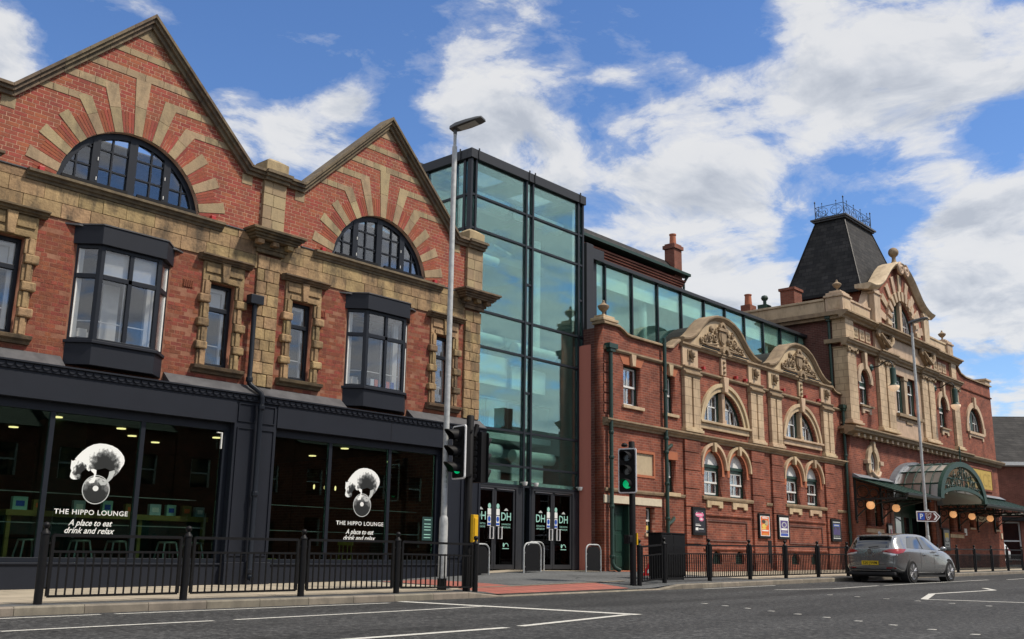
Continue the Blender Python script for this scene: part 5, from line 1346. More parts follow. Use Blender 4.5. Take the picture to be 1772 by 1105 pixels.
obj('window_notice', MB().box(26.58, 26.86, .17, .175, 1.52, 1.66), 'print_yellow', WG)
obj('sill', MB().box(27.60, 28.45, -.065, .1, 2.62, 2.74), 'terracotta', WG, bevel=.008)
obj('blank_panel', MB().box(25.94, 26.96, .03, .1, 3.20, 3.87), 'render_panel', WG)
m = MB().box(25.86, 25.94, -.02, .0, 3.12, 3.95).box(26.96, 27.04, -.02, .0, 3.12, 3.95).box(25.94, 26.96, -.02, .0, 3.87, 3.95).box(25.94, 26.96, -.02, .0, 3.12, 3.20)
obj('panel_surround', m, 'rubbed_brick', WG)
obj('lintel_band', MB().box(24.32, 27.37, -.03, .02, 2.26, 2.49), 'cream_paint', WG, bevel=.006)
dr = obj('door', MB().box(24.62, 25.64, .22, .28, .27, 2.25), 'green_paint', WG)
for (z0, z1) in ((.40, .72), (.84, 1.35), (1.47, 1.98)):
    for (a, b) in ((24.72, 25.06), (25.16, 25.50)):
        obj('door_panel', MB().box(a, b, .205, .22, z0, z1), 'green_paint', dr, bevel=.01)
obj('door_lining', MB().box(25.60, 25.64, .02, .22, .27, 2.25), 'green_paint', dr)
obj('door_step', MB().box(24.55, 25.75, -.12, .3, .2, .30), 'rubbed_brick', WG)
# green downpipes
def downpipe(x, ztop, zbot, y=-.12, hop=True, collars=(), foot=True, par=WG):
    d = obj('downpipe', MB().tube([(x, y, ztop), (x, y, zbot+.25)] + ([(x+.05, y-.05, zbot+.12), (x+.22, y-.12, zbot+.04)] if foot else [(x, y, zbot)]), .062, 10), 'green_paint', par, auto=40)
    if hop: obj('hopper', MB().box(x-.2, x+.24, y-.12, y+.1, ztop, ztop+.16).box(x-.12, x+.14, y-.09, y+.08, ztop-.1, ztop), 'green_paint', d, bevel=.01)
    for z in collars: obj('pipe_collar', MB().lathe(x, y, [(.075, -.05), (.085, -.02), (.085, .02), (.075, .05)], 10, z), 'green_paint', d)
    return d
downpipe(24.55, 6.92, .27, collars=(4.35, 3.6, 2.15, .7))
d2 = downpipe(27.55, 7.75, .27, hop=False, collars=(6.0, 4.45, 4.0, 3.0, 1.9))
obj('branch_pipe', MB().tube([(27.55, -.12, 4.1), (27.75, -.12, 4.2), (27.95, -.05, 4.25), (28.1, .05, 4.3)], .06, 8).tube([(27.55, -.12, 1.72), (27.8, -.12, 1.82), (28.0, -.05, 1.90), (28.15, .05, 1.95)], .06, 8), 'green_paint', d2)
downpipe(41.30, 7.0, .3, y=-.14, collars=(5.0, 3.4, 1.8), foot=False)
for (x, z) in ((30.05, 7.07), (32.3, 7.05), (33.0, 7.05), (36.0, 7.07), (37.9, 7.05), (39.1, 7.05)): obj('bell_box', MB().box(x-.06, x+.06, -.14, -.02, z, z+.1), 'red_plastic', WG)
obj('vent_strip', MB().box(34.35, 34.6, -.03, .0, .35, 1.35), 'black_paint', WG)

# framed show posters on the wing and the front
def poster(x0, x1, z0, z1, y, label, kind):
    r = thing('poster_case', label, 'poster', ((x0+x1)/2, y, z0))
    t = .05
    obj('case', MB().box(x0, x1, y-.06, y, z0, z1), 'black_paint', r, bevel=.008)
    a, b, c, d = x0+t*1.6, x1-t*1.6, z0+t*1.8, z1-t*1.8; w, h = b-a, d-c; yy = y-.063
    def pp(u0, u1, v0, v1, mat, k=1): obj('print', flat(rect(a+w*u0, a+w*u1, c+h*v0, c+h*v1), yy-.001*k), mat, r)
    def pe(u, v, ru, rv, mat, k=1): obj('print', flat(arc(a+w*u, c+h*v, w*ru, 0, 360, 20, h*rv), yy-.001*k), mat, r)
    if kind == 0:
        pp(0, 1, 0, 1, 'poster_dark'); pe(.5, .80, .40, .12, 'print_pink', 2); pe(.66, .60, .22, .09, 'print_pink', 2); pe(.66, .60, .12, .04, 'print_white', 3); pp(.2, .8, .88, .91, 'print_white', 2); pp(.15, .75, .77, .80, 'print_white', 3)
        pp(.1, .35, .1, .22, 'print_white', 2); pp(.4, .85, .15, .18, 'print_white', 2); pp(.1, .6, .30, .33, 'print_white', 2); pp(.1, .5, .36, .38, 'print_white', 2)
    elif kind == 1:
        pp(0, 1, 0, 1, 'print_white'); pp(.06, .94, .03, .97, 'print_orange', 2); pe(.35, .72, .2, .1, 'bark', 3); pe(.66, .66, .2, .14, 'render_panel', 3); pe(.4, .5, .25, .1, 'print_yellow', 3); pp(.1, .6, .33, .40, 'print_yellow', 3); pp(.15, .85, .24, .30, 'print_white', 3); pp(.2, .8, .88, .93, 'print_white', 3); pp(.2, .8, .08, .11, 'print_yellow', 3)
    elif kind == 2:
        pp(0, 1, 0, 1, 'print_white'); pp(.08, .92, .2, .84, 'print_purple', 2); pe(.5, .62, .28, .15, 'print_mid', 3); pe(.5, .62, .18, .10, 'print_purple', 4); pp(.15, .85, .34, .44, 'print_white', 3); pp(.2, .8, .24, .27, 'print_mid', 3); pp(.08, .92, .04, .18, 'print_blue', 2)
    elif kind == 3:
        pp(0, 1, 0, 1, 'poster_dark'); pp(.1, .9, .70, .84, 'print_blue', 2); pp(.2, .8, .74, .80, 'print_mid', 3); pp(.05, .95, .93, .96, 'print_white', 2); pp(.05, .95, .04, .07, 'print_white', 2)
        for i in range(5): pp(.1+.17*i, .2+.17*i, .25, .55+.06*((i*2) % 3), 'print_purple', 2)
        for i in range(4): pp(.14+.2*i, .24+.2*i, .12, .2, 'print_grey', 2)
    elif kind == 4:
        pp(0, 1, 0, 1, 'print_white'); pe(.45, .55, .2, .22, 'print_grey', 2); pp(.6, .85, .4, .75, 'print_pink', 2); pp(.2, .6, .15, .25, 'print_black', 2)
    else:
        pp(0, 1, 0, 1, 'poster_dark'); pp(.15, .85, .55, .85, 'print_yellow', 2); pe(.5, .5, .3, .12, 'print_mid', 3); pp(.1, .9, .1, .35, 'print_mid', 2); pp(.2, .8, .15, .25, 'poster_dark', 3)
    return r
poster(29.02, 29.84, 1.42, 2.33, -.08, 'black show poster with pink lips in a dark case between green pipe and panel', 0)
poster(33.50, 34.35, 1.41, 2.30, -.08, 'orange show poster with white border in a black case on brick wall', 1)
poster(34.98, 35.85, 1.41, 2.30, -.08, 'white and purple show poster with blue foot in a black case', 2)
poster(39.55, 40.44, 1.41, 2.31, -.08, 'dark blue show poster in a black case beside the corner drainpipe', 3)

# ------------------------------------------------------------------ theatre front block
FB = thing('theatre_front_block', 'ornate red brick and cream terracotta theatre front with slate pavilion roof', 'building', (51, -.3, .35))
FY, FX0, FX1, FC = -.30, 41.5, 61.5, 48.3
FM = 55.6                                # right end of the ornate part
def fz(z): return z
# lower wall
oc = [(c[0], c[1]) for c in arc(43.62, 4.86, .38, 0, 360, 22, .50)]
holes = [oc, rect(42.62, 43.15, 2.12, 3.45), rect(43.62, 44.30, 2.12, 3.45), rect(45.7, 50.9, .2, 3.9), rect(52.85, 53.55, 2.1, 3.4), rect(54.1, 54.75, 2.1, 3.4), rect(55.95, 56.65, 2.42, 2.82), rect(60.15, 60.85, 2.42, 2.84)]
obj('wall', plate(rect(FX0, FX1, 0, 6.0), holes, FY, FY+.35), 'theatre_brick', FB)
holes = [arch_poly(42.82, 43.92, 7.35, 8.45, 16), arch_poly(52.75, 53.85, 7.35, 8.45, 16), rect(46.95, 49.65, 7.42, 9.3), arch_poly(57.05, 59.45, 7.60, 7.95, 18)]
holes[-1] = [(57.05, 7.6), (59.45, 7.6)] + arc(58.25, 7.78, 1.2, 0, 180, 18)
WT = [(FX0, 6.0), (FX1, 6.0), (FX1, 10.55), (57.2, 10.5), (56.4, 10.62), (56.0, 10.9), (55.7, 11.1), (FX0, 11.1)]
obj('wall', plate(WT, holes, FY, FY+.35), 'theatre_brick', FB)
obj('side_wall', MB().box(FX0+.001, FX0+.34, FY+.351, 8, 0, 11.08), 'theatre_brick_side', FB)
obj('side_wall', MB().box(FX1-.35, FX1-.001, FY+.351, 10, 0, 10.5), 'theatre_brick', FB)
obj('rear_wall', MB().box(FX0+.35, FX1-.36, 9.6, 9.9, 0, 10.4), 'theatre_brick', FB)
obj('flat_roof', MB().box(FX0+.35, FX1-.36, .1, 9.6, 9.9, 10.1), 'lead', FB)
obj('room_wall', MB().box(FX0+.4, FX1-.4, 1.2, 1.25, .3, 9.8), 'interior_dark', FB)
# main cornice with modillions
def fcourse(prof, a, b, mat='terracotta_trim', name='cornice', par=None): return obj(name, MB().prismx([(FY+y, z) for y, z in prof], a, b), mat, par or FB)
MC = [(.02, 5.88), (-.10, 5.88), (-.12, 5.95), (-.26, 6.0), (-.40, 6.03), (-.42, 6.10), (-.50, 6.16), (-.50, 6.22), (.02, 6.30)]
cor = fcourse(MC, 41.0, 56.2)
md = MB().box(-.10, .10, FY-.30, FY-.05, 5.84, 5.98).mesh('modillion'); md.materials.append(MATS['terracotta'])
x = 41.75
while x < 56: inst('modillion', md, (x, 0, 0), cor); x += .62
fcourse([(.02, 5.92), (-.08, 5.92), (-.12, 6.0), (-.28, 6.05), (-.34, 6.16), (-.34, 6.22), (.02, 6.28)], 56.21, 62.0)
obj('cornice_return', MB().box(41.005, 41.499, FY+.021, 1.4, 6.12, 6.24).box(41.2, 41.499, FY+.021, 1.4, 5.95, 6.119), 'terracotta_trim', FB)
# corner pillar and paired pilasters
def pilaster(a, b, z0, z1, y=FY, proud=.16, split=True, cap=True, mat='block_joints', side=0.0):
    mid = (a+b)/2
    m = MB()
    if split: m.box(a, b, y-proud*.45, y+.02, z0+.2, z1).box(a, mid-.09, y-proud, y-proud*.45, z0+.2, z1).box(mid+.09, b, y-proud, y-proud*.45, z0+.2, z1)
    else: m.box(a, b, y-proud, y+.02+side, z0+.2, z1)
    p = obj('pilaster', m, mat, FB, bevel=.014)
    obj('pilaster_base', MB().box(a-.16, b+.16, y-proud-.14, y+.02+side, z0, z0+.1).box(a-.09, b+.09, y-proud-.08, y+.02+side, z0+.1, z0+.2), 'terracotta', p, bevel=.02)
    if cap:
        c = MB().box(a-.05, b+.05, y-proud-.06, y+.02+side, z1, z1+.06)
        for (u, v) in (((a, mid-.09), (mid+.09, b)) if split else ((a, b),)):
            for xx in (u+.04, v-.04): c.lathe(xx, y-proud-.10, [(.0, 0), (.10, 0), (.12, .04), (.10, .10), (.0, .10)], 10, z1-.10, axis='y')
            c.box(u, v, y-proud-.10, y-proud, z1-.10, z1-.02); c.lathe((u+v)/2, y-proud-.06, [(.02, -.12), (.08, -.06), (.06, .0)], 8, z1-.08)
        obj('capital', c, 'terracotta_trim', p)
    return p
pilaster(41.45, 42.35, 6.36, 9.70, split=False, proud=.14, side=.5)
pilaster(44.75, 46.45, 6.36, 9.70); pilaster(50.15, 51.85, 6.36, 9.70)
pilaster(54.75, 55.55, 6.36, 9.70, split=False, proud=.14)
obj('terracotta_facing', plate(rect(46.45, 50.15, 6.36, 9.74), [rect(46.95, 49.65, 7.42, 9.3)], FY-.05, FY+.01), 'terracotta_pink', FB)
# entablatures
E1 = [(.02, 9.76), (-.16, 9.76), (-.18, 9.84), (-.28, 9.90), (-.30, 9.98), (-.36, 10.0), (-.36, 10.06), (.02, 10.12)]
E2 = [(.02, 10.98), (-.14, 10.98), (-.18, 11.06), (-.30, 11.12), (-.34, 11.18), (-.42, 11.20), (-.42, 11.27), (.02, 11.34)]
fcourse(E1, 41.2, 55.9, name='entablature'); fcourse(E2, 41.1, 56.0, name='entablature')
fcourse([(y-.12, z) for y, z in E1], 44.6, 46.62, name='entablature'); fcourse([(y-.12, z) for y, z in E1], 50.0, 52.0, name='entablature')
fcourse([(y-.12, z) for y, z in E2], 44.5, 52.1, name='entablature')
obj('entablature_return', MB().box(41.106, 41.449, FY+.021, 4.2, 11.12, 11.30).box(41.25, 41.449, FY+.021, 4.2, 10.98, 11.119), 'terracotta_trim', FB)
obj('entablature_return', MB().box(41.206, 41.449, FY+.021, .5, 9.9, 10.08), 'terracotta_trim', FB)
obj('frieze_block', MB().box(41.46, 42.3, FY-.12, FY+.5, 10.12, 10.98), 'block_joints', FB); obj('frieze_block', MB().box(54.8, 55.5, FY-.12, FY+.1, 10.12, 10.98), 'block_joints', FB)
for x0 in (42.45, 43.12, 43.78, 52.35, 53.0, 53.66):
    s = obj('rosette_panel', MB().box(x0, x0+.52, FY-.05, FY+.01, 10.28, 10.80), 'terracotta', FB, bevel=.02)
    m = MB()
    for k in range(4):
        a = PI/4+k*PI/2; m.lathe(x0+.26+.12*math.cos(a), FY-.06, [(.0, -.02), (.09, 0), (.0, .02)], 6, 10.54+.12*math.sin(a), axis='y')
    obj('rosette', m, 'terracotta_trim', s)
obj('name_frieze', MB().box(44.7, 51.9, FY-.10, FY+.01, 10.12, 10.98), 'terracotta_pink', FB)
for c in (45.6, 51.0):
    m = MB()
    m.prism([(c-.85, 10.95), (c-.85, 10.80), (c-.45, 10.45), (c, 10.10), (c+.45, 10.45), (c+.85, 10.80), (c+.85, 10.95), (c+.45, 10.75), (c, 10.62), (c-.45, 10.75)][::1], FY-.28, FY-.09)
    for sd in (-1, 1): m.lathe(c+sd*.80, FY-.26, [(.0, -.05), (.17, -.05), (.19, 0), (.17, .08), (.0, .08)], 12, 10.86, axis='y'); m.tube([(c+sd*.7, FY-.3, 10.85), (c+sd*.5, FY-.38, 10.60), (c, FY-.42, 10.32)], .09, 6)
    m.lathe(c, FY-.34, [(.02, -.18), (.14, -.08), (.16, .02), (.08, .14), (.02, .18)], 8, 10.5)
    obj('swag_bracket', m, 'terracotta_trim', FB, auto=60)
# parapets, pedestals, urns
def pedestal(a, b, y0, y1, urn=True):
    p = obj('parapet_pedestal', MB().box(a, b, y0, y1, 11.34, 12.0).box(a-.06, b+.06, y0-.06, y1+.06, 12.0, 12.1).box(a+.02, b-.02, y0+.02, y1-.02, 12.1, 12.22).box(a+.14, b-.14, y0+.14, y1-.14, 12.22, 12.32), 'terracotta_pink', FB, bevel=.02)
    m = MB().box(a+.14, b-.14, y0-.012, y0, 11.46, 11.9); obj('sunk_panel', m, 'terracotta', p)
    m = MB().box(a-.012, a, y0+.14, y1-.14, 11.46, 11.9); obj('sunk_panel', m, 'terracotta', p)
    if urn: obj('urn', MB().lathe((a+b)/2, (y0+y1)/2, [(r*.68, z*.72) for r, z in URN], 16, 12.31), 'terracotta_trim', p, auto=50)
pedestal(41.45, 42.32, FY-.06, FY+.75); pedestal(54.7, 55.5, FY-.06, FY+.7)
for (a, b) in ((42.33, 44.7), (51.9, 54.69)):
    p = obj('parapet', MB().box(a, b, FY+.05, FY+.4, 11.34, 11.95).box(a, b, FY-.0, FY+.45, 11.95, 12.05), 'terracotta_pink', FB, bevel=.012)
    obj('sunk_panel', MB().box(a+.25, b-.25, FY+.035, FY+.05, 11.48, 11.84), 'terracotta', p)
obj('side_parapet', MB().box(41.5, 41.85, FY+.8, 5.0, 11.34, 11.9).box(41.44, 41.91, FY+.8, 5.0, 11.9, 12.0), 'terracotta_pink', FB, bevel=.012)
for sd, x0 in ((-1, 44.7), (1, 51.9)):
    obj('parapet_scroll', MB().prism([(x0, 11.95), (x0+sd*.65, 11.95), (x0+sd*.55, 12.15), (x0+sd*.3, 12.35), (x0, 12.8)] if sd < 0 else [(x0, 11.95), (x0+.65, 11.95), (x0+.55, 12.15), (x0+.3, 12.35), (x0, 12.8)], FY+.1, FY+.45), 'terracotta_pink', FB, bevel=.02)
# central gable
hg = [(0, 3.55), (.5, 3.48), (1.0, 3.28), (1.5, 2.95), (2.0, 2.52), (2.4, 2.18), (2.8, 1.95), (3.2, 1.80), (3.6, 1.72), (4.1, 1.70)]
GZ = 11.34; AZ2, AR2 = 11.45, 1.62
line = [(FC-x, GZ+z) for x, z in reversed(hg)] + [(FC+x, GZ+z) for x, z in hg[1:]]
gp = [(FC-3.5, GZ), (FC+3.5, GZ), (FC+3.5, GZ+1.70)] + [p for p in reversed(line) if abs(p[0]-FC) < 3.5] + [(FC-3.5, GZ+1.70)]
gab = obj('gable', plate(gp, [arc(FC, AZ2, AR2, 1, 179, 24)], FY-.02, FY+.4), 'theatre_brick', FB)
obj('gable_coping', MB().sweep(line, [(-.16, -.10), (-.08, -.20), (0, -.30), (.08, -.34), (.14, -.24), (.14, .5), (-.05, .5)], FY), 'terracotta_pink', gab, auto=35)
for sd in (-1, 1):
    x0 = FC+sd*3.15
    pl_ = obj('gable_pier', MB().box(x0-.36, x0+.36, FY-.16, FY+.42, GZ, GZ+1.45).box(x0-.42, x0+.42, FY-.22, FY+.42, GZ+1.45, GZ+1.55).box(x0-.36, x0+.36, FY-.16, FY+.42, GZ+1.55, GZ+1.70), 'terracotta_pink', gab, bevel=.015)
    m = MB().tube(spiral(FC+sd*.34, 14.62, .30, 1.7, -sd, FY-.30, 24), .09, 8); m.lathe(FC+sd*.34, FY-.36, [(.0, 0), (.10, 0), (.10, .2), (.0, .2)], 10, 14.56, axis='y')
    obj('volute', m, 'terracotta_pink', gab, auto=60)
for k in range(-4, 5):
    a = 90+19.5*k; u = (math.cos(R(a)), math.sin(R(a))); w = (-u[1], u[0])
    r1 = {0: 2.95, 1: 2.85, 2: 2.72, 3: 2.75, 4: 2.75}[abs(k)]
    pt = lambda r, o: (FC+u[0]*r+w[0]*o, AZ2+u[1]*r+w[1]*o)
    obj('fan_voussoir', MB().prism([pt(AR2, -.13), pt(r1, -.20), pt(r1, .20), pt(AR2, .13)], FY-.09, FY), 'terracotta_pink', gab, bevel=.01)
obj('window_arch', MB().ring(FC, AZ2, AR2, AR2+.42, 0, 180, FY-.13, FY+.0, 26), 'terracotta_pink', gab, auto=35)
for k in range(13):
    a = 7+k*13.8; u = (math.cos(R(a)), math.sin(R(a))); w = (-u[1], u[0]); pt = lambda r, o: (FC+u[0]*r+w[0]*o, AZ2+u[1]*r+w[1]*o)
    obj('arch_block', MB().prism([pt(AR2-.02, -.11), pt(AR2+.46, -.14), pt(AR2+.46, .14), pt(AR2-.02, .11)], FY-.20, FY-.12), 'terracotta_pink', gab, bevel=.012)
fm = MB().ring(FC, AZ2, AR2-.12, AR2, 1, 179, FY+.12, FY+.28, 24).box(FC-.28, FC-.14, FY+.12, FY+.28, 11.45, 13.0).box(FC+.14, FC+.28, FY+.12, FY+.28, 11.45, 13.0)
fw = obj('gable_window', fm, 'green_paint', gab)
obj('column', MB().box(FC-.14, FC+.14, FY-.05, FY+.25, 11.34, 13.05), 'terracotta_pink', gab, bevel=.02)
wb = MB()
for sd in (-1, 1):
    for (x0, x1, z0, z1) in ((.28, .34, 11.46, 13.0), (.60, .64, 11.46, 13.0), (.92, .96, 11.46, 13), (.28, 1.5, 11.46, 11.53), (.28, 1.5, 11.95, 11.99), (.28, 1.5, 12.4, 12.44), (1.22, 1.26, 11.46, 12.6)):
        P = clip_circle(rect(min(FC+sd*x0, FC+sd*x1), max(FC+sd*x0, FC+sd*x1), z0, z1), FC, AZ2, AR2-.1, 40)
        if len(P) > 2: wb.prism(P, FY+.17, FY+.22)
    b0, b1 = (3, 80) if sd > 0 else (100, 177); wb.ring(FC, AZ2, AR2-.20, AR2-.12, b0, b1, FY+.16, FY+.22, 12)
obj('sash_frame', wb, 'white_paint', fw)
for sd in (-1, 1):
    P = clip_circle(rect(min(FC+sd*.3, FC+sd*1.5), max(FC+sd*.3, FC+sd*1.5), 11.5, 13.1), FC, AZ2, AR2-.14, 40); obj('pane', MB().prism(P, FY+.19, FY+.197), 'glass_dark', fw)
obj('attic_room', MB().box(FC-1.8, FC+1.8, .9, .95, 11.2, 13.4), 'interior_grey', FB)
fin_ = obj('ball_finial', MB().lathe(FC, FY+.1, [(.40, 14.78), (.40, 14.92), (.30, 14.98), (.18, 15.04), (.11, 15.16), (.09, 15.32), (.11, 15.40)], 18), 'terracotta_trim', gab, auto=50)
bl = [(.25*math.sin(PI*i/10)+.001, 15.62-.25*math.cos(PI*i/10)) for i in range(11)]
obj('ball', MB().lathe(FC, FY+.1, bl, 20), 'terracotta_trim', fin_, auto=80)
# first-floor windows
for (a, b) in ((42.82, 43.92), (52.75, 53.85)):
    c = (a+b)/2
    ar = obj('window_arch', MB().ring(c, 8.45, .55, .82, -8, 188, FY-.09, FY+.01, 18), 'terracotta_pink', FB, auto=35)
    obj('keystone', MB().prism([(c-.10, 8.95), (c+.10, 8.95), (c+.14, 9.74), (c-.14, 9.74)], FY-.18, FY), 'terracotta_pink', ar, bevel=.015)
    obj('sill_apron', MB().prism([(c-.5, 6.98), (c-.25, 6.98), (c-.25, 7.1), (c+.25, 7.1), (c+.25, 6.98), (c+.5, 6.98), (c+.5, 7.27), (c-.5, 7.27)], FY-.07, FY+.01), 'terracotta_pink', ar, bevel=.01)
    obj('sill', MB().box(c-.66, c+.66, FY-.14, FY+.1, 7.27, 7.35), 'terracotta_trim', ar)
    w = sash(a, b, 7.35, 8.42, FY+.16, FB, g=.16, bars=0, meet=.9)
    P = arc(c, 8.42, .55, 0, 180, 16); fm2 = MB().ring(c, 8.42, .40, .55, 0, 180, FY+.16, FY+.26, 16); obj('head_frame', fm2, 'green_paint', w)
    obj('sash_frame', MB().ring(c, 8.42, .35, .40, 0, 180, FY+.17, FY+.23, 14).box(c-.4, c+.4, FY+.175, FY+.225, 8.42, 8.47), 'white_paint', w)
    obj('pane', MB().prism(arc(c, 8.42, .37, 0, 180, 14), FY+.20, FY+.206), 'glass_dark', w)
for (a, b) in ((46.95, 48.12), (48.48, 49.65)): sash(a, b, 7.42, 9.3, FY+.14, FB, g=.22, bars=0, meet=.68)
obj('column', MB().box(48.12, 48.48, FY-.02, FY+.25, 7.42, 9.12).box(48.06, 48.54, FY-.06, FY+.25, 9.12, 9.3), 'terracotta_pink', FB, bevel=.02)
obj('sill', MB().box(46.8, 49.9, FY-.22, FY+.1, 7.28, 7.42), 'terracotta_trim', FB)
obj('carved_panel', MB().prism([(47.1, 7.14), (47.9, 7.14), (47.9, 7.0), (48.7, 7.0), (48.7, 7.14), (49.5, 7.14), (49.5, 7.24), (47.1, 7.24)], FY-.10, FY-.05), 'terracotta_trim', FB)
ar = obj('window_arch', MB().ring(58.25, 7.78, 1.2, 1.48, 0, 180, FY-.07, FY+.01, 22).box(56.70, 57.06, FY-.08, FY+.01, 7.55, 7.95).box(59.44, 59.80, FY-.08, FY+.01, 7.55, 7.95), 'terracotta', FB, auto=35)
obj('keystone', MB().prism([(58.14, 8.9), (58.36, 8.9), (58.42, 9.55), (58.08, 9.55)], FY-.14, FY), 'terracotta', ar, bevel=.015)
obj('sill_apron', MB().box(57.0, 59.5, FY-.12, FY+.1, 7.46, 7.6).box(57.05, 59.45, FY-.06, FY+.01, 7.34, 7.46).box(57.05, 57.25, FY-.06, FY+.01, 7.2, 7.34).box(59.25, 59.45, FY-.06, FY+.01, 7.2, 7.34), 'terracotta', ar)
w = obj('half_round_window', MB().ring(58.25, 7.78, 1.05, 1.2, 0, 180, FY+.16, FY+.28, 18).box(58.12, 58.38, FY+.16, FY+.28, 7.6, 8.95).box(57.06, 57.2, FY+.16, FY+.28, 7.6, 7.78).box(59.3, 59.44, FY+.16, FY+.28, 7.6, 7.78), 'green_paint', FB)
wb = MB()
for sd in (-1, 1):
    for (x0, x1, z0, z1) in ((.13, .19, 7.62, 8.9), (.55, .59, 7.62, 8.9), (.13, 1.08, 7.62, 7.68), (.13, 1.08, 8.15, 8.19)):
        P = clip_circle(rect(min(58.25+sd*x0, 58.25+sd*x1), max(58.25+sd*x0, 58.25+sd*x1), z0, z1), 58.25, 7.78, 1.1, 36)
        if len(P) > 2: wb.prism(P, FY+.19, FY+.24)
    b0, b1 = (0, 83) if sd > 0 else (97, 180); wb.ring(58.25, 7.78, .98, 1.05, b0, b1, FY+.18, FY+.24, 10)
obj('sash_frame', wb, 'white_paint', w)
for sd in (-1, 1): obj('pane', MB().prism(clip_circle(rect(min(58.25+sd*.15, 58.25+sd*1.1), max(58.25+sd*.15, 58.25+sd*1.1), 7.64, 9), 58.25, 7.78, 1.02, 36), FY+.21, FY+.217), 'glass_dark', w)
obj('parapet_coping', MB().sweep([(55.7, 11.12), (56.0, 10.92), (56.4, 10.64), (57.2, 10.52), (60.7, 10.55), (61.6, 10.57)], [(0, -.10), (.07, -.10), (.09, .1), (.05, .42), (0, .42)], FY), 'terracotta_trim', FB)
fcourse([(.02, 9.86), (-.06, 9.86), (-.08, 9.92), (.02, 9.95)], 55.62, 61.52, 'theatre_brick', 'string_course')
obj('parapet_pedestal', MB().box(60.7, 61.5, FY-.04, FY+.6, 10.62, 10.85).box(60.62, 61.58, FY-.12, FY+.66, 10.85, 10.97), 'terracotta', FB, bevel=.015)
# ground-floor dressings
ocm = MB()
for i in range(28):
    b0, b1 = 2*PI*i/28, 2*PI*(i+1)/28
    P = [(43.62+.38*math.cos(b0), 4.86+.50*math.sin(b0)), (43.62+.66*math.cos(b0), 4.86+.80*math.sin(b0)), (43.62+.66*math.cos(b1), 4.86+.80*math.sin(b1)), (43.62+.38*math.cos(b1), 4.86+.50*math.sin(b1))]
    ocm.prism(P, FY-.12, FY+.01)
ocs = obj('oculus_surround', ocm, 'terracotta_pink', FB)
for (x, z, w, h) in ((43.62, 5.62, .09, .26), (42.92, 4.88, .18, .12), (44.32, 4.88, .18, .12)): obj('key_block', MB().box(x-w, x+w, FY-.2, FY+.01, z-h, z+h*.6), 'terracotta_pink', ocs, bevel=.02)
obj('garland', MB().prism([(42.95, 4.1), (44.3, 4.1), (44.12, 4.24), (44.05, 4.45), (43.62, 4.30), (43.2, 4.45), (43.12, 4.24)], FY-.16, FY+.0).tube([(43.15, FY-.16, 4.45), (43.4, FY-.2, 4.28), (43.62, FY-.22, 4.22), (43.85, FY-.2, 4.28), (44.1, FY-.16, 4.45)], .08, 8), 'terracotta_pink', ocs, auto=60)
wo = MB()
for i in range(20):
    b0, b1 = 2*PI*i/20, 2*PI*(i+1)/20
    wo.prism([(43.62+.31*math.cos(b0), 4.86+.43*math.sin(b0)), (43.62+.38*math.cos(b0), 4.86+.50*math.sin(b0)), (43.62+.38*math.cos(b1), 4.86+.50*math.sin(b1)), (43.62+.31*math.cos(b1), 4.86+.43*math.sin(b1))], FY+.04, FY+.10)
wo.box(43.52, 43.55, FY+.04, FY+.09, 4.44, 5.28).box(43.70, 43.73, FY+.04, FY+.09, 4.44, 5.28).box(43.3, 43.95, FY+.04, FY+.09, 4.85, 4.88)
w = obj('oval_window', wo, 'white_paint', FB); obj('pane', MB().prism(arc(43.62, 4.86, .32, 0, 360, 20, .44)[:-1], FY+.065, FY+.07), 'glass_dark', w)
for (a, b, s) in ((42.62, 43.15, 0), (43.62, 44.30, 0), (52.85, 53.55, 1), (54.1, 54.75, 1)): sash(a, b, 2.12, 3.42, FY+.2, FB, bars=0, g=.05)
for (a, b) in ((42.5, 44.5), (52.7, 54.9)):
    obj('sill', MB().box(a, b, FY-.12, FY+.1, 2.03, 2.12), 'theatre_brick', FB); obj('sill_block', MB().box(a+.1, b-.1, FY-.05, FY+.01, 1.85, 2.03), 'terracotta', FB)
for (a, b) in ((55.95, 56.65), (60.15, 60.85)):
    sash(a, b, 2.42, 2.83, FY+.2, FB, bars=0, g=.04); obj('sill', MB().box(a-.06, b+.1, FY-.06, FY+.1, 2.33, 2.42), 'terracotta', FB)
obj('cream_plaque', MB().box(56.95, 59.0, FY-.04, FY, 2.78, 3.05), 'cream_paint', FB)
obj('small_sign', MB().box(55.0, 55.35, FY-.03, FY, 2.0, 2.35), 'sign_white', FB); obj('wall_box', MB().box(61.0, 61.2, FY-.06, FY, 1.95, 2.25), 'cream_paint', FB)
dr = obj('entrance_recess', MB().box(45.7, 50.9, FY+.9, FY+1.0, .2, 3.9), 'green_paint', FB)
for i in range(5):
    x0 = 45.72+i*1.04
    dd = obj('entrance_door', MB().box(x0+.02, x0+1.02, FY+.82, FY+.88, .36, 2.9), 'green_paint', FB); obj('pane', MB().box(x0+.2, x0+.84, FY+.81, FY+.818, 1.2, 2.7), 'car_glass', dd)
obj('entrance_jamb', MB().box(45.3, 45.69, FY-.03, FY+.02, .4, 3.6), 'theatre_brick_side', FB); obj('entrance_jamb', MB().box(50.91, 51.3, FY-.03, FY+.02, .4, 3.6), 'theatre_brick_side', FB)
pq = obj('name_plaque', MB().box(55.9, 60.15, FY-.06, FY, 4.55, 5.60), 'plaque_gold', FB, bevel=.02)
m = MB().box(55.8, 55.9, FY-.08, FY, 4.45, 5.70).box(60.15, 60.25, FY-.08, FY, 4.45, 5.70).box(55.9, 60.15, FY-.08, FY, 4.45, 4.55).box(55.9, 60.15, FY-.08, FY, 5.60, 5.70)
obj('plaque_frame', m, 'theatre_brick', pq)
text('PALACE', 57.95, 4.70, FY-.064, .72, 'plaque_letter', pq, width=3.9, bold=.0)
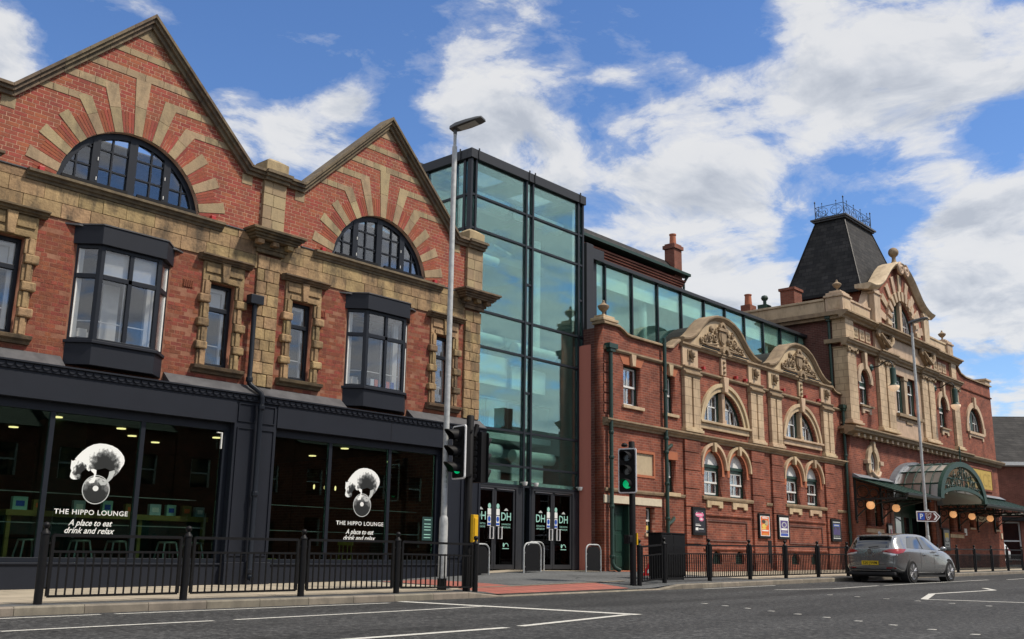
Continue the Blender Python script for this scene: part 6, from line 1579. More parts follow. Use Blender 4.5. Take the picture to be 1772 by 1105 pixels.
obj('ground_vent', MB().box(56.4, 57.1, FY-.04, FY, .75, 1.1), 'black_paint', FB)
poster(44.72, 45.28, 1.45, 2.29, FY-.035, 'small white poster with red figure in black case beside entrance doors', 4)
poster(51.62, 52.54, 1.2, 2.28, FY-.035, 'tall dark and gold poster in black case right of the entrance doors', 5)
# slate pavilion roof with iron cresting
RB = [(45.1, .25), (51.5, .25), (51.5, 4.2), (45.1, 4.2)]; RT = [(46.62, 1.5), (49.98, 1.5), (49.98, 3.0), (46.62, 3.0)]
m = MB(); 
for (x, y) in RB: m.v.append((x, y, 13.2))
for (x, y) in RT: m.v.append((x, y, 17.38))
m.f = [(0,1,5,4), (1,2,6,5), (2,3,7,6), (3,0,4,7), (4,5,6,7), (3,2,1,0)]
pr = obj('pavilion_roof', m, 'slate', FB)
obj('pavilion_wall', MB().box(45.3, 51.3, .4, 4.0, 11.0, 13.19), 'theatre_brick', FB)
obj('eaves_gutter', MB().box(44.98, 51.62, .12, .26, 13.06, 13.2).box(44.98, 45.12, .261, 4.3, 13.06, 13.2).box(51.48, 51.62, .261, 4.3, 13.06, 13.2), 'black_paint', FB)
for i, (p, q) in enumerate(zip(RB, RT)): obj('hip_flashing', MB().cyl((p[0], p[1], 13.2), (q[0], q[1], 17.39), .04, n=6), 'black_paint', pr)
obj('roof_cornice', MB().box(46.5, 50.1, 1.38, 3.12, 17.38, 17.46).box(46.42, 50.18, 1.30, 3.20, 17.46, 17.54), 'lead', pr)
cr = obj('iron_cresting', MB().box(46.6, 50.0, 1.46, 1.48, 17.60, 17.63).box(46.6, 50.0, 3.02, 3.04, 17.60, 17.63), 'dark_iron', pr)
def crest_side(p, q, n):
    m = MB(); p, q = Vector(p), Vector(q); d = (q-p).normalized()
    m.tube([tuple(p)+(18.2,), tuple(q)+(18.2,)], .014, 6).tube([tuple(p)+(17.62,), tuple(q)+(17.62,)], .014, 6)
    for i in range(n):
        a, b = p+(q-p)*i/n, p+(q-p)*(i+1)/n; c = (a+b)/2; r = (b-a).length/2*.85
        def P(u, z): s = c+d*u; return (s.x, s.y, z)
        pts = [P(r*math.cos(t), 17.9+.24*math.sin(t)) for t in [k*PI/6 for k in range(12)]]; m.tube(pts, .012, 5, closed=True)
        for sd in (-1, 1): m.tube([P(sd*r*.2, 17.62), P(sd*r*.75, 17.78), P(sd*r*.5, 18.0), P(sd*r*.1, 17.92)], .011, 5)
        m.tube([P(0, 17.6), P(0, 18.35)], .012, 5); m.lathe(c.x, c.y, [(.0, 0), (.035, .03), (.0, .09)], 6, 18.33)
    obj('crest_panel', m, 'dark_iron', cr)
crest_side((46.62, 1.5), (49.98, 1.5), 4); crest_side((46.62, 1.5), (46.62, 3.0), 2); crest_side((49.98, 1.5), (49.98, 3.0), 2); crest_side((46.62, 3.0), (49.98, 3.0), 4)
for (x, y) in RT: obj('crest_post', MB().tube([(x, y, 17.54), (x, y, 18.45)], .022, 6).lathe(x, y, [(.0, 0), (.05, .05), (.0, .14)], 8, 18.43), 'dark_iron', cr)
# lower roof, side stacks and ventilator
obj('slate_roof', MB().prismx([(5.0, 11.9), (8.0, 13.2), (8.0, 11.9)], 41.9, 45.0), 'slate', FB)
obj('brick_stack', MB().box(42.3, 43.1, 2.3, 3.0, 11.4, 13.0).box(42.24, 43.16, 2.24, 3.06, 12.9, 13.02), 'rear_brick', FB)
obj('brick_stack', MB().box(41.6, 42.2, 4.2, 4.7, 11.4, 12.35), 'rear_brick', FB)
obj('chimney_pot', MB().lathe(41.9, 4.45, [(.18, 12.35), (.15, 12.85), (.18, 12.86), (.18, 12.9), (.1, 12.9)], 12), 'terracotta_pot', FB, auto=40)
obj('ventilator', MB().box(41.85, 42.35, 3.5, 3.95, 12.0, 12.3).cyl((42.1, 3.7, 12.3), (42.1, 3.7, 12.55), .08, n=10).lathe(42.1, 3.7, [(.0, -.15), (.13, -.1), (.17, 0), (.13, .1), (.0, .15)], 12, 12.65), 'green_paint', FB)
downpipe(41.38, 11.0, 7.3, y=.30, hop=True, foot=False, par=FB)

# ------------------------------------------------------------------ iron and glass canopy
CN = thing('entrance_canopy', 'green iron and glass entrance canopy with arched front on the theatre wall', 'canopy', (50, -1.4, 3.2))
CY, CW = -2.5, FY-.01
CX0, CX1, A0, A1 = 41.45, 61.4, 45.25, 51.35
for (a, b) in ((CX0, A0-.05), (A1+.05, CX1)):
    sl = MB(); n = max(2, round((b-a)/1.0))
    z0, z1 = 4.08, 3.36
    for i in range(n):
        x0, x1 = a+(b-a)*i/n, a+(b-a)*(i+1)/n
        m = MB(); m.v = [(x0+.03, CY, z1), (x1-.03, CY, z1), (x1-.03, CW-.02, z0), (x0+.03, CW-.02, z0), (x0+.03, CY, z1+.02), (x1-.03, CY, z1+.02), (x1-.03, CW-.02, z0+.02), (x0+.03, CW-.02, z0+.02)]
        m.f = [(3,2,1,0), (4,5,6,7), (0,1,5,4), (1,2,6,5), (2,3,7,6), (3,0,4,7)]
        obj('roof_sheet', m, 'green_iron', CN)
    rm = MB()
    for i in range(n+1):
        x = a+(b-a)*i/n; rm.tube([(x, CY, z1+.02), (x, CW-.03, z0+.02)], .03, 6)
    obj('rafters', rm, 'green_iron', CN)
    obj('gutter', MB().prismx([(CY+.02, z1+.04), (CY-.12, z1+.04), (CY-.12, z1-.05), (CY-.05, z1-.12), (CY+.02, z1-.12)], a, b), 'dark_iron', CN)
    obj('lead_flashing', MB().prismx([(CW, z0+.18), (CW-.04, z0+.18), (CW-.34, z0+.01), (CW-.30, z0-.02), (CW, z0+.0)], a, b), 'zinc', CN)
# end trusses and brackets with scrolls
def ring_pts(x, y, z, r, k=14): return [(x, y+r*math.cos(2*PI*i/k), z+r*math.sin(2*PI*i/k)) for i in range(k)]
for x in (41.55, 44.25, 51.45, 54.2, 57.1, 60.0):
    m = MB(); m.box(x-.04, x+.04, CY, CW-.001, 3.14, 3.22)
    m.tube([(x, CY, 3.30), (x, CW, 4.02)], .035, 6)
    m.tube(ring_pts(x, -.68, 3.49, .25), .022, 6, closed=True).tube(ring_pts(x, -1.15, 3.40, .18), .02, 6, closed=True).tube(ring_pts(x, -1.52, 3.34, .12), .018, 6, closed=True).tube(ring_pts(x, -1.8, 3.30, .08), .016, 6, closed=True)
    m.box(x-.035, x+.035, CW-.08, CW-.001, 2.3, 4.0)
    m.tube([(x, CW-.05, 2.45), (x, -.7, 2.75), (x, -1.3, 3.0), (x, -2.1, 3.15)], .03, 6).tube(ring_pts(x, -.56, 2.98, .14), .02, 6, closed=True)
    m.lathe(x, CW-.06, [(.0, -.1), (.06, -.04), (.04, .0)], 8, 2.28)
    obj('truss', m, 'dark_iron', CN)
# barrel vault
cx = (A0+A1)/2; hw = (A1-A0)/2; hh = 1.72; zb = 3.36
def av(t, k=1.0): return (cx+hw*k*math.cos(t), zb+hh*k*math.sin(t))
NR = 8
ribs = [PI*i/NR for i in range(NR+1)]
ysb = [CW-.25 + (CY-CW+.25)*j/5 for j in range(6)]
for i in range(NR):
    for j in range(5):
        (xa, za), (xb, zb_) = av(ribs[i]), av(ribs[i+1]); ya, yb = ysb[j], ysb[j+1]
        m = MB(); m.v = [(xa, ya, za), (xb, ya, zb_), (xb, yb, zb_), (xa, yb, za)]; m.f = [(0, 1, 2, 3)]
        obj('vault_pane', m, 'glass_canopy', CN)
m = MB()
for t in ribs: x_, z_ = av(t, 1.005); m.tube([(x_, ysb[0], z_), (x_, CY, z_)], .032, 6)
for y in ysb[:-1]: m.tube([(av(PI*k/24, 1.004)[0], y, av(PI*k/24, 1.004)[1]) for k in range(25)], .026, 6)
obj('vault_ribs', m, 'green_iron', CN)
m = MB(); k = 28
for i in range(k):
    t0, t1 = PI*i/k, PI*(i+1)/k
    P = [av(t0, .90), av(t0, 1.03), av(t1, 1.03), av(t1, .90)]; m.prism(P, CY-.14, CY+.02)
fr_ = obj('front_arch', m, 'green_iron', CN)
m = MB()
for i in range(k):
    t0, t1 = PI*i/k, PI*(i+1)/k
    lo = lambda t: (cx+hw*.90*math.cos(t), zb+.05+.42*math.sin(t)); hi = lambda t: (cx+hw*.90*math.cos(t), zb+.19+.44*math.sin(t))
    m.prism([lo(t1), lo(t0), hi(t0), hi(t1)], CY-.10, CY)
obj('tie_arch', m, 'green_iron', fr_)
m = MB(); y = CY-.06
for (x0, z0, r, tn, s) in [(cx+sd*dx, z0, r, tn, sd*s) for sd in (-1, 1) for (dx, z0, r, tn, s) in ((.45, 4.55, .28, 1.7, 1), (1.0, 4.40, .26, 1.6, -1), (1.5, 4.20, .24, 1.6, 1), (.5, 4.05, .2, 1.5, -1), (1.05, 3.98, .18, 1.4, 1), (1.95, 3.88, .2, 1.5, -1), (2.3, 3.66, .12, 1.3, 1), (.2, 4.75, .14, 1.3, -1), (1.6, 3.85, .12, 1.3, 1))]:
    m.tube(spiral(x0, z0, r, tn, s, y, 16), .022, 5)
m.tube([(cx-2.2, y, 4.32-.0), (cx+2.2, y, 4.32)], .03, 5).tube([(cx-2.5, y, 3.98), (cx+2.5, y, 3.98)], .03, 5)
for k_ in range(-6, 7): m.tube([(cx+k_*.3, y, 3.95-.0*abs(k_)), (cx+k_*.3+(.12 if k_ % 2 else -.12), y, 4.5-.03*abs(k_))], .016, 5)
m.tube([(cx, y, 3.85), (cx, y, 5.0)], .025, 5)
obj('scrollwork', m, 'green_iron', fr_)
obj('finial', MB().tube([(cx, CY-.05, 5.05), (cx, CY-.05, 5.85)], .03, 6).lathe(cx, CY-.05, [(.0, -.06), (.06, 0), (.0, .1)], 8, 5.62).lathe(cx, CY-.05, [(.0, -.04), (.05, 0), (.0, .06)], 8, 5.3), 'green_iron', fr_)
m = MB().tube([(cx, ysb[0], 5.12), (cx, CY, 5.12)], .02, 5).tube([(cx, ysb[0], 5.28), (cx, CY, 5.28)], .02, 5)
for j in range(12): m.tube([(cx, lerp(ysb[0], CY, (j+.5)/12)+.07*math.cos(2*PI*i/8), 5.20+.07*math.sin(2*PI*i/8)) for i in range(8)], .014, 5, closed=True)
obj('ridge_cresting', m, 'brown_iron', CN)
zf = MB()
for i in range(24):
    t0, t1 = PI*i/24, PI*(i+1)/24; zf.prism([av(t0, .99), av(t0, 1.07), av(t1, 1.07), av(t1, .99)], CW-.30, CW-.001)
obj('lead_flashing', zf, 'zinc', CN)
# globes under the canopy, lanterns on the wall
glb = [(.172*math.sin(PI*i/10)+.001, -.172*math.cos(PI*i/10)) for i in range(11)]
gm = MB().lathe(0, 0, glb, 18, -.30).mesh('globe', True); gm.materials.append(MATS['globe_lit'])
hm = MB().tube([(0, 0, 0), (0, 0, -.06)], .05, 8).lathe(0, 0, [(.10, -.10), (.08, -.05), (.03, -.02)], 10).mesh('lamp_cap'); hm.materials.append(MATS['dark_iron'])
for (x, l) in ((41.50, 'lit opal globe hanging from canopy at its end by the corner drainpipe'), (44.25, 'lit opal globe hanging from canopy between small windows and entrance doors'),
               (51.45, 'lit opal globe hanging from canopy just right of the arched front'), (54.2, 'lit opal globe hanging from canopy beside the paired sash windows'), (57.1, 'lit opal globe hanging from canopy in front of the cream wall plaque')):
    r = thing('globe_lamp', l, 'lamp', (x, -1.0, 3.14+.0), 'lit globes under the canopy', local=True)
    o = inst('globe', gm, (0, 0, .08), r); inst('lamp_cap', hm, (0, 0, 0), r)
def lantern(x, zw, label):
    r = thing('wall_lantern', label, 'lamp', (x, FY, zw), 'swan-neck lanterns on the theatre front', local=True)
    obj('wall_plate', MB().lathe(0, 0, [(.0, -.08), (.12, -.08), (.16, -.03), (.16, 0), (.0, 0)], 14, axis='y'), 'green_iron', r)
    obj('arm', MB().tube([(0, -.05, 0), (0, -.35, .02), (0, -.55, .14), (0, -.72, .22), (0, -.88, .2), (0, -.97, .06), (0, -.98, -.08)], .028, 8), 'dark_iron', r, auto=50)
    obj('lantern_body', MB().lathe(0, -.98, [(.03, -.08), (.05, -.10), (.12, -.14), (.13, -.18), (.13, -.82), (.15, -.86), (.22, -.90), (.24, -.93)], 16), 'green_iron', r, auto=40)
    obj('dome', MB().lathe(0, -.98, [(.235, -.93), (.235, -.97), (.22, -1.04), (.17, -1.12), (.09, -1.17), (.02, -1.19)], 16), 'bulb_dome', r, auto=60)
lantern(44.25, 9.20, 'green swan-neck lantern beside the cream paired pilasters over the oval window')
lantern(52.3, 9.30, 'green swan-neck lantern hanging before the narrow arched window near the plain bay')

# ------------------------------------------------------------------ guard rails
post_m = MB().lathe(0, 0, [(.055, -.1), (.055, .90), (.062, .905), (.062, .925), (.045, .945), (.03, .965), (.022, .98), (.035, .995), (.046, 1.02), (.046, 1.035), (.03, 1.06), (.0, 1.07)], 12).mesh('post'); post_m.materials.append(MATS['black_paint']); 
for p in post_m.polygons: p.use_smooth = True
try: post_m.set_sharp_from_angle(angle=R(40))
except Exception: pass
bar_m = MB().box(-.0095, .0095, -.0095, .0095, 0, 1).mesh('bar'); bar_m.materials.append(MATS['black_paint'])
rail_m = MB().box(0, 1, -.018, .018, -.02, .02).mesh('rail'); rail_m.materials.append(MATS['black_paint'])
def fence(label, xs, y, zf, pitch, skip=()):
    r = thing('guard_rail', label, 'railing', (xs[0], y, zf(xs[0])), 'black guard rails along the kerb')
    for x in xs: inst('post', post_m, (x, y, zf(x)), r)
    for i, (a, b) in enumerate(zip(xs, xs[1:])):
        if i in skip: continue
        u, v = a+.11, b-.11; za, zb = zf(u), zf(v); L = v-u; rot = (0, -math.atan2(zb-za, L), 0)
        for (h, s) in ((.895, 1.0), (.68, .8), (.10, .8)): inst('rail', rail_m, (u, y, za+h), r, rot, (L, s, s))
        for x in (u, v): inst('panel_upright', bar_m, (x, y, zf(x)+.10), r, scale=(2.2, 2.2, .80))
        n = round(L/pitch)
        for k in range(1, n):
            x = u+L*k/n; inst('bar', bar_m, (x, y, zf(x)+.10), r, scale=(1, 1, .58))
        for x in (a+.075, b-.075):
            for h in (.20, .78): inst('bracket', bar_m, (x, y, zf(x)+h), r, scale=(4.5, 1.2, .02))
    return r
fz_l = lambda x: pave_z(x, -4.25)
fence('black guard rail with ball-topped posts in front of the lounge windows', [6.10, 8.22, 10.33, 12.40, 14.42], -4.25, fz_l, .118)
fz_r = lambda x: pave_z(x, -4.1)
fence('black guard rail with ball-topped posts before the theatre side wing posters', [20.16, 21.22, 23.32, 25.44, 27.54, 29.66, 31.8, 33.9, 36.0, 38.0], -4.1, fz_r, .105)
fence('black guard rail running past the theatre entrance beyond the grey car', [40.0, 42.1, 44.2, 46.4, 48.6, 50.8], -4.1, fz_r, .105)

# ------------------------------------------------------------------ street lamps
def street_lamp(x, y, h, label, base_dark=True, head_rot=0.0, slim=1.0):
    r = thing('street_lamp', label, 'street lamp', (x, y, pave_z(x, y)), 'street lamps on the pavement', local=True, rotz=head_rot)
    obj('base_column', MB().lathe(0, 0, [(.085*slim, .22), (.085*slim, 1.28), (.078*slim, 1.36), (.055*slim, 1.42)], 18), 'galvanised', r, auto=40)
    obj('base_sleeve', MB().lathe(0, 0, [(.09*slim, 0), (.09*slim, .22)], 18), 'black_paint', r, auto=40)
    obj('column', MB().lathe(0, 0, [(.06*slim, 1.40), (.052*slim, h-.45), (.05*slim, h-.44), (.034, h-.43), (.034, h-.1)], 18), 'galvanised', r, auto=30)
    obj('access_door', MB().box(.05, .088, -.05, .05, .55, 1.05), 'galvanised', r)
    m = MB()
    # flat wedge luminaire reaching over the road (-Y), tilted up
    secs = [(.10, .10, .05, .0), (-.05, .15, .07, .02), (-.30, .17, .06, .06), (-.55, .16, .035, .11), (-.66, .13, .015, .135)]
    for (yy, w, t, z) in secs: m.v += [(-w, yy, h-.06+z), (w, yy, h-.06+z), (w*.8, yy, h-.06+z+t+.03), (-w*.8, yy, h-.06+z+t+.03)]
    for i in range(len(secs)-1):
        a = i*4; b = a+4; m.f += [(a, a+1, b+1, b), (a+1, a+2, b+2, b+1), (a+2, a+3, b+3, b+2), (a+3, a, b, b+3)]
    m.f += [(3, 2, 1, 0), (len(m.v)-4, len(m.v)-3, len(m.v)-2, len(m.v)-1)]
    hd = obj('lamp_head', m, 'lamp_grey', r, bevel=.01)
    g_ = MB(); g_.v = [(-.11, -.10, h-.045), (.11, -.10, h-.045), (.12, -.52, h+.035), (-.12, -.52, h+.035)]; g_.v = [(a, b, c-.008) for a, b, c in g_.v]; g_.f = [(0, 1, 2, 3)]
    obj('led_panel', g_, 'print_mid', hd)
    obj('head_spigot', MB().cyl((0, 0, h-.16), (0, 0, h-.02), .04, n=12), 'lamp_grey', r)
    return r
sl = street_lamp(14.02, -3.75, 9.55, 'tall galvanised lamp post standing behind the guard rail at the lounge corner', head_rot=R(18))
for i, ch in enumerate('7405'):
    t = text(ch, 0.012, 2.22-.095*i, -.0585, .06, 'print_black', sl, name='number_plate', depth=.001, rot=(0, 0, R(-45)))
    t.location = (-.039, -.043, 2.22-.095*i)
street_lamp(40.75, -3.5, 9.95, 'tall galvanised lamp post beyond the grey car carrying a brown parking sign', head_rot=R(0))
# brown parking and theatre sign on the far lamp post
def outline_sign():
    r = thing('parking_sign', 'brown arrow sign with blue parking square and theatre mask on lamp post', 'sign', (40.75, -3.58, 2.4), local=True, rotz=R(-38))
    W, H = 1.02, .40
    P = [(-W/2, -H/2), (W/2-.2, -H/2), (W/2, 0), (W/2-.2, H/2), (-W/2, H/2)]
    Q = [(-W/2+.035, -H/2+.035), (W/2-.215, -H/2+.035), (W/2-.045, 0), (W/2-.215, H/2-.035), (-W/2+.035, H/2-.035)]
    obj('plate', MB().prism(P, -.02, .0), 'sign_white', r); obj('sign_face', flat(Q, -.0215), 'sign_brown', r)
    obj('parking_square', flat(rect(-.44, -.17, -.135, .135), -.023), 'sign_blue', r); text('P', -.305, -.095, -.0245, .19, 'sign_white', r, bold=.02)
    mk_ = [(-.12, .13), (-.02, .09), (.12, .13), (.10, -.03), (.02, -.12), (-.06, -.14), (-.11, -.03)][::-1]
    obj('mask_symbol', flat(mk_, -.023), 'sign_white', r); obj('mask_symbol', flat([(x*.82, z*.82) for x, z in mk_], -.024), 'sign_brown', r)
    obj('mask_symbol', flat(arc(-.03, .03, .03, 180, 360, 8), -.025), 'sign_white', r); obj('mask_symbol', flat(arc(.05, .0, .025, 180, 360, 8), -.025), 'sign_white', r); obj('mask_symbol', flat([(-.05, -.05), (.05, -.08), (.03, -.04), (-.02, -.02)], -.025), 'sign_white', r)
    obj('arrow', flat([(.20, -.13), (.28, -.13), (.39, 0), (.28, .13), (.20, .13), (.31, 0)], -.023), 'sign_white', r)
    obj('clip', MB().box(-.04, .04, 0, .09, -.12, .12).box(-.06, .06, .005, .05, .2, .27), 'galvanised', r)
outline_sign()

# ------------------------------------------------------------------ traffic signals
def signal_head(par, ang, off, z0, lit, back=True, name='signal_head'):
    """three-aspect head; ang = direction it faces (radians from +X), local to the pole"""
    M = Matrix.Rotation(ang+PI/2, 4, 'Z')          # local -Y faces the traffic
    T = Matrix.Translation(Vector((off[0], off[1], 0)))
    def add(nm, mb, mat, p, smooth=None):
        b = MB().add(mb, T @ M); return obj(nm, b, mat, p, auto=smooth)
    H = 1.0
    def rr(w, h, c, zc): return [(x*w/2+(-c if x > 0 else c)+c*math.cos(R(a)), zc+(y*h/2)+(-c if y > 0 else c)+c*math.sin(R(a))) for (x, y, a0) in ((1, -1, -90), (1, 1, 0), (-1, 1, 90), (-1, -1, 180)) for a in range(a0, a0+91, 30)]
    if back:
        hd = add(name, MB().prism(rr(.46, 1.06, .05, z0+.5), -.01, .02), 'sign_white', par)
        add('backing_board', MB().prism(rr(.40, 1.0, .04, z0+.5), -.02, -.011), 'signal_black', hd)
        body = add('housing', MB().box(-.14, .14, .021, .16, z0+.02, z0+.98), 'signal_black', hd)
    else:
        hd = add(name, MB().box(-.15, .15, -.02, .16, z0+.0, z0+1.0), 'signal_black', par)
        add('backing_board', MB().prism(rr(.40, 1.0, .04, z0+.5), -.03, -.021), 'signal_black', hd)
        for i in range(3):
            m = MB()
            for k in range(3): m.lathe(0, .16, [(.0, 0), (.055, 0), (.055, .012), (.04, .02), (.0, .02)], 12, z0+.12+.33*i+.12*k, axis='y')
            add('rear_knob', m, 'plastic_dark', hd)
    for i in range(3):
        zc = z0+.18+.32*i
        add('lens', MB().lathe(0, -.05, [(.0, 0), (.10, 0), (.105, .03), (.0, .03)], 18, zc, axis='y'), 'signal_green' if (i == 0 and lit) else 'car_black', hd)
        m = MB(); n = 16; r0 = .125
        for k in range(n+1):
            a = R(-35+250*k/n); ln = .32*(.55+.45*max(0, math.sin(a))) if math.sin(a) > -.3 else .17
            for (rr_, yy) in ((r0, -.02), (r0*.93, -.02-ln), (r0*.86, -.02-ln), (r0*.92, -.02)): m.v.append((rr_*math.cos(a), yy, zc+rr_*math.sin(a)))
        for k in range(n):
            a = k*4; b = a+4
            m.f += [(a, b, b+1, a+1), (a+1, b+1, b+2, a+2), (a+2, b+2, b+3, a+3)]
        add('visor', m, 'signal_black', hd, 40)
    add('mounting_arm', MB().box(-.03, .03, .16, .30, z0+.92, z0+.96).box(-.03, .03, .16, .30, z0+.04, z0+.08), 'signal_black', hd)
    return hd
def signal_pole(x, y, label, h=3.42):
    r = thing('traffic_signal', label, 'traffic light', (x, y, pave_z(x, y)), 'traffic signals at the crossing', local=True)
    obj('pole', MB().lathe(0, 0, [(.075, 0), (.075, h-.02), (.06, h)], 16), 'signal_black', r, auto=40)
    return r
s1 = signal_pole(14.42, -4.02, 'black signal pole with two heads back to back and yellow push-button box by lamp post')
signal_head(s1, R(168), (-.30, -.0), 2.16, True); signal_head(s1, R(8), (.34, .04), 2.10, False, back=False)
obj('aerial_sensor', MB().box(-.22, -.08, -.05, .05, 3.10, 3.18).cyl((.12, 0, 3.0), (.20, .0, 3.25), .05, n=8), 'signal_black', s1)
obj('push_button_box', MB().box(.0, .14, -.15, -.02, .93, 1.46).box(.02, .12, -.17, -.15, 1.0, 1.4), 'yellow_box', s1, bevel=.02)
s2 = signal_pole(20.02, -4.02, 'black signal pole with single green-lit head in front of the green door', 3.36)
signal_head(s2, R(194), (-.30, -.08), 2.14, True)
obj('aerial_sensor', MB().lathe(-.30, 0, [(.02, 0), (.07, .01), (.08, .05), (.05, .09), (.01, .1)], 10, 3.2), 'signal_black', s2)
obj('push_button_box', MB().box(-.24, -.07, -.05, .09, .95, 1.15).box(-.22, -.09, -.07, -.05, .98, 1.12), 'signal_black', s2, bevel=.01); obj('yellow_panel', MB().box(.05, .09, -.09, .0, .93, 1.20), 'yellow_box', s2)

# ------------------------------------------------------------------ cycle hoops, cabinet, works sign
def hoop(x, y, label, rot=0.0):
    r = thing('cycle_hoop', label, 'bike stand', (x, y, pave_z(x, y)), 'cycle hoops by the glass doors', local=True, rotz=rot)
    pts = [(-.34, 0, -.05), (-.34, 0, .58)] + [(-.34+.17-.17*math.cos(t), 0, .58+.17*math.sin(t)) for t in (PI/8, PI/4, 3*PI/8, PI/2)] + [(.34-.17+.17*math.sin(t), 0, .58+.17*math.cos(t)) for t in (0, PI/8, PI/4, 3*PI/8)] + [(.34, 0, .58), (.34, 0, -.05)]
    obj('hoop_tube', MB().tube(pts, .021, 10), 'galvanised', r, auto=50)
    obj('infill_panel', MB().prism([(-.30, .04), (.30, .04), (.30, .56), (.24, .66), (.15, .70), (-.15, .70), (-.24, .66), (-.30, .56)], -.008, .008), 'black_paint', r)
    for (px_, pz) in ((-.31, .15), (-.31, .5), (.31, .15), (.31, .5)): obj('fixing', MB().lathe(px_, 0, [(.0, -.02), (.022, -.02), (.022, .02), (.0, .02)], 8, pz, axis='y'), 'steel', r)
hoop(18.55, -.45, 'steel cycle hoop with black infill nearest the lounge corner'); hoop(20.5, -.5, 'steel cycle hoop with black infill between the two door pairs, front one of two')
hoop(21.25, .02, 'steel cycle hoop with black infill just behind another before the right door pair'); hoop(23.2, -.45, 'steel cycle hoop with black infill beside the red cladding')
cb = thing('street_cabinet', 'black metal street cabinet behind the guard rail beside the works sign', 'cabinet', (22.4, -3.35, pave_z(22.4, -3.35)), local=True)
obj('cabinet_body', MB().box(-.46, .66, -.2, .2, .08, 1.14), 'black_paint', cb, bevel=.012); obj('plinth', MB().box(-.42, .62, -.17, .17, -.05, .08), 'plastic_dark', cb)
for (a, b) in ((-.44, .095), (.105, .64)): obj('cabinet_door', MB().box(a, b, -.212, -.2, .12, 1.10), 'black_paint', cb, bevel=.004)
obj('cabinet_top', MB().box(-.48, .68, -.22, .22, 1.14, 1.17), 'black_paint', cb)
ws = thing('works_sign', 'red bordered triangular works sign propped on the ground behind the railing', 'sign', (23.3, -2.5, pave_z(23.3, -2.5)), local=True, rotz=R(-35))
tri = [(-.42, .03), (.42, .03), (0, .76)]; sc_ = lambda k: [(x*k, .275+(z-.275)*k) for x, z in tri]
obj('sign_plate', MB().prism(tri, -.01, .01), 'sign_red', ws); obj('sign_face', flat(sc_(.72), -.0115), 'sign_white', ws)
obj('sign_symbol', flat([(-.12, .16), (.12, .16), (.06, .30), (.12, .34), (.02, .46), (-.05, .32)], -.013), 'print_black', ws)
obj('sign_leg', MB().tube([(-.3, .01, .1), (-.3, .25, .0)], .012, 6).tube([(.3, .01, .1), (.3, .25, .0)], .012, 6), 'galvanised', ws)

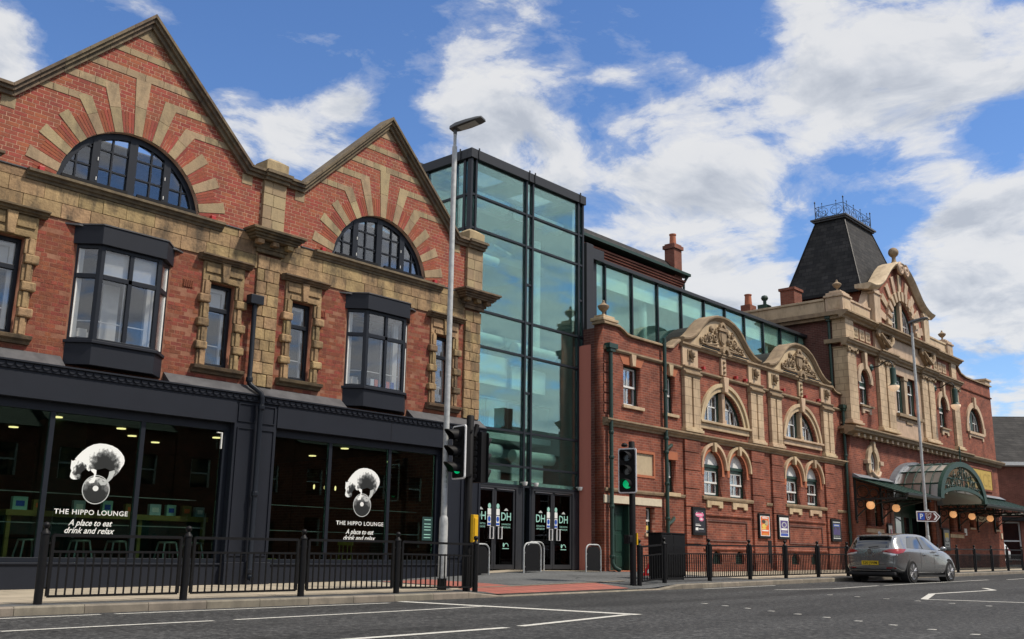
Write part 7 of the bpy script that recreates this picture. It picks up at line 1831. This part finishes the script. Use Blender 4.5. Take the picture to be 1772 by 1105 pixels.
# ------------------------------------------------------------------ cars
def build_car(name, label, loc, rotz, paint, L=4.33, Wd=1.76, Ht=1.46, plate_txt=None):
    r = thing(name, label, 'car', loc, local=True, rotz=rotz)
    hw = Wd/2*1.02
    # stations along the car: x, sill z, shoulder z, roof z, half width low, shoulder, roof, belt half width
    S = [(-.02, .42, .80, .86, .58, .66, .55), (.06, .34, .86, 1.02, .76, .78, .58), (.22, .26, .92, 1.22, .84, .84, .60), (.42, .22, .95, 1.38, .86, .87, .61), (.70, .20, .97, 1.43, .87, .88, .62), (1.15, .18, .965, 1.455, .88, .885, .625),
         (1.65, .18, .955, 1.46, .88, .885, .63), (2.10, .18, .945, 1.45, .88, .882, .625), (2.50, .18, .935, 1.39, .88, .88, .60), (2.85, .18, .925, 1.22, .88, .878, .62), (3.15, .18, .915, 1.04, .88, .87, .70), (3.40, .18, .89, .955, .87, .85, .70), (3.75, .20, .82, .88, .85, .81, .64), (4.08, .24, .70, .76, .80, .74, .55), (4.28, .34, .56, .62, .64, .60, .45), (4.33, .42, .50, .54, .50, .48, .38)]
    kx, kz, kw = L/4.33, Ht/1.46, hw/.88
    NV = 12
    def ring_at(s):
        x, z0, zs, zr, wl, wsd, wr = s
        x *= kx; z0 *= kz; zs *= kz; zr *= kz; wl *= kw; wsd *= kw; wr *= kw
        g = zr-zs
        pr = [(0, z0), (wl*.80, z0), (wl*.97, z0+.07), (wl, lerp(z0, zs, .35)), (wl*.995, lerp(z0, zs, .62)), (wsd*.985, zs-.05), (wsd*.95, zs), (lerp(wsd*.93, wr, .5), zs+g*.50), (lerp(wsd*.92, wr, .92), zs+g*.88), (wr*.92, zs+g*.965), (wr*.55, zs+g*.995), (0, zr)]
        return [(x, y, z) for y, z in pr]
    rings = [ring_at(s) for s in S]
    def grid(i0, i1, j0, j1, sd, off=0.0):
        m = MB(); w = j1-j0+1
        for i in range(i0, i1+1):
            for j in range(j0, j1+1):
                x, y, z = rings[i][j]
                c = Vector((x, 0, .8)); n = (Vector((x, y, z))-Vector((x, 0, .75))); n.normalize()
                if i == 0 : n = Vector((-1, 0, .2)).normalized()
                if i in (1, 2, 3) and j > 5: n = Vector((-1, .3*(y > .3), .6)).normalized()
                if i >= 9 and j > 6: n = Vector((.6, 0, 1)).normalized()
                p = Vector((x, y, z))+n*off; m.v.append((p.x, sd*p.y, p.z))
        for i in range(i1-i0):
            for j in range(j1-j0): m.f.append((i*w+j, (i+1)*w+j, (i+1)*w+j+1, i*w+j+1))
        return m
    body = MB()
    for sd in (1, -1): body.add(grid(0, len(S)-1, 0, NV-1, sd))
    bm = bmesh.new(); me = body.mesh('body'); bm.from_mesh(me); bmesh.ops.remove_doubles(bm, verts=bm.verts, dist=.001)
    ends = [e for e in bm.edges if e.is_boundary]
    bmesh.ops.holes_fill(bm, edges=ends, sides=40); bmesh.ops.recalc_face_normals(bm, faces=bm.faces); bm.to_mesh(me); bm.free()
    for p in me.polygons: p.use_smooth = True
    b = obj('body', me, paint, r); ss = b.modifiers.new('sub', 'SUBSURF'); ss.levels = 1; ss.render_levels = 2
    # glass and lamps lie on the body surface
    from mathutils.bvhtree import BVHTree
    bpy.context.view_layer.update()
    bvh = BVHTree.FromObject(b, bpy.context.evaluated_depsgraph_get())
    def on_body(nm, quad, axis, mat, sd=1, nu=8, nv=6, off=.006):
        """quad: four (u, z) corners; axis 'x' casts from behind (u=y), 'f' from the front, 'y' from the side (u=x)"""
        m = MB(); ok = {}
        for i in range(nu+1):
            for j in range(nv+1):
                t, q = i/nu, j/nv
                u = lerp(lerp(quad[0][0], quad[1][0], t), lerp(quad[3][0], quad[2][0], t), q); z = lerp(lerp(quad[0][1], quad[1][1], t), lerp(quad[3][1], quad[2][1], t), q)
                if axis == 'x': o_, d_ = Vector((-2, sd*u*kw, z*kz)), Vector((1, 0, 0))
                elif axis == 'f': o_, d_ = Vector((L+2, sd*u*kw, z*kz)), Vector((-1, 0, 0))
                else: o_, d_ = Vector((u*kx, sd*3, z*kz)), Vector((0, -sd, 0))
                h = bvh.ray_cast(o_, d_)
                if h[0] is not None: ok[(i, j)] = len(m.v); m.v.append(tuple(h[0]-d_*off))
        for i in range(nu):
            for j in range(nv):
                k = [(i, j), (i+1, j), (i+1, j+1), (i, j+1)]
                if all(p in ok for p in k): m.f.append(tuple(ok[p] for p in k))
        if m.f: return obj(nm, m, mat, r, smooth=True)
    on_body('rear_window', [(-.62, 1.0), (.62, 1.0), (.52, 1.33), (-.52, 1.33)], 'x', 'car_glass', nu=14)
    on_body('windscreen', [(-.64, 1.03), (.64, 1.03), (.54, 1.36), (-.54, 1.36)], 'f', 'car_glass', nu=14)
    for sd in (1, -1):
        on_body('side_window', [(.66, 1.01), (1.62, .99), (1.62, 1.35), (1.0, 1.345)], 'y', 'car_glass', sd)
        on_body('side_window', [(1.70, .99), (2.72, .965), (2.18, 1.34), (1.70, 1.355)], 'y', 'car_glass', sd)
        on_body('pillar_trim', [(1.625, .99), (1.695, .99), (1.695, 1.35), (1.625, 1.35)], 'y', 'plastic_dark', sd, nu=2)
        on_body('tail_lamp', [(.34, .90), (.80, .825), (.83, .975), (.56, .965)], 'x', 'tail_red', sd, off=.010)
        on_body('tail_lamp', [(.09, .83), (.34, .87), (.56, .975), (.13, .985)], 'y', 'tail_red', sd, off=.010)
        on_body('reversing_lamp', [(.40, .835), (.78, .775), (.78, .82), (.40, .885)], 'x', 'lamp_clear', sd, nv=3, off=.010)
        on_body('bumper_reflector', [(.46, .40), (.72, .40), (.72, .44), (.46, .44)], 'x', 'tail_red', sd, nv=2)
        on_body('head_lamp', [(3.88, .64), (4.14, .58), (4.10, .70), (3.80, .77)], 'y', 'lamp_clear', sd, nv=3)
        for xs_ in (1.42, 2.34): on_body('door_gap', [(xs_-.006, .26), (xs_+.006, .26), (xs_+.006, .95), (xs_-.006, .95)], 'y', 'plastic_dark', sd, nu=1, nv=10, off=.003)
        on_body('tailgate_gap', [(.66, .52), (.675, .52), (.70, .84), (.685, .84)], 'x', 'plastic_dark', sd, nu=1, off=.003)
    on_body('tailgate_gap', [(-.66, .515), (.66, .515), (.66, .525), (-.66, .525)], 'x', 'plastic_dark', nu=12, nv=1, off=.003)
    for sd in (1, -1):
        # mirror
        obj('door_mirror', MB().lathe(2.72*kx, sd*1.0*kw, [(.0, -.07), (.07, -.05), (.10, 0), (.08, .06), (.0, .08)], 10, 1.0*kz).box(2.68*kx, 2.74*kx, min(sd*.86, sd*.95)*kw, max(sd*.86, sd*.95)*kw, .95*kz, .98*kz), paint, r, auto=60)
        for xh in (1.55, 2.45): obj('door_handle', MB().box(xh*kx, (xh+.2)*kx, sd*.885*kw-.012, sd*.885*kw+.018, .80*kz, .835*kz), 'alloy', r, bevel=.008)
        obj('sill_trim', MB().box(1.15*kx, 3.05*kx, sd*.875*kw-.02, sd*.875*kw+.012, .17*kz, .23*kz), 'plastic_dark', r)
        # wheels
        for xw in (.82, 3.42):
            xw *= kx; yw = sd*(hw-.11); rad = .325
            obj('wheel_arch', MB().lathe(xw, yw-sd*.02 if sd > 0 else yw+.02, [(.0, -.115), (.375, -.115), (.375, .115), (.0, .115)], 24, rad+.01, axis='y'), 'plastic_dark', r)
            wh = obj('wheel', MB().lathe(xw, yw, [(.20, -.11), (.30, -.115), (rad, -.08), (rad, .08), (.30, .115), (.20, .11)], 26, rad, axis='y'), 'rubber', r, auto=40)
            rim = MB().lathe(xw, yw, [(.21, .118*sd), (.225, .122*sd), (.225, .09*sd), (.20, .06*sd)] if sd > 0 else [(.21, -.118), (.225, -.122), (.225, -.09), (.20, -.06)], 24, rad, axis='y')
            for k in range(5):
                a = 2*PI*k/5+.3
                for da in (-.16, .16):
                    p0 = (xw+.03*math.cos(a), yw+sd*.12, rad+.03*math.sin(a)); p1 = (xw+.215*math.cos(a+da), yw+sd*.118, rad+.215*math.sin(a+da)); rim.tube([p0, p1], .017, 5)
            rim.lathe(xw, yw+sd*.115, [(.0, -.01), (.05, -.01), (.05, .012), (.0, .012)], 12, rad, axis='y')
            obj('rim', rim, 'alloy', wh); obj('brake_disc', MB().lathe(xw, yw+sd*.05, [(.0, -.02), (.2, -.02), (.2, .02), (.0, .02)], 20, rad, axis='y'), 'plastic_dark', wh)
    obj('roof_spoiler', MB().prismz([(.24*kx, -.50*kw), (.62*kx, -.54*kw), (.62*kx, .54*kw), (.24*kx, .50*kw)], 1.335*kz, 1.365*kz), paint, r, bevel=.012)
    obj('bumper', MB().box(-.02, .10, -.72*kw, .72*kw, .20, .30), 'plastic_dark', r, bevel=.03); obj('bumper_trim', MB().box(-.03, -.01, -.60*kw, .60*kw, .335, .355), 'alloy', r)
    obj('underbody', MB().box(.25, L-.4, -.62*kw, .62*kw, .16, .3), 'plastic_dark', r)
    obj('wiper', MB().tube([(.02, .05, 1.01*kz), (.03, -.26*kw, 1.05*kz)], .012, 5), 'plastic_dark', r)
    obj('aerial', MB().prism([(.62*kx, 1.43*kz), (.80*kx, 1.43*kz), (.66*kx, 1.50*kz)], -.02, .02), 'alloy', r)
    obj('badge', MB().lathe(-.03, 0, [(.0, 0), (.07, 0), (.07, .012), (.0, .012)], 14, .90*kz, axis='x'), 'alloy', r)
    m = MB(); m.ring(0, .0, .10, .135, 180, 360, 0, .012, 12); m2 = MB().add(m, Matrix.Translation((-.02, 0, .86*kz)) @ Matrix.Rotation(-PI/2, 4, 'Z')); obj('boot_handle', m2, 'alloy', r)
    if plate_txt:
        pl = obj('number_plate', MB().box(-.05, -.03, -.26, .26, .50, .62), 'plate_yellow', r)
        t = text(plate_txt, 0, 0, 0, .078, 'print_black', r, name='number_plate_text', width=.44, bold=.012, rot=(0, 0, -PI/2)); t.location = (-.0515, 0, .522)
    return r
cz = road_z(31.0)
build_car('hatchback_car', 'metallic grey hatchback car with yellow rear plate driving past the railings', (29.95, -5.62, cz), R(-4), 'car_grey', L=4.36, Ht=1.45, plate_txt='S20 JWM')
build_car('parked_car', 'black car with pale roof parked past the theatre corner', (67.5, 1.6, .47), R(150), 'car_white', L=4.1, Ht=1.5)

# ------------------------------------------------------------------ building beyond the side street
FR = thing('slate_roofed_building', 'brick building with big slate roof beyond the theatre corner', 'building', (84, 2, .5), local=True, rotz=R(-52))
# local: x along its front, -y towards us
obj('wall', plate(rect(-14, 16, -.8, 7.3), [rect(-12.6, -10.6, 1.0, 2.9), rect(-12.6, -10.6, 4.3, 6.6), rect(-7, -5.2, 4.3, 6.6), rect(-2, 0, 4.3, 6.6), rect(-8.4, -3.0, .3, 3.1), rect(3, 5, 4.3, 6.6)], 0, .35), 'rear_brick', FR)
obj('side_wall', MB().box(-14, -13.65, .351, 9, -.8, 7.3), 'rear_brick', FR)
m = MB().prismx([(-.4, 7.45), (4.5, 11.6), (9.4, 7.45)], -14.2, 16); obj('roof', m, 'slate', FR)
obj('gutter', MB().box(-14.3, 16, -.55, -.3, 7.25, 7.5), 'white_paint', FR); obj('soffit', MB().box(-14.2, 16, -.3, .0, 7.2, 7.3), 'white_paint', FR)
for (x0, x1, z0, z1) in ((-12.6, -10.6, 1.0, 2.9), (-12.6, -10.6, 4.3, 6.6), (-7, -5.2, 4.3, 6.6), (-2, 0, 4.3, 6.6), (-8.4, -3.0, .3, 3.1), (3, 5, 4.3, 6.6)):
    zm = (z0+z1)/2; w = obj('window', MB().box(x0, x0+.1, .15, .25, z0, z1).box(x1-.1, x1, .15, .25, z0, z1).box(x0+.1, x1-.1, .15, .25, z1-.1, z1).box(x0+.1, x1-.1, .15, .25, z0, z0+.1).box(x0+.1, x1-.1, .15, .25, zm-.05, zm+.05), 'white_paint', FR)
    obj('pane', MB().box(x0+.1, x1-.1, .19, .2, z0+.1, z1-.1), 'car_glass', w)
obj('white_band', MB().box(-10.0, 2, -.06, .0, 3.55, 3.75), 'cream_paint', FR)
obj('porch', MB().box(-9, -2.4, -1.2, -.0, 3.15, 3.4), 'black_paint', FR)

# ------------------------------------------------------------------ terrace across the street (behind the viewer, seen in the glass)
def house(x0, x1, hgt, label):
    r = thing('terraced_house', label, 'house', ((x0+x1)/2, -30, 0), 'terrace across the street')
    w = x1-x0
    hs = [rect(x0+.9, x0+2.1, 1.0, 2.6), rect(x0+.9, x0+2.1, 3.9, 5.4), rect(x1-2.1, x1-.9, 3.9, 5.4), rect(x1-2.0, x1-1.0, .1, 2.3)]
    obj('wall', plate(rect(x0, x1, -.4, hgt), hs, -30.35, -30.0), 'theatre_brick', r); obj('rear_wall', MB().box(x0, x1, -38, -37.7, -.4, hgt), 'theatre_brick', r)
    obj('side_wall', MB().box(x0, x0+.3, -37.69, -30.36, -.4, hgt).box(x1-.3, x1, -37.69, -30.36, -.4, hgt), 'theatre_brick', r)
    obj('roof', MB().prismx([(-29.7, hgt), (-34, hgt+2.6), (-38.3, hgt)], x0+.01, x1-.01), 'slate', r)
    obj('chimney', MB().box(x0+.2, x0+1.3, -34.5, -33.5, hgt+1.8, hgt+3.9), 'rear_brick', r)
    for q in hs[:3]:
        a, b, c, d = q[0][0], q[1][0], q[0][1], q[2][1]; f = obj('window', MB().box(a, a+.08, -30.2, -30.1, c, d).box(b-.08, b, -30.2, -30.1, c, d).box(a, b, -30.2, -30.1, (c+d)/2-.04, (c+d)/2+.04), 'white_paint', r); obj('pane', MB().box(a, b, -30.22, -30.21, c, d), 'car_glass', f)
    obj('door', MB().box(x1-2.0, x1-1.0, -30.2, -30.12, .1, 2.3), 'green_paint', r)
house(14, 20.5, 6.2, 'brick terraced house across the street, lower one'); house(20.6, 27.5, 6.6, 'brick terraced house across the street, middle one'); house(27.6, 35, 7.0, 'brick terraced house across the street, taller end one'); house(35.1, 43, 6.8, 'brick terraced house across the street, second in the longer row'); house(43.1, 50, 7.4, 'brick terraced house across the street, third in the longer row'); house(50.1, 58, 6.6, 'brick terraced house across the street, fourth in the longer row'); house(58.1, 67, 8.2, 'tall brick terraced house across the street, fifth in the longer row'); house(67.1, 78, 7.2, 'brick terraced house across the street at the far end')
house(2, 13.9, 5.4, 'wide low brick terraced house across the street')
